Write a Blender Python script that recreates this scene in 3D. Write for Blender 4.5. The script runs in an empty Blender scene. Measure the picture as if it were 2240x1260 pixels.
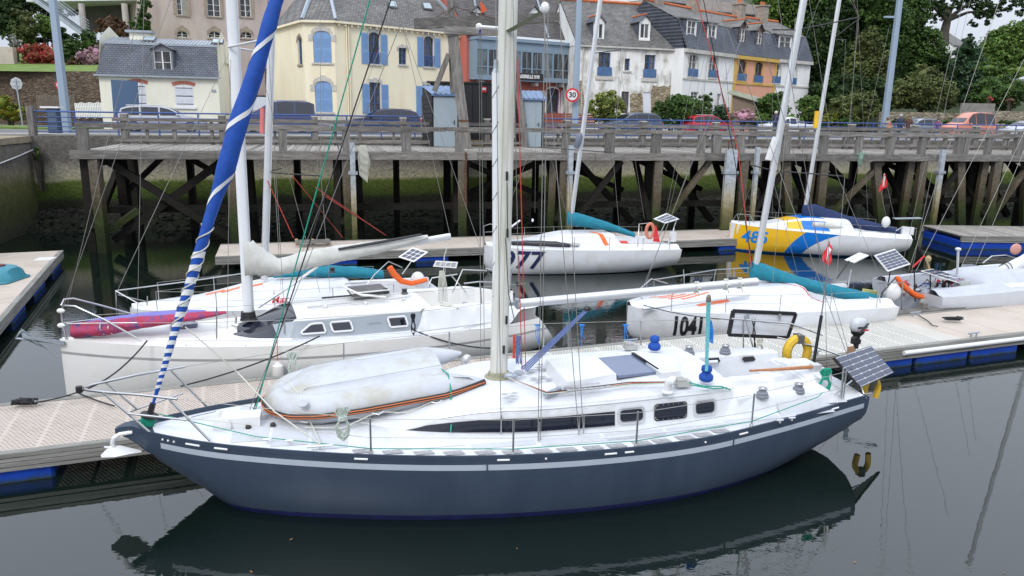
import bpy, bmesh, math, random
import numpy as np
from mathutils import Vector, Matrix
random.seed(7); rng = np.random.default_rng(7)
sc = bpy.context.scene
# ---------------------------------------------------------------- camera, sky, sun, exposure
FPX, PITCH, ROLL, CH = 1660.0, math.radians(13.06), math.radians(0.985), 6.3
cd = bpy.data.cameras.new('camera'); cam = bpy.data.objects.new('camera', cd); sc.collection.objects.link(cam)
cd.sensor_width = 36; cd.lens = 36*FPX/2240; cd.clip_end = 2000; cd.clip_start = .1
cam.matrix_world = Matrix.Translation((0, 0, CH)) @ Matrix.Rotation(math.pi/2-PITCH, 4, 'X') @ Matrix.Rotation(ROLL, 4, 'Z')
CR = cam.matrix_world.to_3x3(); sc.camera = cam
W = bpy.data.worlds.new('World'); sc.world = W; W.use_nodes = True
nt = W.node_tree; bg = nt.nodes['Background']
sky = nt.nodes.new('ShaderNodeTexSky'); sky.sky_type = 'NISHITA'; sky.sun_disc = False
SUN_EL, SUN_AZ = math.radians(43), math.radians(200)
sky.sun_elevation = SUN_EL; sky.sun_rotation = SUN_AZ; sky.dust_density = 4.0; sky.air_density = 1.0
hs = nt.nodes.new('ShaderNodeHueSaturation'); hs.inputs['Saturation'].default_value = .22; hs.inputs['Value'].default_value = 1.0
mxw = nt.nodes.new('ShaderNodeMix'); mxw.data_type = 'RGBA'; mxw.inputs[0].default_value = .8
# overcast dome: brighter towards the zenith than at the horizon
wtc = nt.nodes.new('ShaderNodeTexCoord'); wsp = nt.nodes.new('ShaderNodeSeparateXYZ'); nt.links.new(wtc.outputs['Generated'], wsp.inputs[0])
wmr = nt.nodes.new('ShaderNodeMapRange'); nt.links.new(wsp.outputs[2], wmr.inputs[0]); wmr.inputs[3].default_value = 1.0; wmr.inputs[4].default_value = 3.3
wcl = nt.nodes.new('ShaderNodeVectorMath'); wcl.operation = 'SCALE'; wcl.inputs[0].default_value = (6.7, 7.3, 8.4); nt.links.new(wmr.outputs[0], wcl.inputs['Scale'])
nt.links.new(wcl.outputs[0], mxw.inputs[7])
nt.links.new(sky.outputs[0], hs.inputs['Color']); nt.links.new(hs.outputs[0], mxw.inputs[6]); nt.links.new(mxw.outputs[2], bg.inputs['Color'])
bg.inputs['Strength'].default_value = .096
sl = bpy.data.lights.new('sun', 'SUN'); sl.energy = 1.5; sl.angle = math.radians(14); sl.color = (1, .96, .9)
so = bpy.data.objects.new('sun', sl); sc.collection.objects.link(so)
sd = Vector((math.sin(SUN_AZ)*math.cos(SUN_EL), math.cos(SUN_AZ)*math.cos(SUN_EL), math.sin(SUN_EL)))
so.rotation_euler = sd.to_track_quat('Z', 'Y').to_euler(); so.location = (0, -20, 40)
sc.view_settings.view_transform = 'Standard'; sc.view_settings.look = 'None'; sc.view_settings.gamma = 1
sc.view_settings.use_curve_mapping = False; sc.view_settings.exposure = 0.08
# ---------------------------------------------------------------- measuring: a pixel of the photograph on a known plane gives a world point
def ray(x, y): return CR @ Vector(((x-1120)/FPX, -(y-630)/FPX, -1))
def PZ(x, y, z):
    d = ray(x, y); return Vector((0, 0, CH)) + d*((z-CH)/d.z)
def PY(x, y, Y):
    d = ray(x, y); return Vector((0, 0, CH)) + d*(Y/d.y)
def PPL(x, y, p, n):
    d = ray(x, y); o = Vector((0, 0, CH)); return o + d*((Vector(p)-o).dot(n)/d.dot(n))
def HZN(x): return 245 + .0172*(x-1120)
def COL(x, Y):
    p = PY(x, HZN(x), Y); return Vector((p.x, Y, 0))
# ---------------------------------------------------------------- objects
MW = {}
def finish(o, parent=None, label=None, cat=None, group=None, kind=None):
    sc.collection.objects.link(o)
    if parent is not None: o.parent = parent
    if label: o['label'] = label
    if cat: o['category'] = cat
    if group: o['group'] = group
    if kind: o['kind'] = kind
    return o
def thing(name, label, cat, loc=(0, 0, 0), rz=0, group=None):
    o = bpy.data.objects.new(name, None); o.location = loc; o.rotation_euler = (0, 0, rz); o.empty_display_size = .2
    finish(o, None, label, cat, group); MW[o.name] = Matrix.Translation(Vector(loc)) @ Matrix.Rotation(rz, 4, 'Z'); return o
class MB:
    def __init__(s): s.v = []; s.f = []; s.m = []
    def add(s, vs, fs, m=0):
        k = len(s.v); s.v += [tuple(v) for v in vs]
        for f in fs: s.f.append(tuple(i+k for i in f)); s.m.append(m)
        return s
    def quad(s, a, b, c, d, m=0): return s.add([a, b, c, d], [(0, 1, 2, 3)], m)
    def poly(s, ps, m=0): return s.add(ps, [tuple(range(len(ps)))], m)
    def obox(s, c, ax, ay, az, m=0):
        c = Vector(c); ax, ay, az = Vector(ax), Vector(ay), Vector(az)
        vs = [c+i*ax+j*ay+k*az for k in (-1, 1) for j in (-1, 1) for i in (-1, 1)]
        return s.add(vs, [(0, 2, 3, 1), (4, 5, 7, 6), (0, 1, 5, 4), (2, 6, 7, 3), (0, 4, 6, 2), (1, 3, 7, 5)], m)
    def box(s, x0, x1, y0, y1, z0, z1, m=0):
        return s.obox(((x0+x1)/2, (y0+y1)/2, (z0+z1)/2), ((x1-x0)/2, 0, 0), (0, (y1-y0)/2, 0), (0, 0, (z1-z0)/2), m)
    def beam(s, p, q, w, h, m=0, up=(0, 0, 1)):
        p, q = Vector(p), Vector(q); d = q-p; u = Vector(up)
        if abs(d.normalized().dot(u)) > .98: u = Vector((0, 1, 0))
        x = d.cross(u).normalized(); y = x.cross(d).normalized()
        return s.obox((p+q)/2, d/2, x*w/2, y*h/2, m)
    def loft(s, rings, m=0, closed=True, cap=True, mf=None):
        n = len(rings[0]); k = len(s.v)
        for r in rings: s.v += [tuple(v) for v in r]
        for i in range(len(rings)-1):
            for j in range(n if closed else n-1):
                j2 = (j+1) % n
                s.f.append((k+i*n+j, k+i*n+j2, k+(i+1)*n+j2, k+(i+1)*n+j)); s.m.append(mf(i, j) if mf else m)
        if cap and closed:
            s.f.append(tuple(k+j for j in reversed(range(n)))); s.m.append(m if not mf else mf(0, 0))
            s.f.append(tuple(k+(len(rings)-1)*n+j for j in range(n))); s.m.append(m if not mf else mf(len(rings)-2, 0))
        return s
    def tube(s, pts, r, n=6, m=0, cap=True, flat=1.0, mf=None):
        pts = [Vector(p) for p in pts]; rings = []; up = None
        for i, p in enumerate(pts):
            d = (pts[min(i+1, len(pts)-1)]-pts[max(i-1, 0)])
            if d.length < 1e-9: d = Vector((0, 0, 1))
            d.normalize()
            if up is None:
                up = Vector((0, 0, 1)) if abs(d.z) < .9 else Vector((0, 1, 0))
            x = d.cross(up)
            if x.length < 1e-6: x = d.cross(Vector((1, 0, 0)))
            x.normalize(); y = x.cross(d).normalized(); up = y
            rr = r[i] if isinstance(r, (list, tuple)) else r
            rings.append([p + x*(rr*math.cos(2*math.pi*j/n)) + y*(rr*flat*math.sin(2*math.pi*j/n)) for j in range(n)])
        return s.loft(rings, m, cap=cap, mf=mf)
    def lathe(s, c, prof, n=12, m=0, axis=None):
        c = Vector(c); rings = []
        q = Vector((0, 0, 1)).rotation_difference(Vector(axis)).to_matrix() if axis is not None else Matrix.Identity(3)
        for r, z in prof:
            rings.append([c + q @ Vector((max(r, 1e-4)*math.cos(2*math.pi*j/n), max(r, 1e-4)*math.sin(2*math.pi*j/n), z)) for j in range(n)])
        return s.loft(rings, m)
    def blob(s, c, rx, ry, rz, m=0, n=10, k=6, jit=0):
        c = Vector(c); rings = []
        for i in range(k+1):
            a = -math.pi/2 + math.pi*i/k; ca = max(math.cos(a), .02)
            rings.append([c + Vector((rx*ca*math.cos(2*math.pi*j/n), ry*ca*math.sin(2*math.pi*j/n), rz*math.sin(a)))*(1+random.uniform(-jit, jit)) for j in range(n)])
        return s.loft(rings, m)
    def build(s, name, mats, parent=None, smooth=False, world=True, label=None, cat=None, group=None, kind=None, mesh=None, auto=35):
        me = mesh or bpy.data.meshes.new(name)
        vs = s.v
        if parent is not None and world:
            inv = MW[parent.name].inverted(); vs = [tuple(inv @ Vector(v)) for v in vs]
        me.from_pydata(vs, [], s.f)
        for mt in (mats if isinstance(mats, (list, tuple)) else [mats]): me.materials.append(mt)
        me.polygons.foreach_set('material_index', s.m)
        if smooth:
            me.polygons.foreach_set('use_smooth', [True]*len(s.f)); me.update()
            if auto: me.set_sharp_from_angle(angle=math.radians(auto))
        me.update()
        o = bpy.data.objects.new(name, me); finish(o, parent, label, cat, group, kind)
        if parent is not None: MW[o.name] = MW[parent.name]
        else: MW[o.name] = Matrix.Identity(4)
        return o
def place(name, me, mat4, parent=None, **k):            # another object on a shared mesh, world matrix given
    o = bpy.data.objects.new(name, me)
    o.matrix_local = (MW[parent.name].inverted() @ mat4) if parent is not None else mat4
    finish(o, parent, **k); return o
def copy_tree(o, parent=None):
    c = o.copy(); sc.collection.objects.link(c); c.parent = parent
    for ch in list(o.children): copy_tree(ch, c)
    return c
def text_mesh(txt, size, mt, depth=.004, bold=0.0, shear=0):
    cu = bpy.data.curves.new('lettering', 'FONT'); cu.body = txt; cu.size = size; cu.extrude = depth; cu.offset = bold; cu.shear = shear
    cu.align_x = 'CENTER'; cu.align_y = 'CENTER'; cu.resolution_u = 3
    o = bpy.data.objects.new('lettering', cu); sc.collection.objects.link(o)
    bpy.context.view_layer.update(); dg = bpy.context.evaluated_depsgraph_get()
    me = bpy.data.meshes.new_from_object(o.evaluated_get(dg)); bpy.data.objects.remove(o)
    me.materials.clear(); me.materials.append(mt); return me
def letters(txt, size, mt, parent, c, right, up, bold=0.0, shear=0, name='lettering', warp=None, sx=1.0):
    me = text_mesh(txt, size, mt, bold=bold, shear=shear)
    right, up = Vector(right).normalized(), Vector(up).normalized(); nn = right.cross(up).normalized(); up = nn.cross(right)
    inv = MW[parent.name].inverted() if parent is not None else Matrix.Identity(4)
    if warp:
        bb = bmesh.new(); bb.from_mesh(me); bmesh.ops.triangulate(bb, faces=bb.faces); bmesh.ops.subdivide_edges(bb, edges=[e for e in bb.edges if e.calc_length() > .12], cuts=3); bb.to_mesh(me); bb.free()
    for v in me.vertices:
        w = Vector(c) + right*v.co.x*sx + up*v.co.y + nn*v.co.z
        if warp: w = warp(w, v.co.z)
        v.co = inv @ w
    me.update(); o = bpy.data.objects.new(name, me); finish(o, parent); return o
# ---------------------------------------------------------------- materials
def lin(c):
    return tuple(((x/255)/12.92 if x <= 10 else (((x/255)+.055)/1.055)**2.4) for x in c)
def mat(name, rgb, rough=.55, metal=0, var=.1, vs=2.5, bump=0, bs=40, dirt=None, ds=1.2, da=.5, spec=.5, stretch=(1, 1, 1), coat=0, ov=0):
    m = bpy.data.materials.new(name); m.use_nodes = True; t = m.node_tree; b = t.nodes['Principled BSDF']
    b.inputs['Roughness'].default_value = rough; b.inputs['Metallic'].default_value = metal
    b.inputs['Specular IOR Level'].default_value = spec
    if coat: b.inputs['Coat Weight'].default_value = coat; b.inputs['Coat Roughness'].default_value = .1
    tc = t.nodes.new('ShaderNodeTexCoord'); mp = t.nodes.new('ShaderNodeMapping'); t.links.new(tc.outputs['Object'], mp.inputs[0])
    mp.inputs['Scale'].default_value = stretch
    def noise(sca, det=4):
        n = t.nodes.new('ShaderNodeTexNoise'); n.inputs['Scale'].default_value = sca; n.inputs['Detail'].default_value = det
        n.inputs['Roughness'].default_value = .6; t.links.new(mp.outputs[0], n.inputs['Vector']); return n
    n = noise(vs); mr = t.nodes.new('ShaderNodeMapRange'); mr.inputs[1].default_value = .3; mr.inputs[2].default_value = .7
    mr.inputs[3].default_value = 1-var; mr.inputs[4].default_value = 1+var; t.links.new(n.outputs[0], mr.inputs[0])
    mx = t.nodes.new('ShaderNodeVectorMath'); mx.operation = 'SCALE'; mx.inputs[0].default_value = rgb[:3]; t.links.new(mr.outputs[0], mx.inputs['Scale'])
    out = mx.outputs[0]
    if dirt:
        n2 = noise(ds, 6); r2 = t.nodes.new('ShaderNodeMapRange'); r2.inputs[1].default_value = .46; r2.inputs[2].default_value = .66
        r2.inputs[4].default_value = da; t.links.new(n2.outputs[0], r2.inputs[0])
        q = t.nodes.new('ShaderNodeMix'); q.data_type = 'RGBA'; t.links.new(r2.outputs[0], q.inputs[0]); t.links.new(out, q.inputs[6])
        q.inputs[7].default_value = (*dirt, 1); out = q.outputs[2]
    if ov:                                                 # every piece a little lighter or darker than its neighbour
        oi = t.nodes.new('ShaderNodeObjectInfo'); r4 = t.nodes.new('ShaderNodeMapRange'); r4.inputs[3].default_value = 1-ov; r4.inputs[4].default_value = 1+ov; t.links.new(oi.outputs['Random'], r4.inputs[0])
        v4 = t.nodes.new('ShaderNodeVectorMath'); v4.operation = 'SCALE'; t.links.new(out, v4.inputs[0]); t.links.new(r4.outputs[0], v4.inputs['Scale']); out = v4.outputs[0]
    t.links.new(out, b.inputs['Base Color'])
    if bump:
        n3 = noise(bs, 5); bm = t.nodes.new('ShaderNodeBump'); bm.inputs['Strength'].default_value = bump; bm.inputs['Distance'].default_value = .03
        t.links.new(n3.outputs[0], bm.inputs['Height']); t.links.new(bm.outputs[0], b.inputs['Normal'])
    return m
def mat_z(name, stops, amp=.35, ns=.6, rough=.85, bump=.8, bs=9, brick=None, var=.35, vs=5):
    """colour by height above the water: tide stains; noise wobbles the bands"""
    m = bpy.data.materials.new(name); m.use_nodes = True; t = m.node_tree; b = t.nodes['Principled BSDF']; b.inputs['Roughness'].default_value = rough
    b.inputs['Specular IOR Level'].default_value = .25
    g = t.nodes.new('ShaderNodeNewGeometry'); sp = t.nodes.new('ShaderNodeSeparateXYZ'); t.links.new(g.outputs['Position'], sp.inputs[0])
    n = t.nodes.new('ShaderNodeTexNoise'); n.inputs['Scale'].default_value = ns; n.inputs['Detail'].default_value = 6; t.links.new(g.outputs['Position'], n.inputs['Vector'])
    ma = t.nodes.new('ShaderNodeMath'); ma.operation = 'MULTIPLY_ADD'; ma.inputs[1].default_value = amp*2; t.links.new(n.outputs[0], ma.inputs[0])
    t.links.new(sp.outputs[2], ma.inputs[2]); z0, z1 = stops[0][0], stops[-1][0]
    mr = t.nodes.new('ShaderNodeMapRange'); mr.inputs[1].default_value = z0+amp; mr.inputs[2].default_value = z1+amp; t.links.new(ma.outputs[0], mr.inputs[0])
    cr = t.nodes.new('ShaderNodeValToRGB'); e = cr.color_ramp.elements
    while len(e) < len(stops): e.new(.5)
    for i, (z, c) in enumerate(stops): e[i].position = (z-z0)/(z1-z0); e[i].color = (*c, 1)
    t.links.new(mr.outputs[0], cr.inputs[0])
    n2 = t.nodes.new('ShaderNodeTexNoise'); n2.inputs['Scale'].default_value = vs; n2.inputs['Detail'].default_value = 6; n2.inputs['Roughness'].default_value = .7
    t.links.new(g.outputs['Position'], n2.inputs['Vector'])
    m2 = t.nodes.new('ShaderNodeMapRange'); m2.inputs[1].default_value = .3; m2.inputs[2].default_value = .7; m2.inputs[3].default_value = 1-var; m2.inputs[4].default_value = 1+var
    t.links.new(n2.outputs[0], m2.inputs[0]); mx = t.nodes.new('ShaderNodeVectorMath'); mx.operation = 'SCALE'
    t.links.new(cr.outputs[0], mx.inputs[0]); t.links.new(m2.outputs[0], mx.inputs['Scale']); t.links.new(mx.outputs[0], b.inputs['Base Color'])
    hsrc = n2.outputs[0]
    if brick:
        v = t.nodes.new('ShaderNodeTexVoronoi'); v.feature = 'DISTANCE_TO_EDGE'; mp = t.nodes.new('ShaderNodeMapping'); mp.inputs['Scale'].default_value = brick
        t.links.new(g.outputs['Position'], mp.inputs[0]); t.links.new(mp.outputs[0], v.inputs['Vector']); v.inputs['Scale'].default_value = 1
        v2 = t.nodes.new('ShaderNodeMapRange'); v2.inputs[2].default_value = .16; t.links.new(v.outputs['Distance'], v2.inputs[0])
        v3 = t.nodes.new('ShaderNodeMath'); v3.operation = 'MULTIPLY_ADD'; v3.inputs[1].default_value = .5; t.links.new(n2.outputs[0], v3.inputs[0]); t.links.new(v2.outputs[0], v3.inputs[2]); hsrc = v3.outputs[0]
        v4 = t.nodes.new('ShaderNodeMapRange'); v4.inputs[2].default_value = .1; v4.inputs[3].default_value = .72; t.links.new(v.outputs['Distance'], v4.inputs[0])
        mm = t.nodes.new('ShaderNodeVectorMath'); mm.operation = 'SCALE'; t.links.new(mx.outputs[0], mm.inputs[0]); t.links.new(v4.outputs[0], mm.inputs['Scale'])
        vv = t.nodes.new('ShaderNodeTexVoronoi'); vv.inputs['Scale'].default_value = 1; t.links.new(mp.outputs[0], vv.inputs['Vector'])
        sx = t.nodes.new('ShaderNodeSeparateXYZ'); t.links.new(vv.outputs['Color'], sx.inputs[0]); m5 = t.nodes.new('ShaderNodeMapRange'); m5.inputs[3].default_value = .7; m5.inputs[4].default_value = 1.3
        t.links.new(sx.outputs[0], m5.inputs[0]); m6 = t.nodes.new('ShaderNodeVectorMath'); m6.operation = 'SCALE'; t.links.new(mm.outputs[0], m6.inputs[0]); t.links.new(m5.outputs[0], m6.inputs['Scale'])
        t.links.new(m6.outputs[0], b.inputs['Base Color'])
    bm = t.nodes.new('ShaderNodeBump'); bm.inputs['Strength'].default_value = bump; bm.inputs['Distance'].default_value = .08
    t.links.new(hsrc, bm.inputs['Height']); t.links.new(bm.outputs[0], b.inputs['Normal']); return m
def leafmat(name, cols, rough=.6):
    m = bpy.data.materials.new(name); m.use_nodes = True; t = m.node_tree; b = t.nodes['Principled BSDF']; b.inputs['Roughness'].default_value = rough
    b.inputs['Specular IOR Level'].default_value = .25
    g = t.nodes.new('ShaderNodeNewGeometry'); cr = t.nodes.new('ShaderNodeValToRGB'); e = cr.color_ramp.elements
    while len(e) < len(cols): e.new(.5)
    for i, c in enumerate(cols): e[i].position = i/(len(cols)-1); e[i].color = (*c, 1)
    t.links.new(g.outputs['Random Per Island'], cr.inputs[0])
    n = t.nodes.new('ShaderNodeTexNoise'); n.inputs['Scale'].default_value = .45; n.inputs['Detail'].default_value = 3; t.links.new(g.outputs['Position'], n.inputs['Vector'])
    mr = t.nodes.new('ShaderNodeMapRange'); mr.inputs[1].default_value = .3; mr.inputs[2].default_value = .7; mr.inputs[3].default_value = .6; mr.inputs[4].default_value = 1.4; t.links.new(n.outputs[0], mr.inputs[0])
    mx = t.nodes.new('ShaderNodeVectorMath'); mx.operation = 'SCALE'; t.links.new(cr.outputs[0], mx.inputs[0]); t.links.new(mr.outputs[0], mx.inputs['Scale'])
    t.links.new(mx.outputs[0], b.inputs['Base Color'])
    tr = t.nodes.new('ShaderNodeBsdfTranslucent'); t.links.new(mx.outputs[0], tr.inputs[0]); ms = t.nodes.new('ShaderNodeMixShader'); ms.inputs[0].default_value = .25
    t.links.new(b.outputs[0], ms.inputs[1]); t.links.new(tr.outputs[0], ms.inputs[2]); t.links.new(ms.outputs[0], t.nodes['Material Output'].inputs[0]); return m
M = {}
M['white'] = mat('gelcoat_white', (.62, .635, .665), .35, var=.05, vs=1.2, dirt=(.48, .47, .42), ds=1.9, da=.5)
M['cream'] = mat('gelcoat_cream', (.69, .685, .665), .35, var=.03, vs=1, dirt=(.6, .57, .5), ds=1.5, da=.35)
M['nonskid'] = mat('nonskid_white', (.60, .62, .655), .8, var=.05, vs=2, bump=.15, bs=120, dirt=(.52, .52, .5), ds=2.5, da=.5)
M['greydeck'] = mat('nonskid_grey', (.55, .57, .6), .8, var=.05, bump=.15, bs=120)
M['navy'] = mat('hull_slate_blue', (.031, .048, .077), .42, spec=.4, var=.05, vs=.8, dirt=(.041, .06, .09), ds=1.6, da=.75, stretch=(1, 1, .3), bump=.03, bs=1.2)
M['boot'] = mat('boot_top_blue', (.006, .008, .06), .4, var=.3, vs=4)
M['stripe'] = mat('stripe_silver', (.36, .4, .46), .4, var=.04)
M['steel'] = mat('stainless', (.5, .5, .5), .28, 1, var=.1)
M['alu'] = mat('anodised_alu', (.62, .63, .64), .42, .55, var=.07, vs=1.5)
M['mastc'] = mat('mast_paint_old', (.58, .585, .54), .5, var=.06, vs=1.2, dirt=(.36, .35, .24), ds=1.1, da=.6, stretch=(3, 3, .5))
M['mastw'] = mat('mast_paint_white', (.66, .68, .7), .35, var=.04, stretch=(1, 1, .3))
M['wire'] = mat('wire', (.3, .29, .27), .4, .7, var=.1)
M['black'] = mat('black_plastic', (.015, .015, .017), .45, var=.2)
M['glassd'] = mat('dark_window', (.01, .012, .022), .08, var=.1, spec=.7)
M['tint'] = mat('tinted_hatch', (.12, .15, .24), .12, var=.06, spec=.7)
M['blue'] = mat('blue_canvas', (.004, .06, .33), .75, var=.12, vs=6, bump=.4, bs=9)
M['bluepl'] = mat('blue_float', (.008, .045, .38), .4, var=.15, vs=2, dirt=(.1, .16, .42), ds=1.2, da=.6)
M['wglass'] = mat('house_window', (.02, .022, .026), .1, var=.3, dirt=(.16, .16, .15), ds=.9, da=.8, stretch=(3, 3, .5), spec=.7)
M['teal'] = mat('teal_canvas', (.006, .17, .24), .8, var=.14, vs=5, bump=.5, bs=8)
M['navyc'] = mat('navy_canvas', (.012, .025, .085), .85, var=.15, vs=5, bump=.5, bs=8)
M['canvas'] = mat('pale_canvas', (.5, .5, .47), .85, var=.08, vs=3, bump=.9, bs=3.5, dirt=(.36, .36, .33), ds=2, da=.4)
M['gcanvas'] = mat('grey_canvas', (.42, .43, .44), .85, var=.08, vs=3, bump=.9, bs=4)
M['orange'] = mat('orange_fabric', (.75, .12, .015), .7, var=.12, vs=12, bump=.6, bs=15)
M['yellow'] = mat('yellow_foam', (.62, .4, .03), .6, var=.12, vs=8, bump=.2, bs=20)
M['red'] = mat('red_cloth', (.55, .02, .03), .7, var=.12, vs=6)
M['whitep'] = mat('white_plastic', (.66, .66, .66), .4, var=.04)
M['inflat'] = mat('inflatable_grey', (.46, .48, .52), .5, var=.05, vs=2, bump=.5, bs=2.2, dirt=(.36, .34, .26), ds=1.8, da=.7)
M['rope'] = mat('rope_pale', (.5, .5, .44), .9, var=.25, vs=60)
M['ropek'] = mat('rope_black', (.02, .02, .022), .9, var=.3, vs=60)
M['ropeg'] = mat('rope_green', (.01, .26, .17), .85, var=.4, vs=40)
M['ropeb'] = mat('rope_blue', (.02, .2, .6), .85, var=.3, vs=40)
M['roped'] = mat('rope_slate_blue', (.1, .14, .3), .85, var=.4, vs=50)
M['roper'] = mat('rope_red', (.5, .06, .04), .85, var=.4, vs=50)
M['wood'] = mat('varnished_wood', (.38, .16, .06), .4, var=.3, vs=6, stretch=(1, 8, 8))
M['timber'] = mat('weathered_timber', (.175, .165, .152), .9, var=.4, vs=1.6, bump=.9, bs=5, dirt=(.10, .09, .08), ds=1.2, da=.8, stretch=(1, 6, 6), ov=.22)
M['timberz'] = mat('weathered_timber_upright', (.17, .16, .148), .9, var=.35, vs=1.6, bump=.9, bs=5, dirt=(.09, .085, .08), ds=1.2, da=.8, stretch=(6, 6, 1), ov=.22)
M['plank'] = mat('deck_plank', (.26, .24, .215), .9, var=.3, vs=3, bump=.5, bs=8, stretch=(4, 1, 4), dirt=(.18, .16, .14), da=.6, ov=.2)
M['galv'] = mat('galvanised', (.34, .38, .42), .5, .5, var=.12, vs=3, stretch=(1, 1, .3))
M['ribbed'] = mat('pontoon_deck_beige', (.47, .405, .345), .8, var=.06, vs=2, dirt=(.34, .30, .25), ds=1, da=.6, bump=.5, bs=14)
M['grate'] = mat('pontoon_grating', (.46, .40, .35), .75, var=.06, vs=1.5, dirt=(.34, .30, .25), ds=1.3, da=.6)
M['gratew'] = mat('pontoon_grating_white', (.52, .51, .47), .75, var=.06, vs=1.5, dirt=(.42, .41, .35), ds=1.3, da=.7)
M['pbeam'] = mat('pontoon_edge_timber', (.24, .235, .215), .85, var=.25, vs=1.5, stretch=(.6, 8, 8), bump=.6, bs=8, dirt=(.14, .14, .12), da=.7)
M['rust'] = mat('rusty_iron', (.1, .045, .025), .9, var=.4, vs=8)
M['cell'] = mat('solar_cell', (.045, .055, .10), .22, var=.12, vs=3, spec=.7)
M['pale'] = mat('pale_line', (.7, .72, .75), .5, var=.03)
def lm(n, rgb, **k):
    if n not in M: M[n] = mat(n, rgb, **k)
    return M[n]
def line(p, q, sag=0, n=2):
    p, q = Vector(p), Vector(q); n = max(n, 8 if sag else 1)
    return [p.lerp(q, i/n) - Vector((0, 0, sag*4*(i/n)*(1-i/n))) for i in range(n+1)]
def smooth(a, b, x):
    x = min(1, max(0, (x-a)/(b-a))) if b != a else float(x > a); return x*x*(3-2*x)
# ================================================================ WATER, MUD, QUAY
def water_mat():
    m = bpy.data.materials.new('harbour_water'); m.use_nodes = True; t = m.node_tree; b = t.nodes['Principled BSDF']
    b.inputs['Base Color'].default_value = (.0035, .008, .006, 1); b.inputs['Roughness'].default_value = .015; b.inputs['IOR'].default_value = 1.75
    tc = t.nodes.new('ShaderNodeTexCoord')
    def nz(s, d, st=(1, 1, 1)):
        mp = t.nodes.new('ShaderNodeMapping'); mp.inputs['Scale'].default_value = st; t.links.new(tc.outputs['Object'], mp.inputs[0])
        n = t.nodes.new('ShaderNodeTexNoise'); n.inputs['Scale'].default_value = s; n.inputs['Detail'].default_value = d; t.links.new(mp.outputs[0], n.inputs['Vector']); return n
    a, c, k = nz(5.5, 2, (1, 1.6, 1)), nz(1.0, 2), nz(.12, 2)
    mr = t.nodes.new('ShaderNodeMapRange'); mr.inputs[1].default_value = .42; mr.inputs[2].default_value = .62; mr.inputs[3].default_value = .06; mr.inputs[4].default_value = .6
    t.links.new(k.outputs[0], mr.inputs[0]); q = t.nodes.new('ShaderNodeMath'); q.operation = 'MULTIPLY'; t.links.new(a.outputs[0], q.inputs[0]); t.links.new(mr.outputs[0], q.inputs[1])
    ad = t.nodes.new('ShaderNodeMath'); ad.operation = 'MULTIPLY_ADD'; ad.inputs[1].default_value = .5; t.links.new(c.outputs[0], ad.inputs[0]); t.links.new(q.outputs[0], ad.inputs[2])
    bm = t.nodes.new('ShaderNodeBump'); bm.inputs['Strength'].default_value = .3; bm.inputs['Distance'].default_value = .014
    t.links.new(ad.outputs[0], bm.inputs['Height']); t.links.new(bm.outputs[0], b.inputs['Normal']); return m
WANG = math.radians(18.3); WP = Vector((-24.7, 39.3, 0)); WD = Vector((math.cos(WANG), math.sin(WANG), 0)); WN = Vector((-WD.y, WD.x, 0))
QZ = 4.65
def WL(u, v=0, z=0): return WP + WD*u + WN*v + Vector((0, 0, z))
wb = MB(); wb.quad((-200, -120, 0), (200, -120, 0), (200, 120, 0), (-200, 120, 0)); wb.build('water', water_mat(), kind='structure')
# quay masonry
STW = [(0.0, (.012, .012, .008)), (1.3, (.02, .022, .012)), (1.55, (.045, .07, .012)), (2.3, (.085, .115, .022)), (2.5, (.34, .32, .21)), (2.95, (.26, .24, .19)), (3.5, (.11, .10, .09)), (4.9, (.13, .122, .11))]
wallm = mat_z('quay_masonry', STW, amp=.22, ns=.5, vs=7, bump=.9, var=.45)
wallml = mat_z('corner_masonry', [(0, (.03, .03, .02)), (1.3, (.05, .06, .02)), (2.4, (.09, .095, .03)), (3.0, (.17, .15, .10)), (3.5, (.11, .10, .09)), (4.9, (.19, .17, .145))], amp=.3, ns=.5, vs=3.5, bump=.7, var=.35)
mudm = mat_z('mud', [(-.5, (.01, .01, .007)), (.4, (.014, .016, .008)), (.8, (.018, .017, .013)), (1.5, (.03, .028, .022))], amp=.2, brick=(3, 3, 3), vs=5, bump=1)
b = MB(); b.obox(WL(60, .5, 2.35), WD*62, WN*.5, (0, 0, 2.37)); b.build('quay_wall', wallm, label='long rubble quay wall with pale and green tide bands behind the timber jetty', cat='wall')
# left return wall
LA, LB = Vector((-24.7, 39.3, 0)), PZ(60, 560, 0.0)
LD = (Vector((-18.9, 14.0, 0))-LA).normalized(); LN = Vector((LD.y, -LD.x, 0)) if LD.x*0-LD.y < 0 else Vector((-LD.y, LD.x, 0))
LN = Vector((LD.y, -LD.x, 0)); LN = -LN if LN.x > 0 else LN      # away from the water (towards the left)
cw = thing('quay_wall', 'tall block wall with mossy foot at the left edge of the basin', 'wall', tuple(LA))
b = MB(); b.obox(LA+LD*15+LN*1.5+Vector((0, 0, 2.2)), LD*15, LN*1.5, (0, 0, 2.2)); b.build('wall_face', wallml, cw)
for i in range(9):
    b = MB(); l = 1.55+.3*math.sin(i*2.1)
    b.obox(LA+LD*(.9+i*1.85)+LN*.72+Vector((0, 0, 4.55)), LD*.905, LN*(.8+.02*math.sin(i*3)), (0, 0, .16+.012*math.sin(i*5))); b.build('coping_stone', lm('coping', (.24, .21, .16), rough=.9, var=.3, vs=3, bump=.8, bs=6, dirt=(.3, .2, .06), ds=2, da=.6), cw)
b = MB(); b.tube(line(LA+LN*(-.06)+LD*0+Vector((0, 0, 4.0)), LA+LD*16-LN*.06+Vector((0, 0, 3.3)), .3), .03, 6); b.build('hose', M['whitep'], cw)
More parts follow.
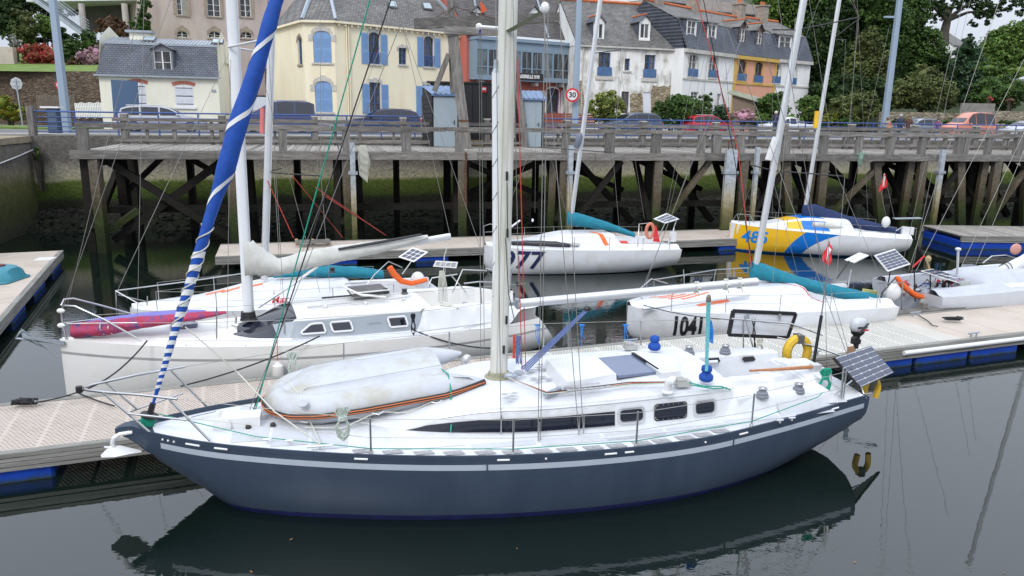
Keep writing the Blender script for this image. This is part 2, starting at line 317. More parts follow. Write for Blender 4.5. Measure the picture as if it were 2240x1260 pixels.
# mud bank
nb, vs, fs = 90, [], []
for i in range(nb+1):
    for j in range(15):
        u = i/nb*95-4; v = j/14; zz = 1.0-1.9*v + rng.normal(0, .05)
        p = WL(u, .15-4.2*v, zz); vs.append(tuple(p))
for i in range(nb):
    for j in range(14): k = i*15+j; fs.append((k, k+1, k+16, k+15))
b = MB(); b.add(vs, fs); b.build('mud_bank', mudm, kind='structure')
b = MB()
for i in range(900):
    v = random.random(); u = random.uniform(-1, 75); r = random.uniform(.05, .16)
    b.blob(WL(u, .1-2.6*v, 1.0-1.2*v), r, r, r*.6, n=5, k=3, jit=.2)
b.build('rubble', mudm, label='dark weedy rubble strewn over the mud bank', cat='rubble', kind='stuff')
# road level
gm = mat('tarmac', (.13, .128, .125), .9, var=.15, vs=.8, bump=.2, bs=30)
b = MB(); q0, q1 = WL(-200, .9, QZ), WL(260, .9, QZ)
b.quad(q0, q1, q1+WN*500, q0+WN*500); b.build('road', gm, kind='structure')
b = MB(); b.obox(LA+LN*17.9+LD*12+Vector((0, 0, QZ/2-.15)), LD*30, LN*15, (0, 0, QZ/2-.16)); b.build('quay_ground', gm, kind='structure')
b = MB(); b.obox(WL(40, 1.55, QZ+.05), WD*62, WN*.62, (0, 0, .07)); b.build('pavement', lm('kerb', (.3, .29, .27), rough=.9, var=.15, bump=.3), kind='structure')
b = MB()
for i in range(30): b.obox(WL(i*4-5, 6.4, QZ+.006), WD*1.5, WN*.06, (0, 0, .001))
b.build('road_marking', lm('roadpaint', (.6, .6, .58), rough=.8, var=.15), kind='structure')
# ================================================================ JETTY
JA = math.radians(13.2); JP0 = Vector((-18.2, 32.5, 0)); JD = Vector((math.cos(JA), math.sin(JA), 0)); JN = Vector((-JD.y, JD.x, 0)); JZ = 4.4; JW = 6.1
def J(u, v, z): return JP0 + JD*u + JN*v + Vector((0, 0, z))
def jcol(x):
    d = ray(x, 330); o = Vector((0, 0, 0)); # u where the pixel column meets the jetty front line
    det = d.x*(-JD.y)+JD.x*d.y; s = (JP0.x*(-JD.y)+JD.x*JP0.y)/det; p = Vector((d.x*s, d.y*s, 0)); return (p-JP0).dot(JD)
jet = thing('timber_jetty', 'long weathered timber jetty on tarred piles in front of the quay wall', 'jetty', tuple(JP0), JA)
def jbox(name, u0, u1, v0, v1, z0, z1, m=M['timber'], jitter=0):
    b = MB(); b.obox(J((u0+u1)/2, (v0+v1)/2, (z0+z1)/2), JD*(u1-u0)/2, JN*(v1-v0)/2+JD*random.uniform(-jitter, jitter), Vector((0, 0, (z1-z0)/2))+JD*random.uniform(-jitter, jitter))
    return b.build(name, m, jet)
JL = 62
pk = MB(); pk.box(-.1, .1, 0, JW-.1, -.035, .035); pme = pk.build('plank', M['plank'], jet, world=False)
pmesh = pme.data; pme.location = (.1, .05, JZ); u = .3
while u < JL:
    w = 1 if u < 30 else 1.0
    o = bpy.data.objects.new('plank', pmesh); o.location = (u, .05+random.uniform(-.03, .03), JZ+random.uniform(-.012, .012)); o.rotation_euler = (0, 0, random.uniform(-.006, .006))
    finish(o, jet); u += .215
for i in range(10):
    u0 = -.5+i*5.8; jbox('edge_beam', u0, u0+5.78, -.25+.03*math.sin(i*4), .03, JZ-.33, JZ+.02+.02*math.sin(i*3))
    jbox('edge_beam', u0, u0+5.78, JW-.06, JW+.2, JZ-.33, JZ-.02)
# front guard rail
for i in range(12):
    u0 = -.2+i*5.2; z = JZ+1.08+.015*math.sin(i*2.3); jbox('top_rail', u0, u0+5.18, -.17, .05, z-.11, z+.08+.01*math.sin(i))
for x in [185, 505, 620, 758, 889, 1005, 1236, 1333, 1434, 1533, 1566, 1617, 1718, 1800, 1877, 1946, 2015, 2095, 2110, 2160, 2225]:
    u = jcol(x); w = .2+.03*math.sin(x); jbox('rail_post', u-w, u+w, -.14, .12, JZ+.0, JZ+.97+.03*math.sin(x*2), M['timberz'], .02)
# rear fence
V0 = JW-.9
for z, h in ((JZ+1.28, .065), (JZ+.88, .06), (JZ+.3, .06)):
    for i in range(10): jbox('fence_rail', i*5.6-.1, i*5.6+5.48, V0-.09, V0-.03, z-h*2, z+h*.6+.02*math.sin(i*2+z), M['timber'], .0)
for i in range(29):
    u = .4+i*2.25; big = i % 2 == 0; w = .15 if big else .08
    jbox('fence_post', u-w, u+w, V0-.02, V0+.02+w*2, JZ-.03, JZ+(1.47 if big else 1.3), M['timberz'], .015)
    if big:
        b = MB(); b.obox(J(u, V0+w, JZ+1.5), JD*(w+.03), JN*(w+.03), (0, 0, .03)); b.build('post_cap', M['coping'] if False else lm('cap', (.4, .38, .34), rough=.9), jet)
for i in range(22):                                       # posts of the fence's second panel row
    u = 1.4+i*3.0; jbox('fence_post', u-.06, u+.06, V0+.02, V0+.13, JZ-.03, JZ+1.25, M['timberz'], .02)
# piles
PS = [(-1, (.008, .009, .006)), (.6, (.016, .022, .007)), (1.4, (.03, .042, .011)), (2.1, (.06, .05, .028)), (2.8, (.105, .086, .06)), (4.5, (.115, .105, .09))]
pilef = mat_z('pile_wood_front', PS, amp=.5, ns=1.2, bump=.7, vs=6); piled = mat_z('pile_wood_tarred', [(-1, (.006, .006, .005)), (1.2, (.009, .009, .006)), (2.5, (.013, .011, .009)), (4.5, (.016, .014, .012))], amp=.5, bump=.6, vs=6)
def pole(name, p, q, r, m, n=8, sq=False):
    b = MB()
    if sq: b.beam(p, q, r*2, r*2)
    else: b.tube([p, (Vector(p)+Vector(q))/2+Vector((random.uniform(-.04, .04), 0, 0)), q], [r*1.08, r, r*.94], n)
    return b.build(name, m, jet, smooth=not sq)
bents = [205, 505, 760, 1012, 1235, 1442, 1630, 1806, 2022, 2185]
bu = [jcol(x) for x in bents]; bu.append(bu[-1]+4.2); bu.append(bu[-1]+4.2); bu.append(bu[-1]+4.2)
for i, u in enumerate(bu):
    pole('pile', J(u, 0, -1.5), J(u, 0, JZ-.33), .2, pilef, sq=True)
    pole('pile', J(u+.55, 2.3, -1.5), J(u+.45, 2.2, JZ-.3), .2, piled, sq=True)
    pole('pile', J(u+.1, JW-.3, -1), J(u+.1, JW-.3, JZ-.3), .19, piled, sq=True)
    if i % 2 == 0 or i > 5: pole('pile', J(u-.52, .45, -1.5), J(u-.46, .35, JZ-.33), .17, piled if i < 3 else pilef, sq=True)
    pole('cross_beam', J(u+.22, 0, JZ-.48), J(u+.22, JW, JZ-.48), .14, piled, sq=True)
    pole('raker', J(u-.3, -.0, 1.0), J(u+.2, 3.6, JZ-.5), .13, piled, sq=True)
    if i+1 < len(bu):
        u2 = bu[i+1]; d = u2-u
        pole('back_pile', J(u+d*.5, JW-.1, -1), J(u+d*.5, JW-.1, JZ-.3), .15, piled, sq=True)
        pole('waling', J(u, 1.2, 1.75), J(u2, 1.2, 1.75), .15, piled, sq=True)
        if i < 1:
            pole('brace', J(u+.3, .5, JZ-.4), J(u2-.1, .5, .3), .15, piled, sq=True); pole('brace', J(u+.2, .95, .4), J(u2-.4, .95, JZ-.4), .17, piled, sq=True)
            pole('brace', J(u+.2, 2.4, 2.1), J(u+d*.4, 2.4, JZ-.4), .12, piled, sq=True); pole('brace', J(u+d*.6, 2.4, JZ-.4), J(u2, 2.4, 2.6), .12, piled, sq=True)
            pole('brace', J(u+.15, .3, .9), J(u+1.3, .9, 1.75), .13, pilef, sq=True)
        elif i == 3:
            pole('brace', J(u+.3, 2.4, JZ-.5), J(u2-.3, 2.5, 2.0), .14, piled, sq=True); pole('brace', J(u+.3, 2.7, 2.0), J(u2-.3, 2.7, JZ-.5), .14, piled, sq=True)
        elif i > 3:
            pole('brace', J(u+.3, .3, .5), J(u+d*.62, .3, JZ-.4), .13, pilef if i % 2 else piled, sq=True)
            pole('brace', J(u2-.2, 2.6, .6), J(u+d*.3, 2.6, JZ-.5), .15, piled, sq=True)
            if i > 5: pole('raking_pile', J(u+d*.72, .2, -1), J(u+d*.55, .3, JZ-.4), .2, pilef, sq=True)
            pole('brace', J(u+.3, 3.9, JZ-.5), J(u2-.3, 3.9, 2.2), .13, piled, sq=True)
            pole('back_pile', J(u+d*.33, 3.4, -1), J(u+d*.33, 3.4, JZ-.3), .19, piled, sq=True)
# steel guide piles of the pontoons: things of their own
guide = mat_z('guide_pile_steel', [(-1, (.02, .03, .01)), (.5, (.05, .06, .02)), (1.5, (.15, .13, .06)), (2.4, (.33, .3, .22)), (3.2, (.33, .36, .39)), (5, (.34, .38, .42))], amp=.4, rough=.55, bump=.1)
for x, top, w, lab in [(770, 312, .115, 'steel guide pile with coiled white rope, left of the black sheds'), (1242, 318, .115, 'narrow steel guide pile beside the mast of the boat numbered 77'),
                       (1590, 327, .3, 'wide grey steel guide pile with rusty hoop top behind the yellow bowed boat'), (1646, 322, .1, 'slim steel guide pile just right of the wide grey one'), (2048, 327, .13, 'steel guide pile near the right blue floating pontoon')]:
    u = jcol(x); base = J(u, -.5, 0); t = thing('guide_pile', lab, 'pile', tuple(base), JA, group='steel guide piles along the jetty')
    zt = PPL(x, top, base, JN).z
    b = MB(); b.obox(base+Vector((0, 0, zt/2-.6)), JD*w, JN*.1, (0, 0, zt/2+.6)); b.build('pile_shaft', guide, t)
    b = MB(); b.obox(base+Vector((0, 0, JZ-.9)), JD*(w+.09), JN*.16, (0, 0, .07)); b.build('bracket', M['galv'], t)
    if x == 1590:
        for s in (-1, 1): b = MB(); b.tube([base+JD*s*.2+Vector((0, 0, zt)), base+JD*s*.2+Vector((0, 0, zt+.42)), base+JD*s*.02+Vector((0, 0, zt+.5))], .03, 6); b.build('hoop', M['rust'], t)
u = jcol(782); b = MB()
for k in range(9):
    a = .05+.02*k; b.tube([J(u+.1+.03*k, -.62, JZ+.35), J(u+.05*k, -.66, JZ-.2), J(u+.04*k+.05, -.68, JZ-1.0-.04*k), J(u+.12+.05*k, -.66, JZ-.4), J(u+.1+.03*k, -.62, JZ+.35)], .014, 4)
b.build('rope_coil', M['rope'], label='long white rope hung in loops on the guide pile left of the black sheds', cat='rope')
u = jcol(1876); b = MB(); b.blob(J(u, -.3, JZ-.2), .14, .12, .4, n=8, k=8, jit=.12); b.tube(line(J(u-.35, -.28, JZ+.05), J(u+.35, -.28, JZ+.05), .05), .04, 5); b.build('rope_bundle', lm('oldrope', (.16, .25, .2), rough=.95, var=.3), label='faded green rope knotted round the jetty edge beam', cat='rope')
u = jcol(1012); b = MB()
for k in range(16): b.blob(J(u+.1+.02*math.sin(k), -.3, JZ-.05-k*.16), .06, .05, .1, n=6, k=4)
b.build('rusty_chain', M['rust'], label='rusty chain hanging down the pile below the black sheds', cat='chain')
# ---- gantry of the old crossing
def P2(x, y, u_or_Y): return PY(x, y, u_or_Y)

g = thing('timber_gantry', 'old grey timber gantry with a raking frame standing between the black sheds', 'gantry', tuple(J(jcol(1000), 4, JZ)), JA)
def gb(name, a, bb, w, h, m=M['timberz']): b = MB(); b.beam(a, bb, w, h); return b.build(name, m, g)
gb('post', P2(997, 330, 40.8), P2(986, 0, 40.8), .36, .36); gb('raking_leg', P2(1022, 330, 39.4), P2(990, 78, 39.4), .5, .36); gb('brace', P2(950, 200, 40.4), P2(982, 118, 40.4), .3, .24)
gb('cross_head', P2(908, 52, 39.9), P2(1220, 38, 43.3), .36, .5, M['timber']); gb('cross_head', P2(972, 66, 39.2), P2(1110, 70, 39.7), .36, .38, M['timber'])
gb('tie_rod', P2(930, 52, 40.2), P2(992, 16, 40.6), .03, .03, M['rust']); gb('tie_rod', P2(992, 14, 40.6), P2(1085, 42, 41.3), .03, .03, M['rust'])
gb('raking_leg', P2(1150, 330, 42), P2(1122, 95, 42), .34, .26)
for y in (264, 286): b = MB(); p = P2(1014, y, 39.4); b.obox(p, (.26, 0, 0), (0, .2, 0), (0, 0, .05)); b.build('iron_band', M['rust'], g)
# ---- sheds
blk = mat('black_boarding', (.018, .019, .022), .6, var=.25, vs=3, stretch=(1, 1, 6)); door = mat('grey_steel_door', (.27, .33, .37), .45, var=.04); zinc = mat('blue_zinc', (.12, .2, .34), .4, .3, var=.12, vs=4)
def shed(lab, px0, pxd0, pxd1, px1, ytop, ybot, Y):
    p0, p1 = PY(pxd0-3, ybot, Y), PY(px1, ybot, Y); base = Vector(((p0.x+p1.x)/2, Y, JZ+.04)); t = thing('shed', lab, 'shed', tuple(base)); zt = PY(px1, ytop, Y).z; zb = JZ+.04
    x0, x1 = p0.x, p1.x; d = 1.7
    # walls as boards
    b = MB(); b.box(x0, x1, Y+.02, Y+d, zb, zt-.08); b.build('wall', blk, t)
    bx_ = PY(px0, ybot, Y+d).x
    for i in range(11):
        z = zb+.03+i*(zt-zb)/11.2; b = MB(); b.beam((x0-.03, Y-.0, z+.1), (bx_-.03, Y+d, z+.1), .04, (zt-zb)/11.2-.03); b.build('board', blk, t)
    a, c = PY(pxd0, ytop+18, Y).x, PY(pxd1, ytop+18, Y).x
    dr = MB(); dr.box(a, c, Y-.03, Y+.015, zb+.02, zt-.17); do = dr.build('door', door, t)
    b = MB(); b.box(a-.03, a, Y-.035, Y+.015, zb, zt-.13); b.box(c, c+.03, Y-.035, Y+.015, zb, zt-.13); b.box(a-.03, c+.03, Y-.035, Y+.015, zt-.168, zt-.13); b.build('door_frame', door, t)
    hz = (zb+zt)/2-.08; b = MB(); b.box(c-.13, c-.09, Y-.05, Y-.03, hz-.12, hz+.12); b.tube([(c-.11, Y-.05, hz+.02), (c-.11, Y-.09, hz+.02), (c-.24, Y-.09, hz+.02)], .012, 6); b.build('handle', M['black'], do)
    bx = PY(px0, ybot, Y+d).x; sh = bx-x0; b = MB(); b.add([(x0, Y, zb), (bx, Y+d, zb), (bx, Y+d, zt+.35), (x0, Y, zt-.1), (x0+.06, Y+.05, zb), (bx+.06, Y+d, zb), (bx+.06, Y+d, zt+.35), (x0+.06, Y+.05, zt-.1)], [(0, 1, 2, 3), (7, 6, 5, 4)]); b.build('side_wall', blk, t)
    r = MB(); n = 22; xs = [x0-.12+(x1-x0+.2)*i/n for i in range(n+1)]
    for i in range(n):
        h0, h1 = (.045 if i % 4 == 0 else 0), (.045 if (i+1) % 4 == 0 else 0)
        r.quad((xs[i], Y-.15, zt+h0), (xs[i+1], Y-.15, zt+h1), (xs[i+1]+sh, Y+d+.1, zt+.45+h1), (xs[i]+sh, Y+d+.1, zt+.45+h0))
    r.obox(((x0+x1)/2, Y-.13, zt-.05), ((x1-x0)/2+.05, 0, 0), (0, .015, 0), (0, 0, .05)); r.build('roof', zinc, t)
    b = MB(); b.poly([(x0, Y, zt-.1), (x0, Y+d, zt-.1), (x0-.0, Y+d, zt+.4)]); b.build('gable', blk, t)
shed('narrow black shed with grey steel door, left of the gantry post', 925, 950, 999, 1003, 206, 321, 40.6)
shed('narrow black shed with grey steel door, right of the tall near mast', 1128, 1142, 1184, 1189, 216, 322, 42.2)
t = thing('container', 'large flat black cabin with a small red and white notice behind the gantry', 'cabin', (-2.5, 44.4, QZ))
xa, xb2 = PY(923, 250, 44.4).x, PY(1078, 250, 44.4).x; zt = PY(1030, 183, 44.4).z
b = MB(); b.box(xa+.5, xb2, 44.4, 47.5, JZ, zt); b.build('cabin_body', blk, t)
b = MB(); b.box(xa+.3, xb2+.1, 44.3, 47.6, zt, zt+.1); b.build('roof_edge', M['black'], t)
for i in range(9):
    xx = xa+.6+i*(xb2-xa-.6)/9; b = MB(); b.box(xx+.02, xx+(xb2-xa-.6)/9-.02, 44.36, 44.4, JZ+.1, zt-.03); b.build('wall_panel', blk, t)
p = PY(1059, 196, 44.35); b = MB(); b.box(p.x-.15, p.x+.15, 44.3, 44.35, p.z-.15, p.z+.15); b.build('notice', M['red'], t)
b = MB(); b.box(p.x-.1, p.x+.1, 44.28, 44.3, p.z-.03, p.z+.1); b.build('notice_panel', M['whitep'], t)
pc = PY(1050, 314, 36.3)
for i in range(5):
    b = MB(); b.box(PY(1028, 314, 42.8).x, PY(1078, 314, 42.8).x, 42.8+i*.18, 42.95+i*.18, JZ+.05+i*.05, JZ+.12+i*.05); b.build('stacked_board', lm('newboard', (.36, .25, .14), rough=.8, var=.2), label='new brown board before the black cabin, %s from the front' % ('first', 'second', 'third', 'fourth', 'fifth')[i], cat='board', group='new brown boards before the black cabin')
# ================================================================ PONTOONS
floatm = mat_z('float_blue', [(-.1, (.02, .03, .012)), (.0, (.03, .04, .02)), (.05, (.012, .05, .2)), (.12, (.007, .045, .33)), (.5, (.01, .05, .36))], amp=.05, ns=3, rough=.45, bump=.1, var=.18, vs=3)
PA = math.radians(20.6); PP = Vector((-8.56, 11.76, 0)); PD = Vector((math.cos(PA), math.sin(PA), 0)); PN = Vector((-PD.y, PD.x, 0)); PZT = .55; PWD = 2.5
def Q(u, v, z): return PP + PD*u + PN*v + Vector((0, 0, z))
def panel_mesh(name, w, l, nx, ny, m, ax, ay, t=.03):
    """grating panel with real holes: corner ring of 8 verts, hole of 8 verts"""
    bm = MB(); cx, cy = w/nx, l/ny; mg = .03
    w2, l2 = w-2*mg, l-2*mg; cx, cy = w2/nx, l2/ny
    for j in range(ny):
        for i in range(nx):
            off = .0
            x, y = mg+cx*(i+.5), mg+cy*(j+.5); hx, hy = cx/2, cy/2; sx = (cx*.22 if j % 2 else -cx*.22)
            o = [(x+a*hx, y+c*hy, 0) for a, c in ((1, 0), (1, 1), (0, 1), (-1, 1), (-1, 0), (-1, -1), (0, -1), (1, -1))]
            h = [(x+sx+ax*math.cos(k*math.pi/4), y+ay*math.sin(k*math.pi/4), 0) for k in range(8)]; g = [(a, c, -t) for a, c, _ in h]
            fs = [(k, (k+1) % 8, 8+(k+1) % 8, 8+k) for k in range(8)]+[(8+k, 8+(k+1) % 8, 16+(k+1) % 8, 16+k) for k in range(8)]
            bm.add(o+h+g, fs)
    for a in ((0, mg, 0, l), (w-mg, w, 0, l), (mg, w-mg, 0, mg), (mg, w-mg, l-mg, l)):
        bm.quad((a[0], a[2], 0), (a[1], a[2], 0), (a[1], a[3], 0), (a[0], a[3], 0))
    bm.quad((0, 0, 0), (w, 0, 0), (w, 0, -t), (0, 0, -t)); bm.quad((w, 0, 0), (w, l, 0), (w, l, -t), (w, 0, -t)); bm.quad((w, l, 0), (0, l, 0), (0, l, -t), (w, l, -t)); bm.quad((0, l, 0), (0, 0, 0), (0, 0, -t), (0, l, -t))
    me = bpy.data.meshes.new(name); me.from_pydata(bm.v, [], bm.f); me.materials.append(m); me.update(); return me
def pontoon(lab, P0, D, N, U0, U1, wid, spans, floats, zt=PZT, cleats=()):
    """spans: list of (u0,u1,step,mesh or 'solid',material)"""
    ang = math.atan2(D.y, D.x); t = thing('pontoon', lab, 'pontoon', tuple(P0), ang)
    q = lambda u, v, z: P0 + D*u + N*v + Vector((0, 0, z))
    for u0, u1, step, me, mt in spans:
        u = u0
        while u < u1-1e-6:
            w = min(step, u1-u)
            if me == 'solid':
                b = MB(); b.obox(q(u+w/2, wid/2, zt-.02), D*(w/2-.006), N*(wid/2-.07), (0, 0, .02+random.uniform(-.002, .002)))
                b.build('deck_panel', mt, t)
            else:
                o = bpy.data.objects.new('deck_panel', me); o.location = (u, .07, zt+random.uniform(-.003, .003)); finish(o, t)
            u += step
    L = 6.1; u = U0
    while u < U1-.1:
        e = min(u+L, U1)
        for v in (0, wid):
            s = -1 if v == 0 else 1
            for k, (zz, dep) in enumerate(((zt+.012, .045), (zt-.075, .03), (zt-.155, .045), (zt-.24, .03))):
                if k and v: continue
                b = MB(); b.obox(q((u+e)/2, v+s*(dep/2-.04), zz-.036), D*((e-u)/2-.008), N*(.055+dep/2), (0, 0, .037 if k == 0 else .034)); b.build('edge_board', M['pbeam'], t)
            if v: b = MB(); b.obox(q((u+e)/2, v, zt-.2), D*((e-u)/2-.008), N*.04, (0, 0, .13)); b.build('side_beam', M['pbeam'], t)
        u = e
    u = U0+.5
    while u < U1:
        b = MB(); b.obox(q(u, wid/2, zt-.16), D*.05, N*(wid/2-.05), (0, 0, .08)); b.build('cross_member', M['galv'], t); u += 1.55
    for f0, f1 in floats:
        rings = []
        for s, ins in ((f0, .05), (f0+.05, 0), (f1-.05, 0), (f1, .05)):
            rings.append([q(s, .03+ins, -.35), q(s, .03+ins, zt-.31-ins), q(s, .06+ins, zt-.27-ins), q(s, wid-.06-ins, zt-.27-ins), q(s, wid-.03-ins, zt-.31-ins), q(s, wid-.03-ins, -.35)])
        b = MB(); b.loft(rings); b.build('float', floatm, t, smooth=True)
    for u, v in cleats:
        b = MB(); c = q(u, v, zt+.01); b.beam(c+D*.1, c+D*.1+Vector((0, 0, .09)), .03, .03); b.beam(c-D*.1, c-D*.1+Vector((0, 0, .09)), .03, .03)
        b.tube([c-D*.2+Vector((0, 0, .11)), c+D*.2+Vector((0, 0, .11))], .022, 6); b.build('cleat', M['galv'], t)
    return t
gme = panel_mesh('deck_panel', .655, PWD-.14, 8, 34, M['grate'], .028, .0165)
gmw = panel_mesh('deck_panel', .655, PWD-.14, 8, 34, M['gratew'], .030, .022)
pontoon('main walkway pontoon with perforated deck and blue floats running behind the slate blue yacht', PP, PD, PN, -8, 46, PWD,
        [(-8+.0, 10.34, .655, gme, None), (10.34, 21.5, .655, gmw, None), (21.5, 46, 1.22, 'solid', M['ribbed'])],
        [(-8, -5), (-2.9, .75), (8.5, 11), (15.6, 17.6), (18.9, 20.42), (20.55, 22.4), (22.53, 24.3), (27, 30), (33, 36)], cleats=[(2.6, .12), (8, 2.35), (13.3, 2.35), (17.2, .12), (22.6, .12), (22.9, 2.3)])
# timber curb with blocks on the right of the main pontoon
tk = thing('timber_fender_beam', 'long grey timber beam with four blocks along the far edge of the beige deck', 'beam', tuple(Q(22, 2.5, PZT)), PA)
b = MB(); b.obox(Q(32, 2.72, PZT-.02), PD*12, PN*.2, (0, 0, .07)); b.build('beam', M['timber'], tk)
for x in (1722, 1790, 1848+198, 2148+68):
    pass
for uu in (20.9, 22.35, 23.75, 26.2): b = MB(); b.obox(Q(uu, 2.78, PZT+.13), PD*.09, PN*.09, (0, 0, .1)); b.build('block', M['timber'], tk)
b = MB(); b.tube([Q(19.9, -.1, PZT-.12), Q(40, -.1, PZT-.12)], .06, 10); b.build('fender_tube', M['whitep'], label='long white tube fender along the near edge of the beige pontoon section', cat='fender')
# left pontoon
a = PZ(135, 548, PZT); c = PZ(0, 700, PZT); LPD = (c-a); LPD.z = 0; LPD.normalize(); LPN = Vector((LPD.y, -LPD.x, 0)); a.z = 0
if LPN.x > 0: LPN = -LPN
lp = MB()
gml = panel_mesh('deck_panel', .6, 2.86, 8, 34, M['grate'], .026, .016)
pontoon('short pontoon with beige ribbed deck at the far left of the basin', a, LPD, LPN, 0, 18, 3.0, [(0, 18, .6, 'solid', M['ribbed'])], [(.3, 2.2), (4.0, 5.9), (7.6, 9.5), (11.5, 13.2), (15, 16.8)])
# back pontoon
bp0 = PZ(470, 562, PZT); bp1 = PZ(1600, 523, PZT); bp0.z = bp1.z = 0; BD = (bp1-bp0).normalized(); BN = Vector((-BD.y, BD.x, 0))
def bu_(x, y): p = PZ(x, y, .2); p.z = 0; return (p-bp0).dot(BD)
pontoon('back pontoon with beige deck between the jetty and the boat numbered 77', bp0, BD, BN, 0, bu_(1620, 530)+4, 2.9, [(0, bu_(1620, 530)+4, 1.2, 'solid', M['ribbed'])],
        [(bu_(700, 570), bu_(780, 565)), (bu_(905, 560), bu_(980, 560)), (bu_(1560, 535), bu_(1620, 535)), (2, 4)])
# right far pontoon
rp0 = PZ(2042, 512, .75); rp1 = PZ(2130, 532, .75); rp0.z = rp1.z = 0; RD = (rp1-rp0).normalized(); RD = (Vector((1, .02, 0))).normalized(); RN = Vector((-RD.y, RD.x, 0))
t = pontoon('blue sided work pontoon with grey plank deck at the far right', PZ(2050, 524, .75)*Vector((1, 1, 0)) if False else Vector((22.3, 37.4, 0)), RD, RN, 0, 12, 3.6, [(0, 12, .3, 'solid', M['plank'])], [(.05, 3.9), (4.0, 7.9), (8, 11.9)], zt=.68)
# pallet with rope on the back pontoon
# ================================================================ BOATS
def hermite(xs, ys, x):
    xs = list(xs)
    if x <= xs[0]: return ys[0]
    if x >= xs[-1]: return ys[-1]
    i = max(k for k in range(len(xs)-1) if xs[k] <= x); n = len(xs)
    def sl(k):
        if k == 0: return (ys[1]-ys[0])/(xs[1]-xs[0])
        if k == n-1: return (ys[-1]-ys[-2])/(xs[-1]-xs[-2])
        return .5*((ys[k]-ys[k-1])/(xs[k]-xs[k-1])+(ys[k+1]-ys[k])/(xs[k+1]-xs[k]))
    h = xs[i+1]-xs[i]; u = (x-xs[i])/h; a, c = sl(i)*h, sl(i+1)*h
    return ys[i]*(2*u**3-3*u*u+1)+ys[i+1]*(3*u*u-2*u**3)+a*(u**3-2*u*u+u)+c*(u**3-u*u)
class Boat:
    def __init__(s, label, cat, bow, stern, st, n=2.6, m=1.6, rake=0, name='sailing_yacht', flare=0):
        s.b = Vector((*bow, 0)); e = Vector((*stern, 0)); s.L = (e-s.b).length; s.a = (e-s.b)/s.L; s.n = Vector((s.a.y, -s.a.x, 0))
        s.st = st; s.ne, s.me, s.rake = n, m, rake
        mid = s.b+s.a*s.L*.5; s.T = thing(name, label, cat, tuple(mid), math.atan2(-s.a.y, -s.a.x))
    def P(s, S, T, z): return s.b+s.a*S+s.n*T+Vector((0, 0, z))
    def ST(s, x, y, z): p = PZ(x, y, z)-s.b; return p.dot(s.a), p.dot(s.n)
    def col(s, k, S): return hermite([q[0] for q in s.st], [q[k] for q in s.st], S/s.L)
    def hb(s, S, z):
        b, zs, zk = max(s.col(1, S), .005), s.col(2, S), s.col(3, S)
        f = min(1, max(0, (zs-z)/(zs-zk))); return b*max(0, 1-f**s.ne)**(1/s.me)
    def side(s, S, z, sgn=1, out=0):          # a point on the hull skin
        S2 = S+s.shift(S, z); return s.P(S2, sgn*(s.hb(S, z)+out), z)
    def shift(s, S, z): return s.rake*max(0, s.col(2, S)-z)*smooth(.8*s.L, s.L, S)
    def hull(s, mats, mf, lines=(.13, .24), zb=(.1,), N=72, low=-.3):
        rings = []
        for i in range(N+1):
            w = i/N; S = s.L*(.5-.5*math.cos(math.pi*w))*.6 + s.L*w*.4
            zs, zk = s.col(2, S), s.col(3, S); zl = [zs]+[zs-l for l in lines]; top = zl[-1]
            if zb: zl += [top+(zb[0]-top)*k/6 for k in range(1, 6)]+list(zb)
            zl += [zb[-1]+(low-zb[-1])*k/3 for k in range(1, 4)]+[zk]
            zl = [max(z, zk) for z in zl]; pts = []
            for z in zl: pts.append(s.side(S, z, 1) if z > zk else s.P(S+s.shift(S, z), 0, z))
            for z in reversed(zl[:-1]): pts.append(s.side(S, z, -1) if z > zk else s.P(S+s.shift(S, z), 0, z))
            rings.append(pts)
        nr = len(rings[0]); s.nrow = nr
        def f(i, j):
            j = min(j, nr-2-j) if j <= nr-2 else 0; S = s.L*((.5-.5*math.cos(math.pi*(i+.5)/N))*.6+(i+.5)/N*.4); return mf(j, S)
        b = MB(); b.loft(rings, closed=False, mf=f); k = len(b.v)
        b.add(rings[-1], [tuple(range(nr))], mf(len(lines), s.L))
        return b.build('hull', mats, s.T, smooth=True, auto=30)
    def deck(s, mats, hf, N=90, K=30, camber=.05, inset=.03, mf=None, s0=.05, name='deck', dz=-.03):
        s.hf, s.cam_, s.dz, s.ins = hf, camber, dz, inset
        b = MB(); rows = []
        for i in range(N+1):
            S = s0+(s.L-s0-.02)*i/N; w = max(s.col(1, S)-inset, .01); zs = s.col(2, S)+dz
            rows.append([s.P(S, w*(2*j/K-1), zs+camber*(1-(2*j/K-1)**2)+hf(S, w*(2*j/K-1))) for j in range(K+1)])
        def f(i, j):
            S = s0+(s.L-s0)*(i+.5)/N; w = s.col(1, S); return mf(S, w*(2*(j+.5)/K-1)) if mf else 0
        b.loft(rows, closed=False, mf=f); return b.build(name, mats, s.T, smooth=True, auto=40)
    def dk(s, S, T, up=.006): w = max(s.col(1, S)-s.ins, .01); return s.P(S, T, s.col(2, S)+s.dz+s.cam_*(1-min(1, T/w)**2)+s.hf(S, T)+up)
    def deckpatch(s, f0, f1, T0, T1, m, name='deck_stripe', n=14, k=10):
        b = MB(); b.loft([[s.dk(f0(T)+(f1(T)-f0(T))*i/k, T) for i in range(k+1)] for T in [T0+(T1-T0)*j/n for j in range(n+1)]], closed=False); return b.build(name, m, s.T, smooth=True)
    def skin(s, f0, f1, z0, z1, m, sgn=1, name='hull_stripe', out=.005, n=12, k=14):
        b = MB(); rows = []
        for j in range(n+1):
            q = j/n; a, c = f0(q), f1(q); rows.append([s.side(S, z0+(s.col(2, S)-z1-z0)*q, sgn, out) for S in [a+(c-a)*i/k for i in range(k+1)]])
        b.loft(rows, closed=False); return b.build(name, m, s.T, smooth=True)
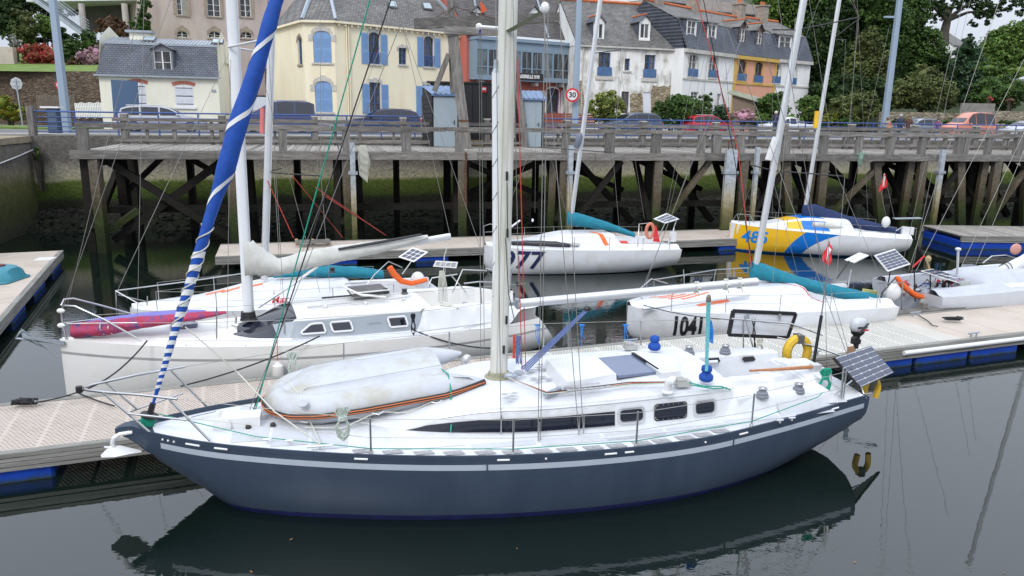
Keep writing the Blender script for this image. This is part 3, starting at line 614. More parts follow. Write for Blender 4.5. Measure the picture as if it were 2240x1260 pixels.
    def stays(s, pairs, r=.006, m='wire', name='stay'):
        for p, q in pairs: b = MB(); b.tube(line(p, q), r, 4); b.build(name, M[m], s.T)
    def stanchions(s, spec, h=.62, sgn=1, r=.013, wires=(1.0, .52), m='steel', zoff=0, inset=.06):
        tops = []
        for S in spec:
            b0 = s.side(S, s.col(2, S), sgn, -inset); b = MB(); b.tube([b0, b0+Vector((0, 0, h))], r, 6); b.build('stanchion', M[m], s.T); tops.append(b0)
        for w in wires:
            b = MB(); pts = [t+Vector((0, 0, h*w)) for t in tops]; b.tube(pts, .005, 4); b.build('lifeline', M['wire'], s.T)
        return tops
def mast(T, p, q, rx, ry, m, name='mast', groove=True, ax=None):
    p, q = Vector(p), Vector(q); ax = Vector(ax) if ax else Vector((1, 0, 0)); d = (q-p).normalized(); ax = (ax-d*ax.dot(d)).normalized(); ay = d.cross(ax); b = MB(); rings = []
    for k in range(13):
        c = p.lerp(q, k/12); rings.append([c+ax*(rx*math.copysign(abs(math.cos(a))**.8, math.cos(a)))+ay*(ry*math.copysign(abs(math.sin(a))**.8, math.sin(a))) for a in [2*math.pi*j/20 for j in range(20)]])
    b.loft(rings); o = b.build(name, m, T, smooth=True, auto=60)
    if groove:
        b = MB(); b.beam(p+ax*(rx+.006), q+ax*(rx+.006), .05, .03, up=ay); b.build('sail_track', M['alu'], T)
    return o
def onplane(x, y, B, t=0):                       # pixel -> point on the boat's vertical plane at offset t
    return PPL(x, y, B.b+B.n*t, B.n)
def coil(lab, p, m, h=.42, w=.12, nn=9, name='rope_coil', along=(1, 0, 0)):
    p = Vector(p); a = Vector(along); b = MB(); rnd = random.Random(int(p.x*97))
    for k in range(nn):
        o = (k/(nn-1)-.5); d = rnd.uniform(.78, 1.06); q = rnd.uniform(.75, 1.15); y = -.02-.035*rnd.random(); t0 = w*(o*.9)
        P = lambda x, z: p+a*x+Vector((0, y, z*h))
        b.tube([P(t0, .02), P(t0-.25*w*q, -.1), P(-.2*w+o*.1*w, -.32), P(-.62*w*q, -.6), P(-.45*w*q, -.86*d), P(o*.2*w, -1.0*d), P(.5*w*q, -.84*d), P(.6*w*q, -.58), P(.2*w+o*.1*w, -.32), P(t0+.2*w*q, -.1), P(t0, .02)], .0105, 5)
    for k in range(4): c = p+Vector((0, -.04, -h*(.27+.035*k))); b.tube([c+a*(w*.36*math.cos(q))+Vector((0, .045*math.sin(q), 0)) for q in [2*math.pi*i/10 for i in range(11)]], .013, 5)
    return b.build(name, m, label=lab, cat='rope')
def solar(parent, corners, nx, ny, frame=M['whitep'], gap=.012, fw=.03, lines=True, thick=.03, cellmat=None, nm='solar_panel'):
    a, bq, c, d = [Vector(p) for p in corners]; ex, ey = bq-a, d-a; n = ex.cross(ey).normalized()
    if n.y > 0 and abs(n.z) < .2: n = -n
    if n.z < 0: n = -n
    b = MB(); cc = (a+bq+c+d)/4; b.add([a, bq, bq+(c-bq), d, a-n*thick, bq-n*thick, c-n*thick, d-n*thick], [(0, 1, 2, 3), (7, 6, 5, 4), (0, 4, 5, 1), (1, 5, 6, 2), (2, 6, 7, 3), (3, 7, 4, 0)])
    fr = b.build(nm, frame, parent); lx, ly = ex.length, ey.length; MW[fr.name] = MW[parent.name]
    def at(u, v): return (a.lerp(bq, u)).lerp(d.lerp(c, u), v)+n*.004
    fx, fy = fw/lx, fw/ly
    for i in range(nx):
        for j in range(ny):
            gx, gy = gap/lx/2, gap/ly/2; u0, u1 = fx+(1-2*fx)*i/nx+gx, fx+(1-2*fx)*(i+1)/nx-gx; v0, v1 = fy+(1-2*fy)*j/ny+gy, fy+(1-2*fy)*(j+1)/ny-gy
            cu, cv = (u1-u0)*.13, (v1-v0)*.13; b = MB()
            b.poly([at(u0+cu, v0), at(u1-cu, v0), at(u1, v0+cv), at(u1, v1-cv), at(u1-cu, v1), at(u0+cu, v1), at(u0, v1-cv), at(u0, v0+cv)]); b.build('cell', cellmat or M['cell'], fr)
    return fr
def cover(T, name, pts, hs, w, m, seg=40, sag=.03, seed=1):
    """a wrinkled canvas bundle along a spar: pts = centre line, hs = (height, halfwidth) list"""
    r = random.Random(seed); b = MB(); rings = []; n = len(pts)-1
    for i in range(seg+1):
        u = i/seg*n; k = min(int(u), n-1); f = u-k; c = Vector(pts[k]).lerp(Vector(pts[k+1]), f); h = hs[k][0]*(1-f)+hs[k+1][0]*f; ww = hs[k][1]*(1-f)+hs[k+1][1]*f
        d = (Vector(pts[k+1])-Vector(pts[k])).normalized(); x = d.cross(Vector((0, 0, 1))).normalized(); ring = []
        for j in range(18):
            a = 2*math.pi*j/18; q = 1+.05*math.sin(i*.9+j*1.7+seed)+r.uniform(-.03, .03)
            sx = math.copysign(abs(math.cos(a))**(1.0), math.cos(a)); sy = math.sin(a)
            ww2 = ww*(1-.45*max(0, sy)); ring.append(c+x*(ww2*sx*q)+Vector((0, 0, h*sy*q)))
        rings.append(ring)
    b.loft(rings); return b.build(name, m, T, smooth=True, auto=70)
# ---------------------------------------------------------------- the slate blue yacht
STN = [(0, .02, 1.24, 1.1), (.04, .35, 1.22, .66), (.09, .72, 1.20, .18), (.14, 1.0, 1.18, -.35), (.28, 1.55, 1.13, -.8), (.42, 1.9, 1.10, -.95), (.56, 2.04, 1.09, -.95), (.7, 1.95, 1.10, -.8), (.82, 1.62, 1.14, -.45), (.9, 1.34, 1.17, -.1), (.96, 1.12, 1.2, .2), (1, .98, 1.22, .46)]
A = Boat('slate blue sloop with a white deck, silver stripe and upturned grey dinghy on its foredeck', 'yacht', (-6.2, 11.35), (6.5, 14.35), STN, n=3.0, m=2.1)
def mfA(j, S): return 0 if j == 0 else (2 if j < 8-0 and False else (1 if j == 1 and .55 < S < A.L-.25 and not (3.95+2.0 < S < 3.95+2.04) else (2 if j >= 7+1 else 0)))
def mfA(j, S):
    if j == 0: return 0
    if j == 1: return 3 if S < .75 else 0
    if j == 2: return 1 if (.6 < S < A.L-.12) else 0
    if j >= 9: return 2
    return 0
A.hull([M['navy'], M['stripe'], M['boot'], M['navy']], mfA, lines=(.012, .10, .195), zb=(.10,), N=90)
TA = A.T
def px2(x, y, z): return PZ(x, y, z)
def aroof(S, T): return 0
def ckA(S, T):
    on = smooth(10.0, 10.15, S)*(1-smooth(12.0, 12.5, S))
    near = .31*(smooth(.52, .58, T)*(1-smooth(1.02, 1.2, T))); far = .38*(smooth(-1.5, -1.36, T)*(1-smooth(-1.0, -.94, T)))
    mid = .1*(smooth(-.42, -.4, T)*(1-smooth(-.14, -.12, T))); sole = -.3*(smooth(-.93, -.9, T)*(1-smooth(-.5, -.46, T)))*smooth(10.2, 10.3, S)*(1-smooth(11.7, 11.8, S))
    return on*(near+far+mid+sole) + .26*smooth(11.95, 12.05, S)*(1-smooth(12.35, 12.8, S))*(1-smooth(.6, .95, abs(T+.2)))
A.deck([M['white'], M['nonskid'], M['greydeck']], ckA, N=220, K=84, camber=.06, inset=.035, mf=lambda S, T: (2 if (10.2 < S < 11.95 and -.12 < T < .54) else (1 if (abs(T) > .98 and 4.2 < S < 12.0) or S < 4.2 and S > .5 else 0)))
nsk = lm('nonskid_patch', (.50, .52, .555), rough=.9, var=.06, bump=.2, bs=150, dirt=(.4, .4, .37), ds=2.5, da=.6)
for sg in (1, -1):
    for k in range(7): s0_ = 4.3+k*1.12; A.deckpatch(lambda T, s0_=s0_: s0_, lambda T, s0_=s0_: s0_+1.04, sg*1.36-.2*(sg < 0), sg*(A.col(1, s0_+.5)-.42), nsk, 'nonskid_panel', n=3)
for k in range(3):
    s0_ = 1.7+k*.62
    for sg in (1, -1): A.deckpatch(lambda T, s0_=s0_: s0_, lambda T, s0_=s0_: s0_+.56, sg*.06, sg*(A.col(1, s0_)-.2), nsk, 'nonskid_panel', n=4)
# toe rail standing proud of the sheer, with fairlead slots
for sgn in (1, -1):
    b = MB(); rings = []
    for i in range(91):
        S = .35+(A.L-.45)*i/90; z = A.col(2, S)
        p0, p1 = A.side(S, z, sgn, .004), A.side(S, z, sgn, -.028); rings.append([p0-Vector((0, 0, .02)), p0+Vector((0, 0, .05)), p1+Vector((0, 0, .05)), p1-Vector((0, 0, .04))])
    b.loft(rings); b.build('toe_rail', M['navy'], TA, smooth=True, auto=30)
def slot(S, l, z0, h=.032):
    b = MB(); pts = [];
    for i in range(7):
        s_ = S-l/2+l*i/6; z = A.col(2, s_)+z0; p = A.side(s_, z, 1, .014); pts.append(p)
    b.tube(pts, h/2, 8); return b.build('fairlead', M['whitep'], TA, smooth=True)
for x, y, l in [(428, 967, .22), (487, 978, .2), (790, 1004, .2), (1103, 1004, .19), (1336, 986, .2), (1380, 986, .15), (1636, 953, .17), (1829, 900, .17)]:
    S, T = A.ST(x, y, 1.12); slot(S, l, -.02)
for x, y in [(359, 962), (371, 964), (384, 965), (1197, 997), (1552, 966)]:
    S, T = A.ST(x, y, 1.14); b = MB(); b.blob(A.side(S, A.col(2, S)-.03, 1, .006), .02, .02, .02, n=6, k=4); b.build('drain_hole', M['whitep'], TA)
# vertical breaks of the silver stripe
for x, y in [(1067, 1020), (1612, 970)]:
    S, T = A.ST(x, y, 1.0); b = MB(); p0, p1 = A.side(S, A.col(2, S)-.095, 1, .006), A.side(S, A.col(2, S)-.2, 1, .006); b.beam(p0, p1, .02, .02); b.build('stripe_gap', M['navy'], TA)
# stem fitting and anchor
pb = A.P(0, 0, 1.24); b = MB(); b.loft([[A.P(s_, w, z) for w, z in ((-.1*k, zt), (.1*k, zt), (.1*k, zb_), (-.1*k, zb_))] for s_, k, zt, zb_ in ((-.12, .5, 1.26, 1.19), (.0, .9, 1.31, 1.14), (.16, 1.3, 1.32, 1.08), (.4, 2.6, 1.27, 1.0), (.55, 3.6, 1.2, 1.0))]); b.build('stem_head', M['navy'], TA, smooth=True)
an = thing('anchor', 'white plough anchor hanging under the bow of the slate blue yacht', 'anchor', tuple(PZ(265, 985, 1.0)))
q = lambda x, y, t=.12: onplane(x, y, A, t)
b = MB(); b.loft([[q(220, 996), q(222, 1001), q(222, 1001, .05)], [q(240, 975, .12), q(250, 1000, .3), q(250, 998, -.15)], [q(262, 974, .1), q(285, 993, .25), q(285, 990, -.1)], [q(308, 985), q(311, 989), q(310, 989, .08)]]); b.build('fluke', M['whitep'], an, smooth=True)
b = MB(); b.tube([q(252, 985), q(246, 968), q(250, 958), q(262, 950), q(290, 945)], [.035, .04, .04, .035, .03], 8); b.build('shank', M['whitep'], an, smooth=True)
b = MB(); b.tube([q(228, 978), q(246, 979)], .015, 6); b.build('tripping_eye', M['whitep'], an)
# cabin trunk
cabt = -.2
def trunk(S):                        # half width of base / top, height
    f = smooth(3.6, 6.6, S); aft = smooth(9.4, 10.4, S)
    wb_ = hermite([3.2, 4.2, 5.2, 6.2, 7.5, 10.3], [.3, .8, 1.08, 1.3, 1.36, 1.3], S); return (wb_, max(.1, wb_-.09), .03+.44*smooth(3.3, 6.2, S)+.05*smooth(6, 9, S))
rings = []
for i in range(61):
    S = 3.5+6.7*i/60; wb_, wt, h = trunk(S); zd = A.col(2, S)-.02; c = cabt+.0
    pr = []
    for j in range(25):
        u = j/24; t = -1+2*u
        if j in (0, 24): pr.append(A.P(S, c+math.copysign(wb_, t), zd-.02))
        elif j in (1, 23): pr.append(A.P(S-.02, c+math.copysign(wt+.015, t), zd+h-.06))
        else:
            tt = (j-12)/10; pr.append(A.P(S, c+wt*tt, zd+h+.075*(1-tt*tt)))
    rings.append(pr)
b = MB(); b.loft(rings, closed=False, mf=lambda i, j: 0 if j in (0, 1, 22, 23) else 1)
b.poly([p for p in rings[-1]], 0); b.build('coachroof', [M['white'], M['nonskid']], TA, smooth=True, auto=28)
def side_pt(S, f, out=.012, sgn=1):     # f 0 bottom .. 1 top of the cabin side
    wb_, wt, h = trunk(S); zd = A.col(2, S)-.02; return A.P(S, cabt+sgn*(wb_+(wt+.015-wb_)*f+out), zd-.02+(h-.04)*f)
def sidewin(S0, S1, f0, f1, name, m, taper=False, fr=False, rivets=True):
    n = 24
    def outl(S0, S1, f0, f1, r, out):
        pts = []
        for k in range(4):
            cx, cy = ((S1-r), (f1-r*2)) if k == 0 else ((S0+r, f1-r*2) if k == 1 else ((S0+r, f0+r*2) if k == 2 else (S1-r, f0+r*2)))
            for a in range(5):
                an_ = math.pi/2*k+math.pi/8*a; pts.append(side_pt(cx+r*math.cos(an_), cy+2*r*math.sin(an_), out))
        return pts
    if taper:
        n = 64; b = MB(); top, bot = [], []
        for i in range(n+1):
            S = S0+(S1-S0)*i/n; ft = f0+.02+(f1-f0-.02)*smooth(-.45, .22, i/n) if i else f0+.02; ft = f0+(f1-f0)*min(1, .05+(i/n)/.17); top.append(side_pt(S, ft, .03)); bot.append(side_pt(S, f0, .03))
        b.loft([top, bot], closed=False); o = b.build(name, m, TA); ed = top+bot[::-1]
    else:
        o = MB().poly(outl(S0, S1, f0, f1, .06, .02)).build(name, m, TA); ed = outl(S0+.02, S1-.02, f0+.05, f1-.05, .05, .024)
    if fr:
        b = MB(); pts = outl(S0-.03, S1+.03, f0-.08, f1+.08, .07, .014); b.tube(pts+[pts[0], pts[1]], .02, 5); b.build('window_frame', M['alu'], o)
    if rivets:
        b = MB(); L_ = len(ed)
        for i in range(L_):
            p, q_ = ed[i], ed[(i+1) % L_]; k = max(1, int((q_-p).length/.085))
            for w in range(k):
                c = p.lerp(q_, w/k); b.blob(c, .008, .008, .008, n=4, k=2)
        b.build('rivets', lm('rivet', (.45, .42, .34), rough=.4), o, kind='stuff')
    return o
for x0, x1, nm in ((855, 1344, 'l'), (1354, 1408, 'f'), (1431, 1504, 'm'), (1521, 1566, 'f2')):
    S0, S1 = [(onplane(x, 930-.06*max(0, x-1200), A, 1.14)-A.b).dot(A.a) for x in (x0, x1)]
    if nm == 'l': sidewin(S0, S1, .2, .72, 'long_window', M['glassd'], taper=True)
    elif nm[0] == 'f': sidewin(S0+.02, S1-.02, .3, .72, 'window', M['glassd'], fr=True, rivets=False)
    else: sidewin(S0, S1, .2, .82, 'window', M['glassd'])
b = MB(); pts = [side_pt(5.0+i*.25, 1.02, .0)+Vector((0, 0, .0)) for i in range(20)]; b.tube(pts, .022, 6); b.build('grab_rail_base', M['alu'], TA, smooth=True)
b = MB()
for i in range(22): b.blob(side_pt(4.9+i*.23, .95, .03), .012, .012, .012, n=6, k=3)
b.build('bolt_heads', M['whitep'], TA, kind='stuff')
# companion roof (raised hatch garage), sliding tinted hatch, aft cabin face
def onA(x, y, z): S, T = A.ST(x, y, z); return A.P(S, T, z)
ga = MB(); top = [onA(1195, 785, 1.78), onA(1303, 778, 1.78), onA(1348, 818, 1.78), onA(1240, 836, 1.78)]; bt = [p+Vector((0, 0, -.16)) for p in top]; bt[0] += -A.a*.1+Vector((0, 0, 0)); bt[3] += -A.a*.1+A.n*.05; bt[2] += A.n*.05
ga.add(top+bt, [(0, 3, 2, 1), (0, 1, 5, 4), (1, 2, 6, 5), (2, 3, 7, 6), (3, 0, 4, 7)]); ga.build('hatch_garage', M['white'], TA)
hp = [onA(1304, 783, 1.74), onA(1384, 775, 1.72), onA(1440, 812, 1.72), onA(1352, 822, 1.74)]; n_ = Vector((0, 0, -.05))
b = MB(); b.add(hp+[p+n_ for p in hp], [(0, 3, 2, 1), (0, 1, 5, 4), (1, 2, 6, 5), (2, 3, 7, 6), (3, 0, 4, 7)]); b.build('sliding_hatch', M['tint'], TA)
b = MB(); b.beam(hp[1]+Vector((0, 0, .02)), hp[2]+Vector((0, 0, .02)), .05, .04); b.build('hatch_handle', M['black'], TA)
# raised aft roof block with windows to the cockpit
def wedge(pts, dz, name, m): b = MB(); lo = [p-Vector((0, 0, dz)) for p in pts]; k = len(pts); b.add(pts+lo, [tuple(reversed(range(k)))]+[(i, (i+1) % k, (i+1) % k+k, i+k) for i in range(k)]); return b.build(name, m, TA)
wedge([onA(1380, 767, 1.76), onA(1478, 777, 1.76), onA(1488, 812, 1.76), onA(1446, 816, 1.76)], .3, 'companion_side', M['white'])
f0, f1 = onA(1420, 791, 1.62), onA(1465, 787, 1.62); dn = Vector((0, 0, -.26))
up_ = (PPL(1425, 814, f0, A.n)-f0); fr_ = MB(); pw = [PPL(x, y, f0+A.n*.12, A.n) for x, y in ((1424, 789), (1466, 786), (1465, 813), (1432, 813))]
fr_.poly([PPL(x, y, f0+A.n*.115, A.n) for x, y in ((1419, 787), (1469, 783), (1468, 815), (1446, 815))]); fo = fr_.build('window_frame', M['alu'], TA)
b = MB(); b.poly([PPL(x, y, f0+A.n*.125, A.n) for x, y in ((1424, 793), (1436, 792), (1437, 806), (1430, 803))]); b.build('pane', M['glassd'], fo)
b = MB(); b.poly([PPL(x, y, f0+A.n*.125, A.n) for x, y in ((1439, 792), (1463, 790), (1463, 812), (1446, 811))]); b.build('pane', M['glassd'], fo)
pass
fc = onA(1480, 812, 1.3)
for xs in ([(1546, 784), (1572, 782), (1576, 790), (1571, 795), (1549, 796), (1544, 790)], [(1626, 781), (1648, 779), (1653, 786), (1649, 790), (1629, 792), (1623, 786)], [(1484, 788), (1490, 787), (1492, 794), (1488, 799), (1484, 798)]):
    p_ = A.P(0, -.83, 1.3); b = MB(); b.poly([PPL(x, y, p_, A.n) for x, y in xs]); b.build('locker_opening', M['black'], TA)
b = MB(); b.tube([onplane(1550, 792, A, -.8), onplane(1569, 791, A, -.8)], .035, 8); b.build('bottle_rest', M['whitep'], TA, smooth=True)
# near coaming slab with white top panels
pass
pass
pass
pass
# tiller
til = MB(); til.tube([onA(1640, 811, 1.72), onA(1700, 808, 1.68), onA(1775, 803, 1.6)], [.022, .03, .042], 8); til.build('tiller', M['wood'], TA, smooth=True)
b = MB(); c = onA(1783, 806, 1.55); b.obox(c, A.a*.09, A.n*.08, (0, 0, .09)); b.obox(c-Vector((0, 0, .17)), A.a*.05, A.n*.06, (0, 0, .1)); b.build('rudder_head', M['alu'], TA)
# winches
def winch(x, y, z, r=.1, h=.19, top=None, base='galv'):
    c = onA(x, y, z); b = MB(); b.lathe(c, [(r*1.15, 0), (r*1.15, .03), (r*1.0, .045), (r*.98, .08), (r*.7, .1), (r*.66, h*.75)], 16); o = b.build('winch', lm('winch_grey', (.16, .17, .2), rough=.45), TA, smooth=True, auto=40); b = MB(); b.lathe(c+Vector((0, 0, h*.7)), [(r*.6, 0), (r*.84, .02), (r*.84, .035), (r*.5, .04), (r*.45, .05)], 14); b.build('winch_top', M['steel'], o, smooth=True, auto=40); return o
for x, y, z in [(1667, 868, 1.42), (1746, 858, 1.42), (1507, 775, 1.6), (1586, 772, 1.55)]: winch(x, y, z)
def slabbox(S0, S1, t0, t1, s0t, s1t, h, name, m='white', tap=.06):
    b = MB(); lo, hi = [], []
    for S, a_, c_ in ((S0, t0, t1), (S1, s0t, s1t)):
        z = A.col(2, S)-.02; lo.append((A.P(S, a_, z-.3), A.P(S, c_, z-.3))); hi.append((A.P(S, a_+tap, z+h), A.P(S, c_-tap, z+h)))
    v = [lo[0][0], lo[0][1], lo[1][1], lo[1][0], hi[0][0]+A.a*tap*.5, hi[0][1]+A.a*tap*.5, hi[1][1]-A.a*tap, hi[1][0]-A.a*tap]
    b.add(v, [(4, 5, 6, 7), (0, 1, 5, 4), (1, 2, 6, 5), (2, 3, 7, 6), (3, 0, 4, 7)]); o = b.build(name, M[m], TA)
    bv = o.modifiers.new('bevel', 'BEVEL'); bv.width = .03; bv.segments = 2; return o
slabbox(10.2, 12.3, -1.38, -.93, -1.12, -.78, .40, 'far_coaming'); slabbox(10.22, 12.1, .56, 1.16, .42, .9, .34, 'near_coaming'); slabbox(12.02, 12.75, -.72, .42, -.6, .38, .33, 'aft_locker')
def cosy(x, y, z, lab, two=True):
    c = onA(x, y, z); b = MB(); b.lathe(c, [(.09, 0), (.125, .03), (.13, .09), (.09, .14), (.07, .16), (.1, .2), (.09, .27), (.03, .3)], 12); o = b.build('winch_cover', M['blue'], label=lab, cat='cover', smooth=True, auto=70, group='bright blue winch covers on the slate blue yacht')
cosy(1544, 833, 1.72, 'bright blue cloth winch cover under the hanging green tackle'); cosy(1431, 765, 1.72, 'bright blue cloth winch cover beside the tinted hatch, on the far side of the roof')
# rope clutches and organisers
def clutch(x, y, z, n=5):
    c = onA(x, y, z)
    for k in range(n): b = MB(); o = A.n*(k-n/2)*.05; b.obox(c+o, A.a*.13, A.n*.021, (0, 0, .05)); b.obox(c+o+A.a*-.04+Vector((0, 0, .07)), A.a*.08, A.n*.015, (0, 0, .014)); b.build('rope_clutch', lm('clutch', (.42, .42, .4), rough=.5), TA)
clutch(1494, 838, 1.72, 4); clutch(1380, 758, 1.7, 4)
b = MB(); c = onA(1208, 858, 1.66); d_ = (onA(1224, 852, 1.66)-onA(1192, 866, 1.66)).normalized(); b.obox(c, d_*.2, Vector((-d_.y, d_.x, 0))*.045, (0, 0, .03)); b.build('deck_organiser', M['galv'], TA)
m0 = onA(1112, 826, 1.72)
for k, (mt, dx) in enumerate((('rope', 0), ('ropeg', 3), ('roper', 6), ('ropek', -3))):
    b = MB(); b.tube([m0, onA(1196+dx, 862-k, 1.7), onA(1380+dx, 842-k*2, 1.72), onA(1480, 838-k, 1.77)], .01, 5); b.build('halyard_tail', M[mt], TA)
b = MB(); b.tube([onA(1505, 836, 1.75), onA(1540, 845, 1.72), onA(1578, 845, 1.7), onA(1598, 853, 1.6)], .012, 5); b.tube([onA(1512, 842, 1.75), onA(1560, 850, 1.68), onA(1590, 848, 1.66)], .012, 5); b.build('halyard_tail', M['ropeg'], TA)
# cowl vents
for x, y, z in ((1460, 858, 1.66), (1015, 806, 1.3)):
    c = onA(x, y, z); b = MB(); b.lathe(c, [(.1, 0), (.1, .02), (.06, .03)], 12); b.tube([c, c+Vector((0, 0, .13)), c+Vector((.01, -.02, .19)), c+Vector((.06, -.05, .23)), c+Vector((.1, -.07, .22))], [.06, .065, .075, .08, .085], 12); b.build('cowl_vent', M['whitep'], TA, smooth=True, auto=50)
# non-slip pads on side deck and roof
pad = lm('grip_pad', (.32, .32, .33), rough=.9, var=.15, vs=30)
k = 0; S = 3.55
for x in [787, 852, 920, 986, 1055, 1116, 1182, 1240, 1300, 1355, 1415, 1462, 1520, 1566, 1612]:
    S = A.ST(x, 990-12*max(0, (x-1200)/400)**1.6, 1.1)[0]; w = A.col(1, S)-.24; zz = A.col(2, S)-.03+.06*(1-((w)/(A.col(1, S)-.035))**2)
    for h in (0, 1):
        c = A.P(S+h*.15, w, zz+.012); b = MB(); b.poly([c+A.a*a_+A.n*n2 for a_, n2 in ((-.12, -.07), (.02, -.07), (.07, .07), (-.07, .07))]); b.build('grip_pad', pad, TA)
for x0, y0 in [(1104, 862), (1120, 866), (1111, 871), (1125, 860), (1168, 827), (1186, 824), (1178, 832), (1200, 829), (1177, 804), (1190, 807), (1165, 809), (1200, 802), (1180, 797), (1156, 812), (905, 915), (925, 920), (835, 925)]:
    z = 1.67 if x0 > 1000 else 1.17; b = MB(); c = onA(x0, y0, z); b.poly([c-A.a*.09, c+A.n*.05, c+A.a*.09, c-A.n*.05]); b.build('grip_pad', pad, TA)
for r_ in range(2):
    for k in range(8):
        c = onA(1224+k*12+r_*22, 847-k*1.15+r_*7, 1.735+.0); b = MB(); b.poly([c+A.a*a_+A.n*n2 for a_, n2 in ((-.045, -.05), (.045, -.05), (.045, .03), (-.045, .03))]); b.build('grip_pad', pad, TA)
# genoa tracks on side deck
b = MB(); b.tube([onA(1320, 958, 1.16), onA(1500, 940, 1.16), onA(1600, 925, 1.17), onA(1740, 909, 1.2)], .018, 5); b.build('genoa_track', M['alu'], TA)
for x, y in [(700, 982), (1830, 885), (585, 967), (633, 970), (1706, 925), (1732, 920), (1838, 868)]:
    c = onA(x, y, 1.2); l = .2 if x in (700, 1830) else .06; b = MB(); b.tube([c-A.a*l+Vector((0, 0, .05)), c+A.a*l+Vector((0, 0, .05))], .017, 6); b.tube([c, c+Vector((0, 0, .05))], .02, 6); b.build('deck_cleat', M['alu'], TA)
# windlass and foredeck fittings
c = onA(490, 925, 1.25); b = MB(); b.obox(c+A.a*.28, A.a*.3, A.n*.17, (0, 0, .13)); b.lathe(c+A.n*.17+Vector((0, 0, .03)), [(.01, 0), (.14, .0), (.14, .05), (.08, .07), (.02, .08)], 16, axis=tuple(A.n)); b.lathe(c-A.n*.17+Vector((0, 0, .03)), [(.01, -.0), (.12, .0), (.12, -.08), (.02, -.08)], 16, axis=tuple(A.n)); b.build('windlass', M['whitep'], TA, smooth=True, auto=30)
b = MB()
for k in range(16): b.blob(onA(420+k*3.4, 912-k*.8, 1.3), .018, .012, .012, n=5, k=3)
b.build('anchor_chain', M['galv'], TA)
for x, y in [(543, 935), (597, 930)]: b = MB(); b.blob(onA(x, y, 1.22), .05, .05, .05, n=8, k=5); b.build('deck_plug', M['black'], TA)
for zz in (0,):
    b = MB(); b.tube([onA(330, 915, 1.28), onA(335, 890, 1.4)], .02, 6); b.build('chainplate', M['steel'], TA)
# pulpit
def tb(T, pts, r=.02, m='steel', name='pulpit', n=8): b = MB(); b.tube([Vector(p) for p in pts], r, n); return b.build(name, M[m], T, smooth=True, auto=60)
h1, h2 = 1.86, 1.52
nr, fr2 = (lambda x, y, z=h1: PZ(x, y, z)), None
tb(TA, [onplane(388, 873, A, .62), onplane(310, 864, A, .42), onplane(230, 858, A, .2), onplane(187, 853, A, .05), onplane(184, 848, A, -.05), onplane(200, 842, A, -.15), onplane(300, 820, A, -.45), onplane(405, 802, A, -.85)], .022)
for (x, y, t), (x2, y2, t2) in [((230, 835, -.25), (300, 895, -.3)), ((225, 858, .2), (333, 950, .28)), ((370, 873, .58), (460, 965, .72)), ((375, 811, -.8), (468, 905, -.85))]:
    tb(TA, [onplane(x, y, A, t), onplane(x2, y2, A, t2)], .019)
tb(TA, [onplane(282, 905, A, .28), onplane(410, 919, A, .6)], .018); tb(TA, [onplane(285, 900, A, -.3), onplane(400, 860, A, -.75)], .016)
c = onplane(173, 852, A, 0); b = MB(); b.lathe(c-Vector((0, 0, .05)), [(.05, 0), (.05, .1), (.02, .11)], 10); b.build('bow_light', M['black'], TA)
# stanchions and lifelines near side
stx = [(462, 965, 845), (811, 988, 887), (1123, 992, 888), (1397, 978, 876), (1650, 938, 845), (1840, 884, 800)]
tops = []
for x, y, yt in stx[1:]:
    S, T = A.ST(x, y, 1.15); w = A.col(1, S)-.07; p = A.P(S, w, A.col(2, S)); tops.append(p); tb(TA, [p, p+Vector((0, 0, .62))], .016, name='stanchion', n=6); b = MB(); b.lathe(p, [(.04, 0), (.035, .04), (.02, .08)], 8); b.build('stanchion_foot', M['steel'], TA)
p0 = onplane(388, 873, A, .62); pu = Vector((0, 0, 1))
b = MB(); b.tube([p0]+[t+pu*.6 for t in tops], .005, 4); b.build('lifeline', M['wire'], TA)
b = MB(); b.tube([p0-pu*.3]+[t+pu*.3 for t in tops], .005, 4); b.build('lifeline', M['wire'], TA)
b = MB(); b.tube([onplane(345, 905, A, .1), onA(560, 955, 1.25)]+[t+pu*.12 for t in tops[:-1]]+[onA(1790, 868, 1.5), onA(1800, 858, 1.5)], .008, 5); b.build('furling_line', M['ropeg'], TA)
# far side stanchions
ft = []
for x, yt, yb in [(752, 750, 800), (983, 726, 778), (1189, 708, 760), (1402, 702, 755), (1626, 698, 770)]:
    p = onplane(x, yb, A, -1.75); q_ = onplane(x, yt, A, -1.75); ft.append(q_); tb(TA, [p, q_], .015, name='stanchion', n=6)
b = MB(); b.tube([onplane(405, 802, A, -.85)]+ft+[onplane(1790, 725, A, -1.1)], .005, 4); b.build('lifeline', M['wire'], TA)
# pushpit
tb(TA, [onplane(1600, 697, A, -1.6), onplane(1730, 708, A, -1.5), onplane(1800, 733, A, -1.2)], .02, name='pushpit')
tb(TA, [onplane(1700, 738, A, -1.5), onplane(1780, 757, A, -1.2), onplane(1845, 780, A, -.9)], .02, name='pushpit')
tb(TA, [onplane(1838, 888, A, .9), onplane(1842, 845, A, .9), onplane(1846, 805, A, .9)], .02, name='pushpit'); tb(TA, [onplane(1818, 868, A, .9), onplane(1862, 834, A, .8), onplane(1880, 815, A, .4)], .018, name='pushpit')
tb(TA, [onplane(1650, 770, A, -1.5), onplane(1628, 690, A, -1.5)], .015, name='stanchion')
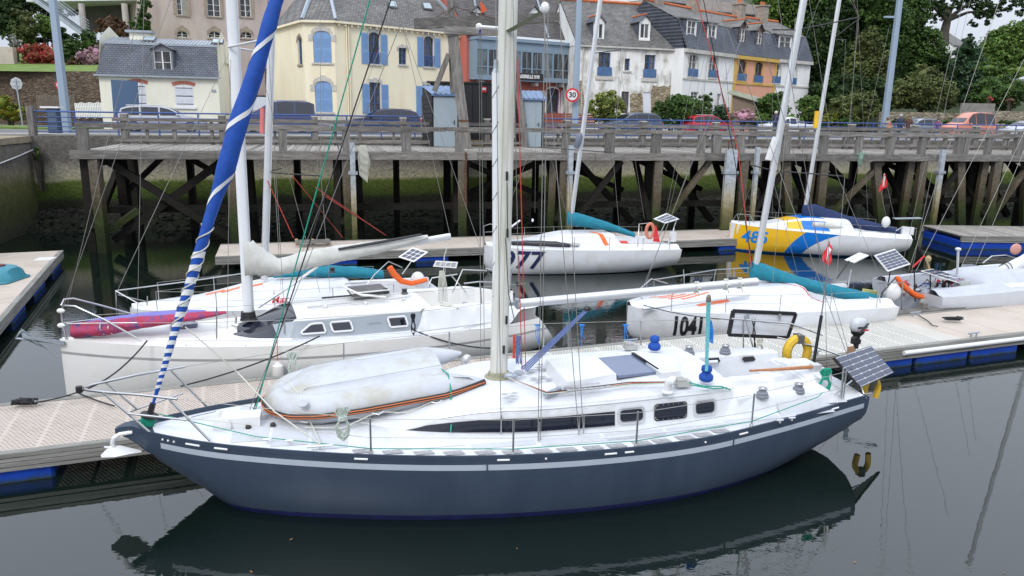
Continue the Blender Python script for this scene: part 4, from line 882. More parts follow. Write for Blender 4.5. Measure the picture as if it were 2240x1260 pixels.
# mast, boom, spreaders
mb_ = A.P(6.22, -.3, 1.62); mt_ = PY(1112, -5, mb_.y+.05); mt2 = mb_+(mt_-mb_)*2.0
mast(TA, mb_, mt2, .158, .11, M['mastc'], ax=A.a, groove=False)
b = MB(); b.beam(mb_+A.a*.0+A.n*.1-A.a*.06, mt2+A.n*.1-A.a*.06, .03, .014, up=A.a); b.beam(mb_+A.n*.103+A.a*.03, mt2+A.n*.103+A.a*.03, .012, .012, up=A.a); b.build('mast_groove', lm('mgroove', (.42, .42, .38), rough=.5, var=.1), TA)
b = MB(); b.lathe(mb_-Vector((0, 0, .03)), [(.26, 0), (.26, .03), (.2, .06), (.19, .12)], 18); b.build('mast_collar', lm('collar', (.3, .29, .2), rough=.8, var=.3), TA, smooth=True, auto=40)
for x, y in [(1109, 385), (1110, 510), (1108, 700), (1102, 765), (1124, 765)]:
    p = PPL(x, y, mb_+A.n*.125, A.n); b = MB(); b.obox(p, (.018, .003, 0), A.n*.012, (0, 0, .075)); b.build('halyard_slot', M['black'], TA)
b = MB(); b.tube([PPL(1109, 400, mb_+A.n*.13, A.n), PPL(1110, 510, mb_+A.n*.13, A.n)], .008, 5); b.tube([PPL(1106, 520, mb_+A.n*.14, A.n), PPL(1112, 640, mb_+A.n*.15, A.n), PPL(1125, 700, mb_+A.n*.15, A.n)], .008, 5); b.build('halyard', M['ropek'], TA)
ff0, ff1 = PPL(1086, 800, mb_-A.a*.25+A.n*.02, A.n), PPL(1084, 158, mb_-A.a*.25, A.n); mast(TA, ff0, ff1, .062, .05, M['mastw'], name='spare_furler_foil', groove=False, ax=A.a)
b = MB(); L_ = (ff1-ff0)
for k in range(9): c = ff0+L_*(k/9+.03); b.tube([c+A.a*-.066+A.n*.03, c+A.n*.06+Vector((0, 0, .12)), c+A.a*.066+A.n*.03+Vector((0, 0, .24))], .005, 4)
b.build('lashing', M['ropek'], TA)
b = MB(); b.lathe(ff0-Vector((0, 0, .16)), [(.03, 0), (.04, .1), (.065, .16)], 8); b.lathe(ff1, [(.06, 0), (.04, .06), (.03, .2)], 8); b.build('foil_end', M['galv'], TA)
bm0, bm1 = onplane(1132, 664, A, -.3), onplane(1655, 616, A, -.3); mast(TA, bm0, bm1, .075, .09, M['alu'], name='boom', groove=False, ax=(0, 0, 1))
b = MB(); b.obox(bm0, (bm1-bm0).normalized()*.03, A.n*.085, (0, 0, .085)); b.obox(bm0-A.a*.08, A.a*.09, A.n*.03, (0, 0, .03)); b.build('gooseneck', M['galv'], TA)
for x in (1513, 1580, 1612):
    b = MB(); c = bm0.lerp(bm1, (x-1132)/523); 
    for k in range(3): e = c+A.a*.03*k; b.tube([e+Vector((0, 0, .11)), e-A.n*-.1, e-Vector((0, 0, .1)), e-A.n*.1, e+Vector((0, 0, .11))], .012, 5)
    b.tube([c+Vector((0, -.1, .05)), c+A.a*.07+Vector((0, -.12, -.14))], .012, 5); b.build('sail_tie', M['rope'], TA)
sp1 = onplane(1192, 22, A, .75); b = MB(); root = PPL(1114, 68, mb_+A.n*.1, A.n); b.loft([[root+Vector((0, 0, h_))+A.a*w for w, h_ in ((-.07, 0), (0, .02), (.07, 0), (0, -.02))], [sp1+Vector((0, 0, h_))+A.a*w for w, h_ in ((-.04, 0), (0, .015), (.04, 0), (0, -.015))]]); b.build('spreader', lm('spreader', (.2, .22, .13), rough=.6, var=.3), TA)
b = MB(); b.blob(sp1+Vector((0, 0, .03)), .07, .06, .09, n=8, k=6); b.build('spreader_boot', M['whitep'], TA, smooth=True)
sp2 = onplane(1048, 58, A, -1.0); b = MB(); b.tube([PPL(1100, 62, mb_-A.n*.1, A.n), sp2], .03, 6); b.build('spreader', M['whitep'], TA); b = MB(); b.blob(sp2, .06, .05, .06, n=8, k=5); b.build('spreader_boot', M['whitep'], TA)
cp = onA(1178, 962, 1.13); cpl = onA(1096, 946, 1.15)
A.stays([(cp+A.a*-.01, sp1+A.a*.0), (cp+A.a*.035, sp1+A.a*.05), (onA(1266, 948, 1.14), PY(1165, -260, 12.9)), (onA(1276, 946, 1.14), PY(1215, -130, 12.7)), (cpl, PY(1082, -200, 12.7)), (sp1, PY(1150, -400, 12.8))], .0065, name='shroud')
for p in (cp, onA(1266, 948, 1.14), onA(1276, 946, 1.14), cpl):
    b = MB(); b.tube([p-Vector((0, 0, .02)), p+Vector((0, 0, .3))], .014, 6); b.build('turnbuckle', M['steel'], TA)
A.stays([(onA(550, 910, 1.2), PY(858, -10, 12.4)),], .011, 'ropek', 'halyard'); A.stays([(onA(556, 906, 1.25), PY(812, -10, 12.4))], .011, 'ropeg', 'halyard')
A.stays([(onA(540, 912, 1.2), PY(905, -20, 12.3)), (onplane(1048, 60, A, -1.0), onA(1052, 808, 1.15)), (sp2+Vector((.03, 0, 0)), onA(1060, 806, 1.15)), (onA(1640, 770, 1.3), PY(1600, -10, 13.5)) if False else (onA(1880, 850, 1.25), PY(1420, -400, 13.6)), (onplane(1135, 665, A, -.3), PY(1122, 0, 12.9))], .006)
A.stays([(onA(1142, 810, 1.7), PPL(1135, 560, mb_+A.n*.3, A.n)), (onA(1150, 805, 1.7), PPL(1132, 130, mb_+A.n*.2, A.n))], .008, 'roper', 'halyard')
b = MB()
for k in range(10): c = PPL(1130+k*.9, 735, mb_+A.n*.2, A.n); b.tube([c, c+Vector((.015*math.sin(k*2), 0, -.28)), c+Vector((.03*math.sin(k), 0, -.48-.02*(k % 3)))], .011, 5)
b.build('halyard_coil', M['roped'], TA)
b = MB()
for k in range(5): c = PPL(1123+k*.9, 732, mb_+A.n*.2, A.n); b.tube([c, c+Vector((.015*math.sin(k*2), 0, -.28)), c+Vector((.03*math.sin(k), 0, -.44))], .01, 5)
b.build('halyard_coil', M['roper'], TA)
b = MB(); b.blob(onA(1118, 822, 1.72), .13, .07, .06, n=9, k=5, jit=.12); b.blob(onA(1135, 816, 1.74), .1, .06, .05, n=9, k=5, jit=.12); b.build('mast_winch', M['galv'], TA)
# vang (slate blue tackle) and mainsheet (green)
for k in range(4):
    b = MB(); b.tube([onplane(1284, 675+k*2, A, -.3+.02*k), onA(1140+k*4, 806+k*2, 1.75)], .014, 5); b.build('vang_tackle', M['roped'], TA)
b = MB(); b.blob(onplane(1285, 676, A, -.25), .07, .04, .05, n=8, k=5); b.build('vang_block', M['black'], TA)
for k in range(5):
    b = MB(); b.tube([onplane(1546+k*2, 662, A, .05), onA(1543+k*1.2, 812, 2.0)], .009, 5); b.build('mainsheet', lm('sheet', (.08, .28, .3), rough=.9, var=.3, vs=30), TA)
b = MB(); b.blob(onplane(1550, 655, A, .0), .05, .05, .1, n=8, k=6); b.build('mainsheet_block', lm('blk', (.14, .12, .1), rough=.5), TA)
b = MB()
for k in range(6): b.tube([onplane(1545+k*2, 700, A, .05)+Vector((.0, -.03, 0)), onplane(1547+k*2.2, 722, A, .05)+Vector((0, -.05, 0)), onplane(1543+k*3, 745+k, A, .05)+Vector((0, -.03, 0))], .012, 5)
b.build('rope_hank', M['ropeb'], TA)
# furled genoa on the forestay
g0, g1 = onplane(335, 882, A, 0), onplane(612, -20, A, 0); g1 = g0+(g1-g0)*1.25; rings = []; NG = 230; NJ = 28
dg_ = (g1-g0).normalized(); gx = A.a-dg_*A.a.dot(dg_); gx.normalize(); gy = dg_.cross(gx)
def gr(u):   # radius along the stay, measured from the photograph
    return hermite([0, .035, .1, .2, .3, .40, .47, .56, .7, 1], [.02, .034, .05, .068, .08, .09, .132, .138, .11, .09], u)
for i in range(NG+1):
    u = i/NG; r = gr(u)*(1+.04*math.sin(u*70)); c = g0.lerp(g1, u)-A.n*0
    rings.append([c+gx*(r*math.cos(a)*(1+.07*math.sin(3*a+u*30)))+gy*(r*math.sin(a)) for a in [2*math.pi*j/NJ for j in range(NJ)]])
b = MB(); b.loft(rings); gn = b.build('furled_genoa', M['blue'], TA, smooth=True, auto=80); svm = lm('sailwhite', (.62, .63, .64), rough=.8, var=.05)
def gpt(u, a, o=.004): r = gr(u)*(1+.04*math.sin(u*70)); c = g0.lerp(g1, u); a2 = 2*math.pi*a; return c+gx*((r*(1+.07*math.sin(3*a2+u*30))+o)*math.cos(a2))+gy*((r+o)*math.sin(a2))
def ribbon(u0, slope, turns, wd):
    n = int(44*max(1, turns)); b = MB(); b.loft([[gpt(u0+slope*turns*i/n+.012*0+dw, i/44, .006) for dw in (0, wd*.5, wd)] for i in range(n+1)], closed=False); b.build('sail_stripe', svm, TA, smooth=True)
ribbon(.325, .135, 5.0, .013)
def ring_band(uc, wd, tilt):
    b = MB(); b.loft([[gpt(uc+tilt*math.cos(2*math.pi*(i/44)+.9)+dw, i/44, .005) for dw in (0, wd*.5, wd)] for i in range(45)], closed=False); b.build('sail_band', svm, TA, smooth=True)
uu = .03
while uu < .31: st_p = .0135+.012*smooth(0, .3, uu)+.008*smooth(.3, .45, uu); ring_band(uu, st_p*.5, .004+.008*smooth(.2, .45, uu)); uu += st_p
for k in range(2):
    b = MB(); pts = []
    for i in range(40):
        u = .16+.2*i/39; a = 2*math.pi*(i/39*3.0+k*.5); r = gr(u)+.012; c = g0.lerp(g1, u); pts.append(c+gx*r*math.cos(a)+gy*r*math.sin(a))
    b.tube(pts, .011, 5); b.build('sail_lashing', M['rope'], TA)
b = MB(); d0 = g0-dg_*.42; b.lathe(d0, [(.05, -.1), (.13, 0), (.135, .03), (.1, .05), (.1, .17), (.14, .19), (.14, .22), (.05, .25), (.045, .42)], 16, axis=tuple(dg_)); b.build('furling_drum', M['black'], TA, smooth=True, auto=40)
b = MB()
for k in range(7): c = d0+dg_*(.06+.018*k); pts = [c+gx*.105*math.cos(a)+gy*.105*math.sin(a) for a in [2*math.pi*j/14 for j in range(15)]]; b.tube(pts, .009, 4)
b.build('drum_line', M['ropeg'], TA)
tb(TA, [d0, A.P(.62, 0, 1.22)], .015, name='forestay_foot'); tb(TA, [g0, g1], .012, name='forestay')
# upturned dinghy
D0, D1 = A.ST(592, 905, 1.42), A.ST(1035, 850, 1.5)
di = thing('inflatable_dinghy', 'grey inflatable dinghy lashed upside down with a black and orange rubbing strip', 'dinghy', tuple(A.P(4, -.4, 1.25)), math.atan2(-A.a.y, -A.a.x))
dd = (A.P(*D1, 0)-A.P(*D0, 0)).normalized(); dn_ = Vector((dd.y, -dd.x, 0)); dl = 3.5; dc = A.P(*D0, 0)+dn_*.08; 
def DP(s_, t, z): return dc+dd*s_*1.0+dn_*t*1.06+Vector((0, 0, z+.30*s_/dl))
zb0 = 1.36; R_ = .255
path = [(3.62, .02, .03), (3.45, .0, .10), (3.15, 0, .19), (2.85, 0, R_), (1.4, 0, R_), (.8, -.06, R_), (.42, -.22, R_*.98), (.2, -.5, R_*.96), (.14, -.75, R_*.95), (.2, -1.0, R_*.96), (.42, -1.28, R_*.98), (.8, -1.44, R_), (1.4, -1.5, R_), (2.85, -1.5, R_), (3.15, -1.5, .19), (3.45, -1.5, .10), (3.62, -1.5, .03)]
def dpath(k):
    f = k*(len(path)-1); i = min(int(f), len(path)-2); return [path[i][c]+(path[i+1][c]-path[i][c])*(f-i) for c in range(3)]
b = MB(); pp = [dpath(k/96) for k in range(97)]; b.tube([DP(a, c, zb0) for a, c, r in pp], [r for a, c, r in pp], 18); b.build('tube', M['inflat'], di, smooth=True, auto=60)
rows = []
for i in range(25):
    s_ = .12+2.8*i/24; w = .72*min(1, (max(0, s_-.0)/.85))**.5; rows.append([DP(s_, -.75+w*(2*j/12-1), zb0+.17+(.17*(1-abs(2*j/12-1)**5)+.06*(1-abs(2*j/12-1)))*smooth(0, .9, s_)*(1-.25*smooth(1.2, 2.9, s_))+.012*math.sin(s_*9+j) - (.05 if j in (0, 12) else 0)) for j in range(13)])
b = MB(); b.loft(rows, closed=False); b.poly(rows[-1]+[DP(2.92, -.1, zb0-.1), DP(2.92, -1.4, zb0-.1)]); b.build('bottom', M['inflat'], di, smooth=True, auto=50)
for off, mt, rr in ((0.0, 'black', .05), (.014, 'orange', .008), (-.012, 'orange', .008)):
    b = MB(); pts = []
    for k in range(70):
        a, c, r = dpath(.0+.62*k/69); a2, c2, r2 = dpath(min(.62*k/69+.01, 1)); t_ = Vector((a2-a, c2-c, 0)); t_.normalize(); o = dd*(-t_.y*-1)+dn_*(-t_.x*-1) if False else (dd*(t_.y)+dn_*(-t_.x)) 
        ang = -.15+off/ R_*1.6; pts.append(DP(a, c, zb0)+o*((r+(.0 if off == 0 else .046))*math.cos(ang))+Vector((0, 0, (r+.02)*math.sin(ang))))
    b.tube(pts, rr, 6); b.build('rubbing_strip', M[mt] if mt != 'orange' else lm('strip_orange', (.6, .16, .04), rough=.6), di, smooth=True)
b = MB(); b.tube([DP(2.95, .0, zb0), DP(3.3, 0, zb0)], .24, 4) if False else b.poly([DP(3.05, .1, zb0+.2), DP(3.3, .12, zb0+.16), DP(3.5, .06, zb0+.0), DP(3.0, -.0, zb0+.21)]); b.build('patch', lm('patch', (.32, .34, .36), rough=.6), di)
for q in (.42, -.42): b = MB(); b.tube([DP(.35+.26*k, -.75+(q*1.35)*(1 if k > 1 else .6+.2*k), zb0+.35*smooth(-1, 1.5, k)) for k in range(11)], .008, 4); b.build('seam', lm('seam', (.4, .41, .43), rough=.6), di)
for a in (.5,): b = MB(); b.lathe(DP(a, .12, zb0+.215), [(.085, 0), (.085, .012)], 14, axis=(.1, -.35, 1)); b.build('tube_patch', M['seam'], di)
for a, c in ((.55, .02), (1.7, .24), (2.7, .24)): b = MB(); b.tube([DP(a-.1, c, zb0-.12), DP(a, c+.05, zb0-.14), DP(a+.1, c, zb0-.12)], .014, 5); b.build('grab_handle', M['whitep'], di)
b = MB(); b.tube([DP(.5, .2, zb0-.16), DP(1.1, .3, zb0-.26), DP(1.7, .22, zb0-.12), DP(2.2, .28, zb0-.22), DP(2.7, .22, zb0-.1)], .012, 5); b.build('lifeline_rope', M['rope'], di)
pass
def thrown(pts, r, m, lab, cat='rope', name='rope'): b = MB(); b.tube(pts, r, 6); return b.build(name, m, label=lab, cat=cat)
thrown([PZ(922, 766, 1.72), PZ(950, 800, 1.84), PZ(966, 818, 1.8), DP(2.9, -.2, zb0+.26), DP(2.95, .05, zb0+.25), DP(2.95, .24, zb0+.05), DP(2.95, .27, zb0-.1), PZ(978, 900, 1.35), PZ(990, 892, 1.4), PZ(986, 945, 1.18)], .013, M['ropeg'], 'green rope tied across the stern end of the upturned dinghy')
thrown([DP(.3, -.95, zb0+.24), DP(.45, -.3, zb0+.25), DP(.5, .05, zb0+.1), onA(680, 925, 1.25), onA(703, 975, 1.2)], .012, M['rope'], 'pale rope holding the rounded bow of the upturned dinghy down to the side deck')
thrown([onplane(405, 715, A, -.9), PZ(520, 815, 1.75), PZ(600, 900, 1.6), onA(705, 975, 1.22)], .012, M['rope'], 'thin pale line running from the bow rail over the foredeck to the side cleat')
coil('green flecked pale rope coil hung on the lifeline in front of the dinghy', onplane(750, 890, A, 1.62), lm('ropegw', (.42, .47, .42), rough=.9, var=.4, vs=80), .5, .16, 12, along=tuple(A.a))
coil('green flecked pale rope coil hung on the far lifeline above the dinghy bow', onplane(641, 770, A, -1.3), M['ropegw'], .5, .14, 12, along=tuple(A.a))
coil('green rope coil hung on the stern rail of the slate blue yacht', onplane(1806, 806, A, .75), M['ropeg'], .5, .19, 18, along=tuple(A.a))
coil('pale rope coil hung on the far stern rail beside the black framed panel', onplane(1662, 740, A, -1.55), M['rope'], .34, .12, 8, along=tuple(A.a))
for k, x in enumerate((1176, 1273, 1369)):
    b = MB()
    for q_ in range(3): b.tube([onplane(x-3+q_*3, 712, A, -1.75), onplane(x-4+q_*3+2*math.sin(k+q_*2), 730, A, -1.74), onplane(x-3+q_*3.5+3*math.sin(q_*3+k), 742+7*((q_+k) % 3), A, -1.75)], .008, 5)
    b.blob(onplane(x, 711, A, -1.75), .07, .02, .02, n=6, k=4); b.build('blue_tie', M['ropeb'], label='bright blue cord tied on the far lifeline, ' + ('the one nearest the mast', 'the middle one of three', 'the rightmost of three')[k], cat='cord', group='blue cords on the far lifeline')
# stern gear
so_ = thing('solar_panel', 'dark tilted solar panel on the stern corner of the slate blue yacht', 'solar panel', tuple(onplane(1890, 830, A, .5)))
cc_ = [onplane(1905, 756, A, -.55), onplane(1956, 815, A, -.35), onplane(1883, 848, A, .85), onplane(1825, 782, A, .65)]
solar(so_, [cc_[3], cc_[0], cc_[1], cc_[2]], 4, 6, frame=M['black'], gap=.014, fw=.025, thick=.05)
wp = MB(); wp.poly([c_+Vector((0, 0, .0025)) for c_ in [cc_[3].lerp(cc_[1], .02), cc_[0].lerp(cc_[2], .02), cc_[1].lerp(cc_[3], .02), cc_[2].lerp(cc_[0], .02)]]); wp.build('back_sheet', lm('backsheet', (.45, .47, .5), rough=.4), so_)
tb(so_, [onplane(1870, 815, A, .3), onplane(1892, 868, A, .6)], .02, name='bracket'); tb(so_, [onplane(1850, 870, A, .5), onplane(1905, 860, A, .3)], .018, name='bracket')
# black framed panel seen from behind on the far rail
bp = thing('solar_panel', 'pale backed panel with a thick black frame leaning on the far stern rail', 'solar panel', tuple(onplane(1670, 710, A, -1.75)))
qs = [onplane(x, y, A, -1.8) for x, y in ((1604, 680), (1740, 686), (1722, 738), (1594, 732))]; n_ = A.n*.03
b = MB(); b.add([q_+n_*.3 for q_ in qs]+[q_-n_ for q_ in qs], [(0, 1, 2, 3), (7, 6, 5, 4), (0, 4, 5, 1), (1, 5, 6, 2), (2, 6, 7, 3), (3, 7, 4, 0)]); b.build('panel', lm('panelback', (.6, .62, .66), rough=.3), bp)
for i in range(4): b = MB(); b.beam(qs[i], qs[(i+1) % 4], .07, .07, up=A.n); b.build('frame', M['black'], bp)
for x in (1636, 1706): b = MB(); p_ = onplane(x, 690, A, -1.74); b.obox(p_-Vector((0, 0, .03)), A.a*.03, A.n*.01, (0, 0, .06)); b.build('clip', M['galv'], bp)
b = MB(); b.tube([onplane(1645, 698, A, -1.7), onplane(1652, 728, A, -1.7), onplane(1650, 760, A, -1.7)], .014, 5); b.tube([onplane(1652, 698, A, -1.7), onplane(1647, 728, A, -1.7), onplane(1655, 768, A, -1.7)], .014, 5); b.build('strap', M['black'], bp)
# horseshoe buoys
def horseshoe(lab, x, y, t, wpx, hpx, sq=1.0):
    c = onplane(x, y, A, t); k = (onplane(x+wpx/2, y, A, t)-c).length; h = abs((onplane(x, y-hpx/2, A, t)-c).z); pts = []
    for i in range(17):
        a = math.radians(-35+250*i/16); pts.append(c+A.a*(k*.72*math.cos(a))+Vector((0, 0, h*.8*math.sin(a))))
    pts[0] -= Vector((0, 0, h*.35)); pts[-1] -= Vector((0, 0, h*.35))
    b = MB(); b.tube(pts, k*.28, 8, flat=1.0); o = thing('horseshoe_buoy', lab, 'life buoy', tuple(c)); b.build('foam_body', M['yellow'], o, smooth=True)
    b = MB(); b.obox(c+Vector((0, 0, h*.8)), A.a*.07, A.n*(k*.32), (0, 0, .09)); b.build('holder', lm('holder', (.1, .1, .1), rough=.7), o)
horseshoe('yellow horseshoe lifebuoy hung on the stern rail below the outboard motor', 1744, 770, -1.35, 62, 74)
horseshoe('faded yellow horseshoe lifebuoy hanging outside the transom behind the solar panel', 1906, 850, -.3, 40, 50)
# outboard on the rail
om = thing('outboard_motor', 'silver and black outboard motor with a red swoosh clamped to the stern rail', 'outboard motor', tuple(onplane(1878, 735, A, -.9)))
def oc(x, y, t=-.9): return onplane(x, y, A, t)
rings = []; c = oc(1878, 712)
for z, ra, rb, o_ in ((-.12, .14, .10, 0), (-.1, .17, .125, 0), (-.03, .195, .14, 0), (.06, .185, .135, .0), (.12, .16, .12, .01), (.155, .12, .09, .015), (.17, .05, .04, .015)):
    rings.append([c+A.a*(ra*math.cos(a)+o_)+A.n*rb*math.sin(a)+Vector((0, 0, z)) for a in [2*math.pi*j/16 for j in range(16)]])
b = MB(); b.loft(rings, mf=lambda i, j: 0); b.build('cowling', lm('cowl', (.45, .47, .5), rough=.3), om, smooth=True, auto=50)
b = MB(); b.loft([[c+A.a*(k*.15*math.cos(a))+A.n*(k*.11*math.sin(a))+Vector((0, 0, z)) for a in [2*math.pi*j/14 for j in range(14)]] for z, k in ((-.22, .6), (-.18, .9), (-.125, 1.05))]); b.tube([c-Vector((0, 0, .2)), c-Vector((.0, 0, .5))], [.07, .05], 8); b.tube([c-Vector((0, 0, .19)), c-A.a*.1-Vector((0, 0, .3))], .05, 8); b.obox(c-Vector((0, 0, .35))-A.a*.02, A.a*.09, A.n*.05, (0, 0, .05)); b.build('lower_unit', M['black'], om, smooth=True, auto=40)
b = MB(); b.tube([c+A.n*.15+A.a*.12+Vector((0, 0, .08)), c+A.n*.17-A.a*.08-Vector((0, 0, .12))], .02, 6); b.build('tiller_arm', M['black'], om)
b = MB(); pts = [c+A.n*(.142-.01*abs(k-3))+A.a*(-.1+.045*k)+Vector((0, 0, -.075+.012*math.sin(k*.7))) for k in range(7)]; b.loft([[p+Vector((0, 0, .006+.003*k)) for k, p in enumerate(pts)], [p-Vector((0, 0, .008+.002*k)) for k, p in enumerate(pts)]], closed=False); b.build('swoosh', M['red'], om)
letters('MERCURY', .055, M['black'], om, c+A.n*.147+Vector((0, 0, -.01)), A.a, (0, 0, 1), bold=.001)
b = MB(); b.obox(oc(1862, 768), A.a*.09, A.n*.02, (0, 0, .1)); b.build('mounting_board', lm('ply', (.35, .2, .11), rough=.8), om)
# flagstaff with dark sock on the pushpit
tb(TA, [onplane(1779, 797, A, -.95), onplane(1797, 690, A, -.95)], .035, 'black', 'antenna_pole'); tb(TA, [onplane(1797, 690, A, -.95), onplane(1812, 580, A, -.95)], .016, 'steel', 'antenna_pole')
tb(TA, [onplane(1808, 805, A, -.9), onplane(1806, 640, A, -.95), PY(1700, -10, 13.5)], .006, 'wire', 'backstay'); tb(TA, [onplane(1862, 790, A, -.3), onplane(1820, 640, A, -.6), PY(1640, -10, 13.5)], .006, 'wire', 'backstay')
b = MB(); b.poly([onplane(x, y, A, -1.0) for x, y in ((1051, 2), (1056, 8), (1066, 23), (1058, 26), (1052, 30))])
b.build('courtesy_flag', lm('flagred', (.55, .09, .03), rough=.8, var=.2), TA)
b = MB(); b.poly([onplane(x, y, A, -1.0) for x, y in ((1047, 50), (1054, 58), (1052, 72), (1048, 76))]); b.build('courtesy_flag', lm('flagblue', (.05, .05, .3), rough=.8), TA)
# mooring line of this yacht to the pontoon
# ---------------------------------------------------------------- the white cruiser with grey windows
STB = [(0, .02, 1.32, -.02), (.02, .16, 1.31, -.4), (.1, .62, 1.27, -.5), (.22, 1.08, 1.2, -.5), (.4, 1.5, 1.14, -.5), (.6, 1.68, 1.1, -.5), (.8, 1.55, 1.08, -.35), (.92, 1.3, 1.08, -.1), (1, .98, 1.08, .1)]
B2 = Boat('white cruiser with grey window bands and a pink and blue sail bag on its foredeck', 'yacht', (-9.85, 15.85), (.35, 20.05), STB, n=3.2, m=1.7, rake=.75)
T2 = B2.T
def mfB(j, S): return 3 if j == 2 else (1 if j >= 10 else (2 if j == 0 else 0))
B2.hull([M['cream'], lm('antifoul_red', (.36, .03, .02), rough=.7, var=.2), M['cream'], lm('rubber_grey', (.3, .3, .3), rough=.6)], lambda j, S: 3 if j == 1 else (1 if j >= 9 else 0), lines=(.28, .34), zb=(.13,))
def dkB(S, T):
    ring = smooth(7.7, 8.0, S)*(1-smooth(1.15, 1.3, abs(T))); well = smooth(8.15, 8.25, S)*(1-smooth(.72, .8, abs(T)))
    return .5*ring*(1-.35*smooth(9.5, 10.8, S)) - .75*well
B2.deck([M['cream'], lm('nonskid_cream', (.66, .67, .68), rough=.85, var=.04, bump=.1, bs=100)], dkB, N=130, K=50, inset=.04, mf=lambda S, T: 1 if abs(T) > .98 and S > 3 and S < 10.4 else 0)
rings = []
def tr2(S): return (.5+.6*smooth(2.9, 4.8, S), .32+.58*smooth(3.6, 5.2, S), .02+.45*smooth(3.3, 5.1, S)+.04*smooth(5, 8, S))
for i in range(56):
    S = 3.2+4.75*i/55; wb_, wt, h = tr2(S); zd = B2.col(2, S)-.02; pr = []
    for j in range(21):
        t = -1+2*j/20
        if j in (0, 20): pr.append(B2.P(S, math.copysign(wb_, t), zd))
        elif j in (1, 19): pr.append(B2.P(S-.1, math.copysign(wt+.03, t), zd+h*.86))
        else: tt = (j-10)/8; pr.append(B2.P(S, wt*tt, zd+h+.08*(1-tt*tt)))
    rings.append(pr)
b = MB(); b.loft(rings, closed=False, mf=lambda i, j: (2 if 4 < i < (15 if j in (0, 19) else 20) else (1 if j in (0, 19) and i > 5 else 0)))
b.poly(rings[-1], 0); b.build('coachroof', [M['cream'], lm('grey_band', (.27, .30, .33), rough=.35, var=.05), M['glassd']], T2, smooth=True, auto=28)
def sp2_(S, f, out=.012): wb_, wt, h = tr2(S); zd = B2.col(2, S); return B2.P(S-.1*f, wb_+(wt+.03-wb_)*f+out, zd+h*.86*f)
for x0, x1, tp in ((657, 708, 1), (727, 770, 0), (850, 892, 0)):
    S0, S1 = B2.ST(x0, 700 if x0 < 800 else 688, 1.45)[0], B2.ST(x1, 695 if x0 < 800 else 688, 1.45)[0]
    pts = []
    for (u, f) in ([(0, .3), (0, .38), (.45, .74), (.6, .78), (.95, .78), (1, .7), (1, .34), (.95, .26), (.05, .26)] if tp else [(0, .34), (0, .7), (.06, .78), (.94, .78), (1, .7), (1, .34), (.94, .26), (.06, .26)]): pts.append(sp2_(S0+(S1-S0)*u, f, .02))
    o = MB().poly(pts).build('window', M['glassd'], T2); b = MB(); b.tube(pts+pts[:2], .026, 6); b.build('window_frame', M['whitep'], o)
letters('DEHYA', .09, lm('grey_letter', (.4, .43, .46), rough=.4), T2, sp2_(6.75, .6, .03), -B2.a*-1, (0, 0, 1))
def onB(x, y, z): S, T = B2.ST(x, y, z); return B2.P(S, T, z)
# roof hatches, garage, rails
for qs_, nm, mt, dz in (([(758, 627), (832, 620), (852, 634), (770, 642)], 'sliding_hatch', 'tint', 1.86), ([(370, 702), (425, 697), (432, 706), (374, 713)], 'deck_hatch', 'tint', 1.32)):
    w_ = [onB(x, y, dz) for x, y in qs_]; b = MB(); b.add(w_+[p-Vector((0, 0, .1)) for p in w_], [(3, 2, 1, 0), (0, 1, 5, 4), (1, 2, 6, 5), (2, 3, 7, 6), (3, 0, 4, 7)]); o = b.build(nm, M[mt] if nm == 'deck_hatch' else lm('companion_slats', (.1, .09, .09), rough=.5, var=.3, vs=14, stretch=(6, .6, 1)), T2); b = MB(); b.tube(w_+[w_[0]], .02, 5); b.build('hatch_frame', M['whitep'], o)
b = MB(); b.tube([onB(704, 652, 1.78), onB(770, 646, 1.8), onB(850, 638, 1.82)], .022, 6); b.build('track', M['black'], T2)
b = MB(); b.tube([onB(672, 672, 1.68), onB(760, 663, 1.7), onB(882, 652, 1.74)], .018, 6); b.build('grab_rail', M['steel'], T2)
b = MB(); b.tube([onB(845, 650, 1.8), onB(790, 645, 1.86), onB(752, 628, 1.95), onB(755, 620, 2.0), onB(800, 617, 2.0)], .03, 8); b.build('vinyl_hoop', M['whitep'], T2, smooth=True)
for x, y in ((843, 642), (885, 643)):
    c = onB(x, y, 1.76); b = MB(); b.lathe(c, [(.09, 0), (.09, .03), (.06, .06), (.07, .13), (.02, .14)], 12); b.build('winch', M['black'], T2, smooth=True)
for x, y in ((712, 670), (800, 663), (882, 655)): b = MB(); b.blob(onB(x, y, 1.68), .04, .04, .05, n=8, k=5); b.build('deck_light', M['whitep'], T2)
c = onB(515, 712, 1.35); b = MB(); b.blob(c, .1, .04, .05, n=8, k=5); b.tube([c, c+Vector((.03, 0, .2)), c+Vector((-.05, 0, .34))], .025, 6); b.build('vent_hood', M['steel'], T2)
c = onB(1017, 672, 1.45); b = MB(); b.lathe(c, [(.07, 0), (.08, .06), (.07, .12), (.03, .13)], 10); b.build('winch', M['steel'], T2, smooth=True)
b = MB(); b.blob(onB(975, 668, 1.6), .14, .1, .05, n=8, k=4, jit=.2); b.tube([onB(962, 660, 1.6), onB(985, 668, 1.58), onB(1002, 675, 1.56)], .025, 6); b.build('rope_heap', M['rope'], T2)
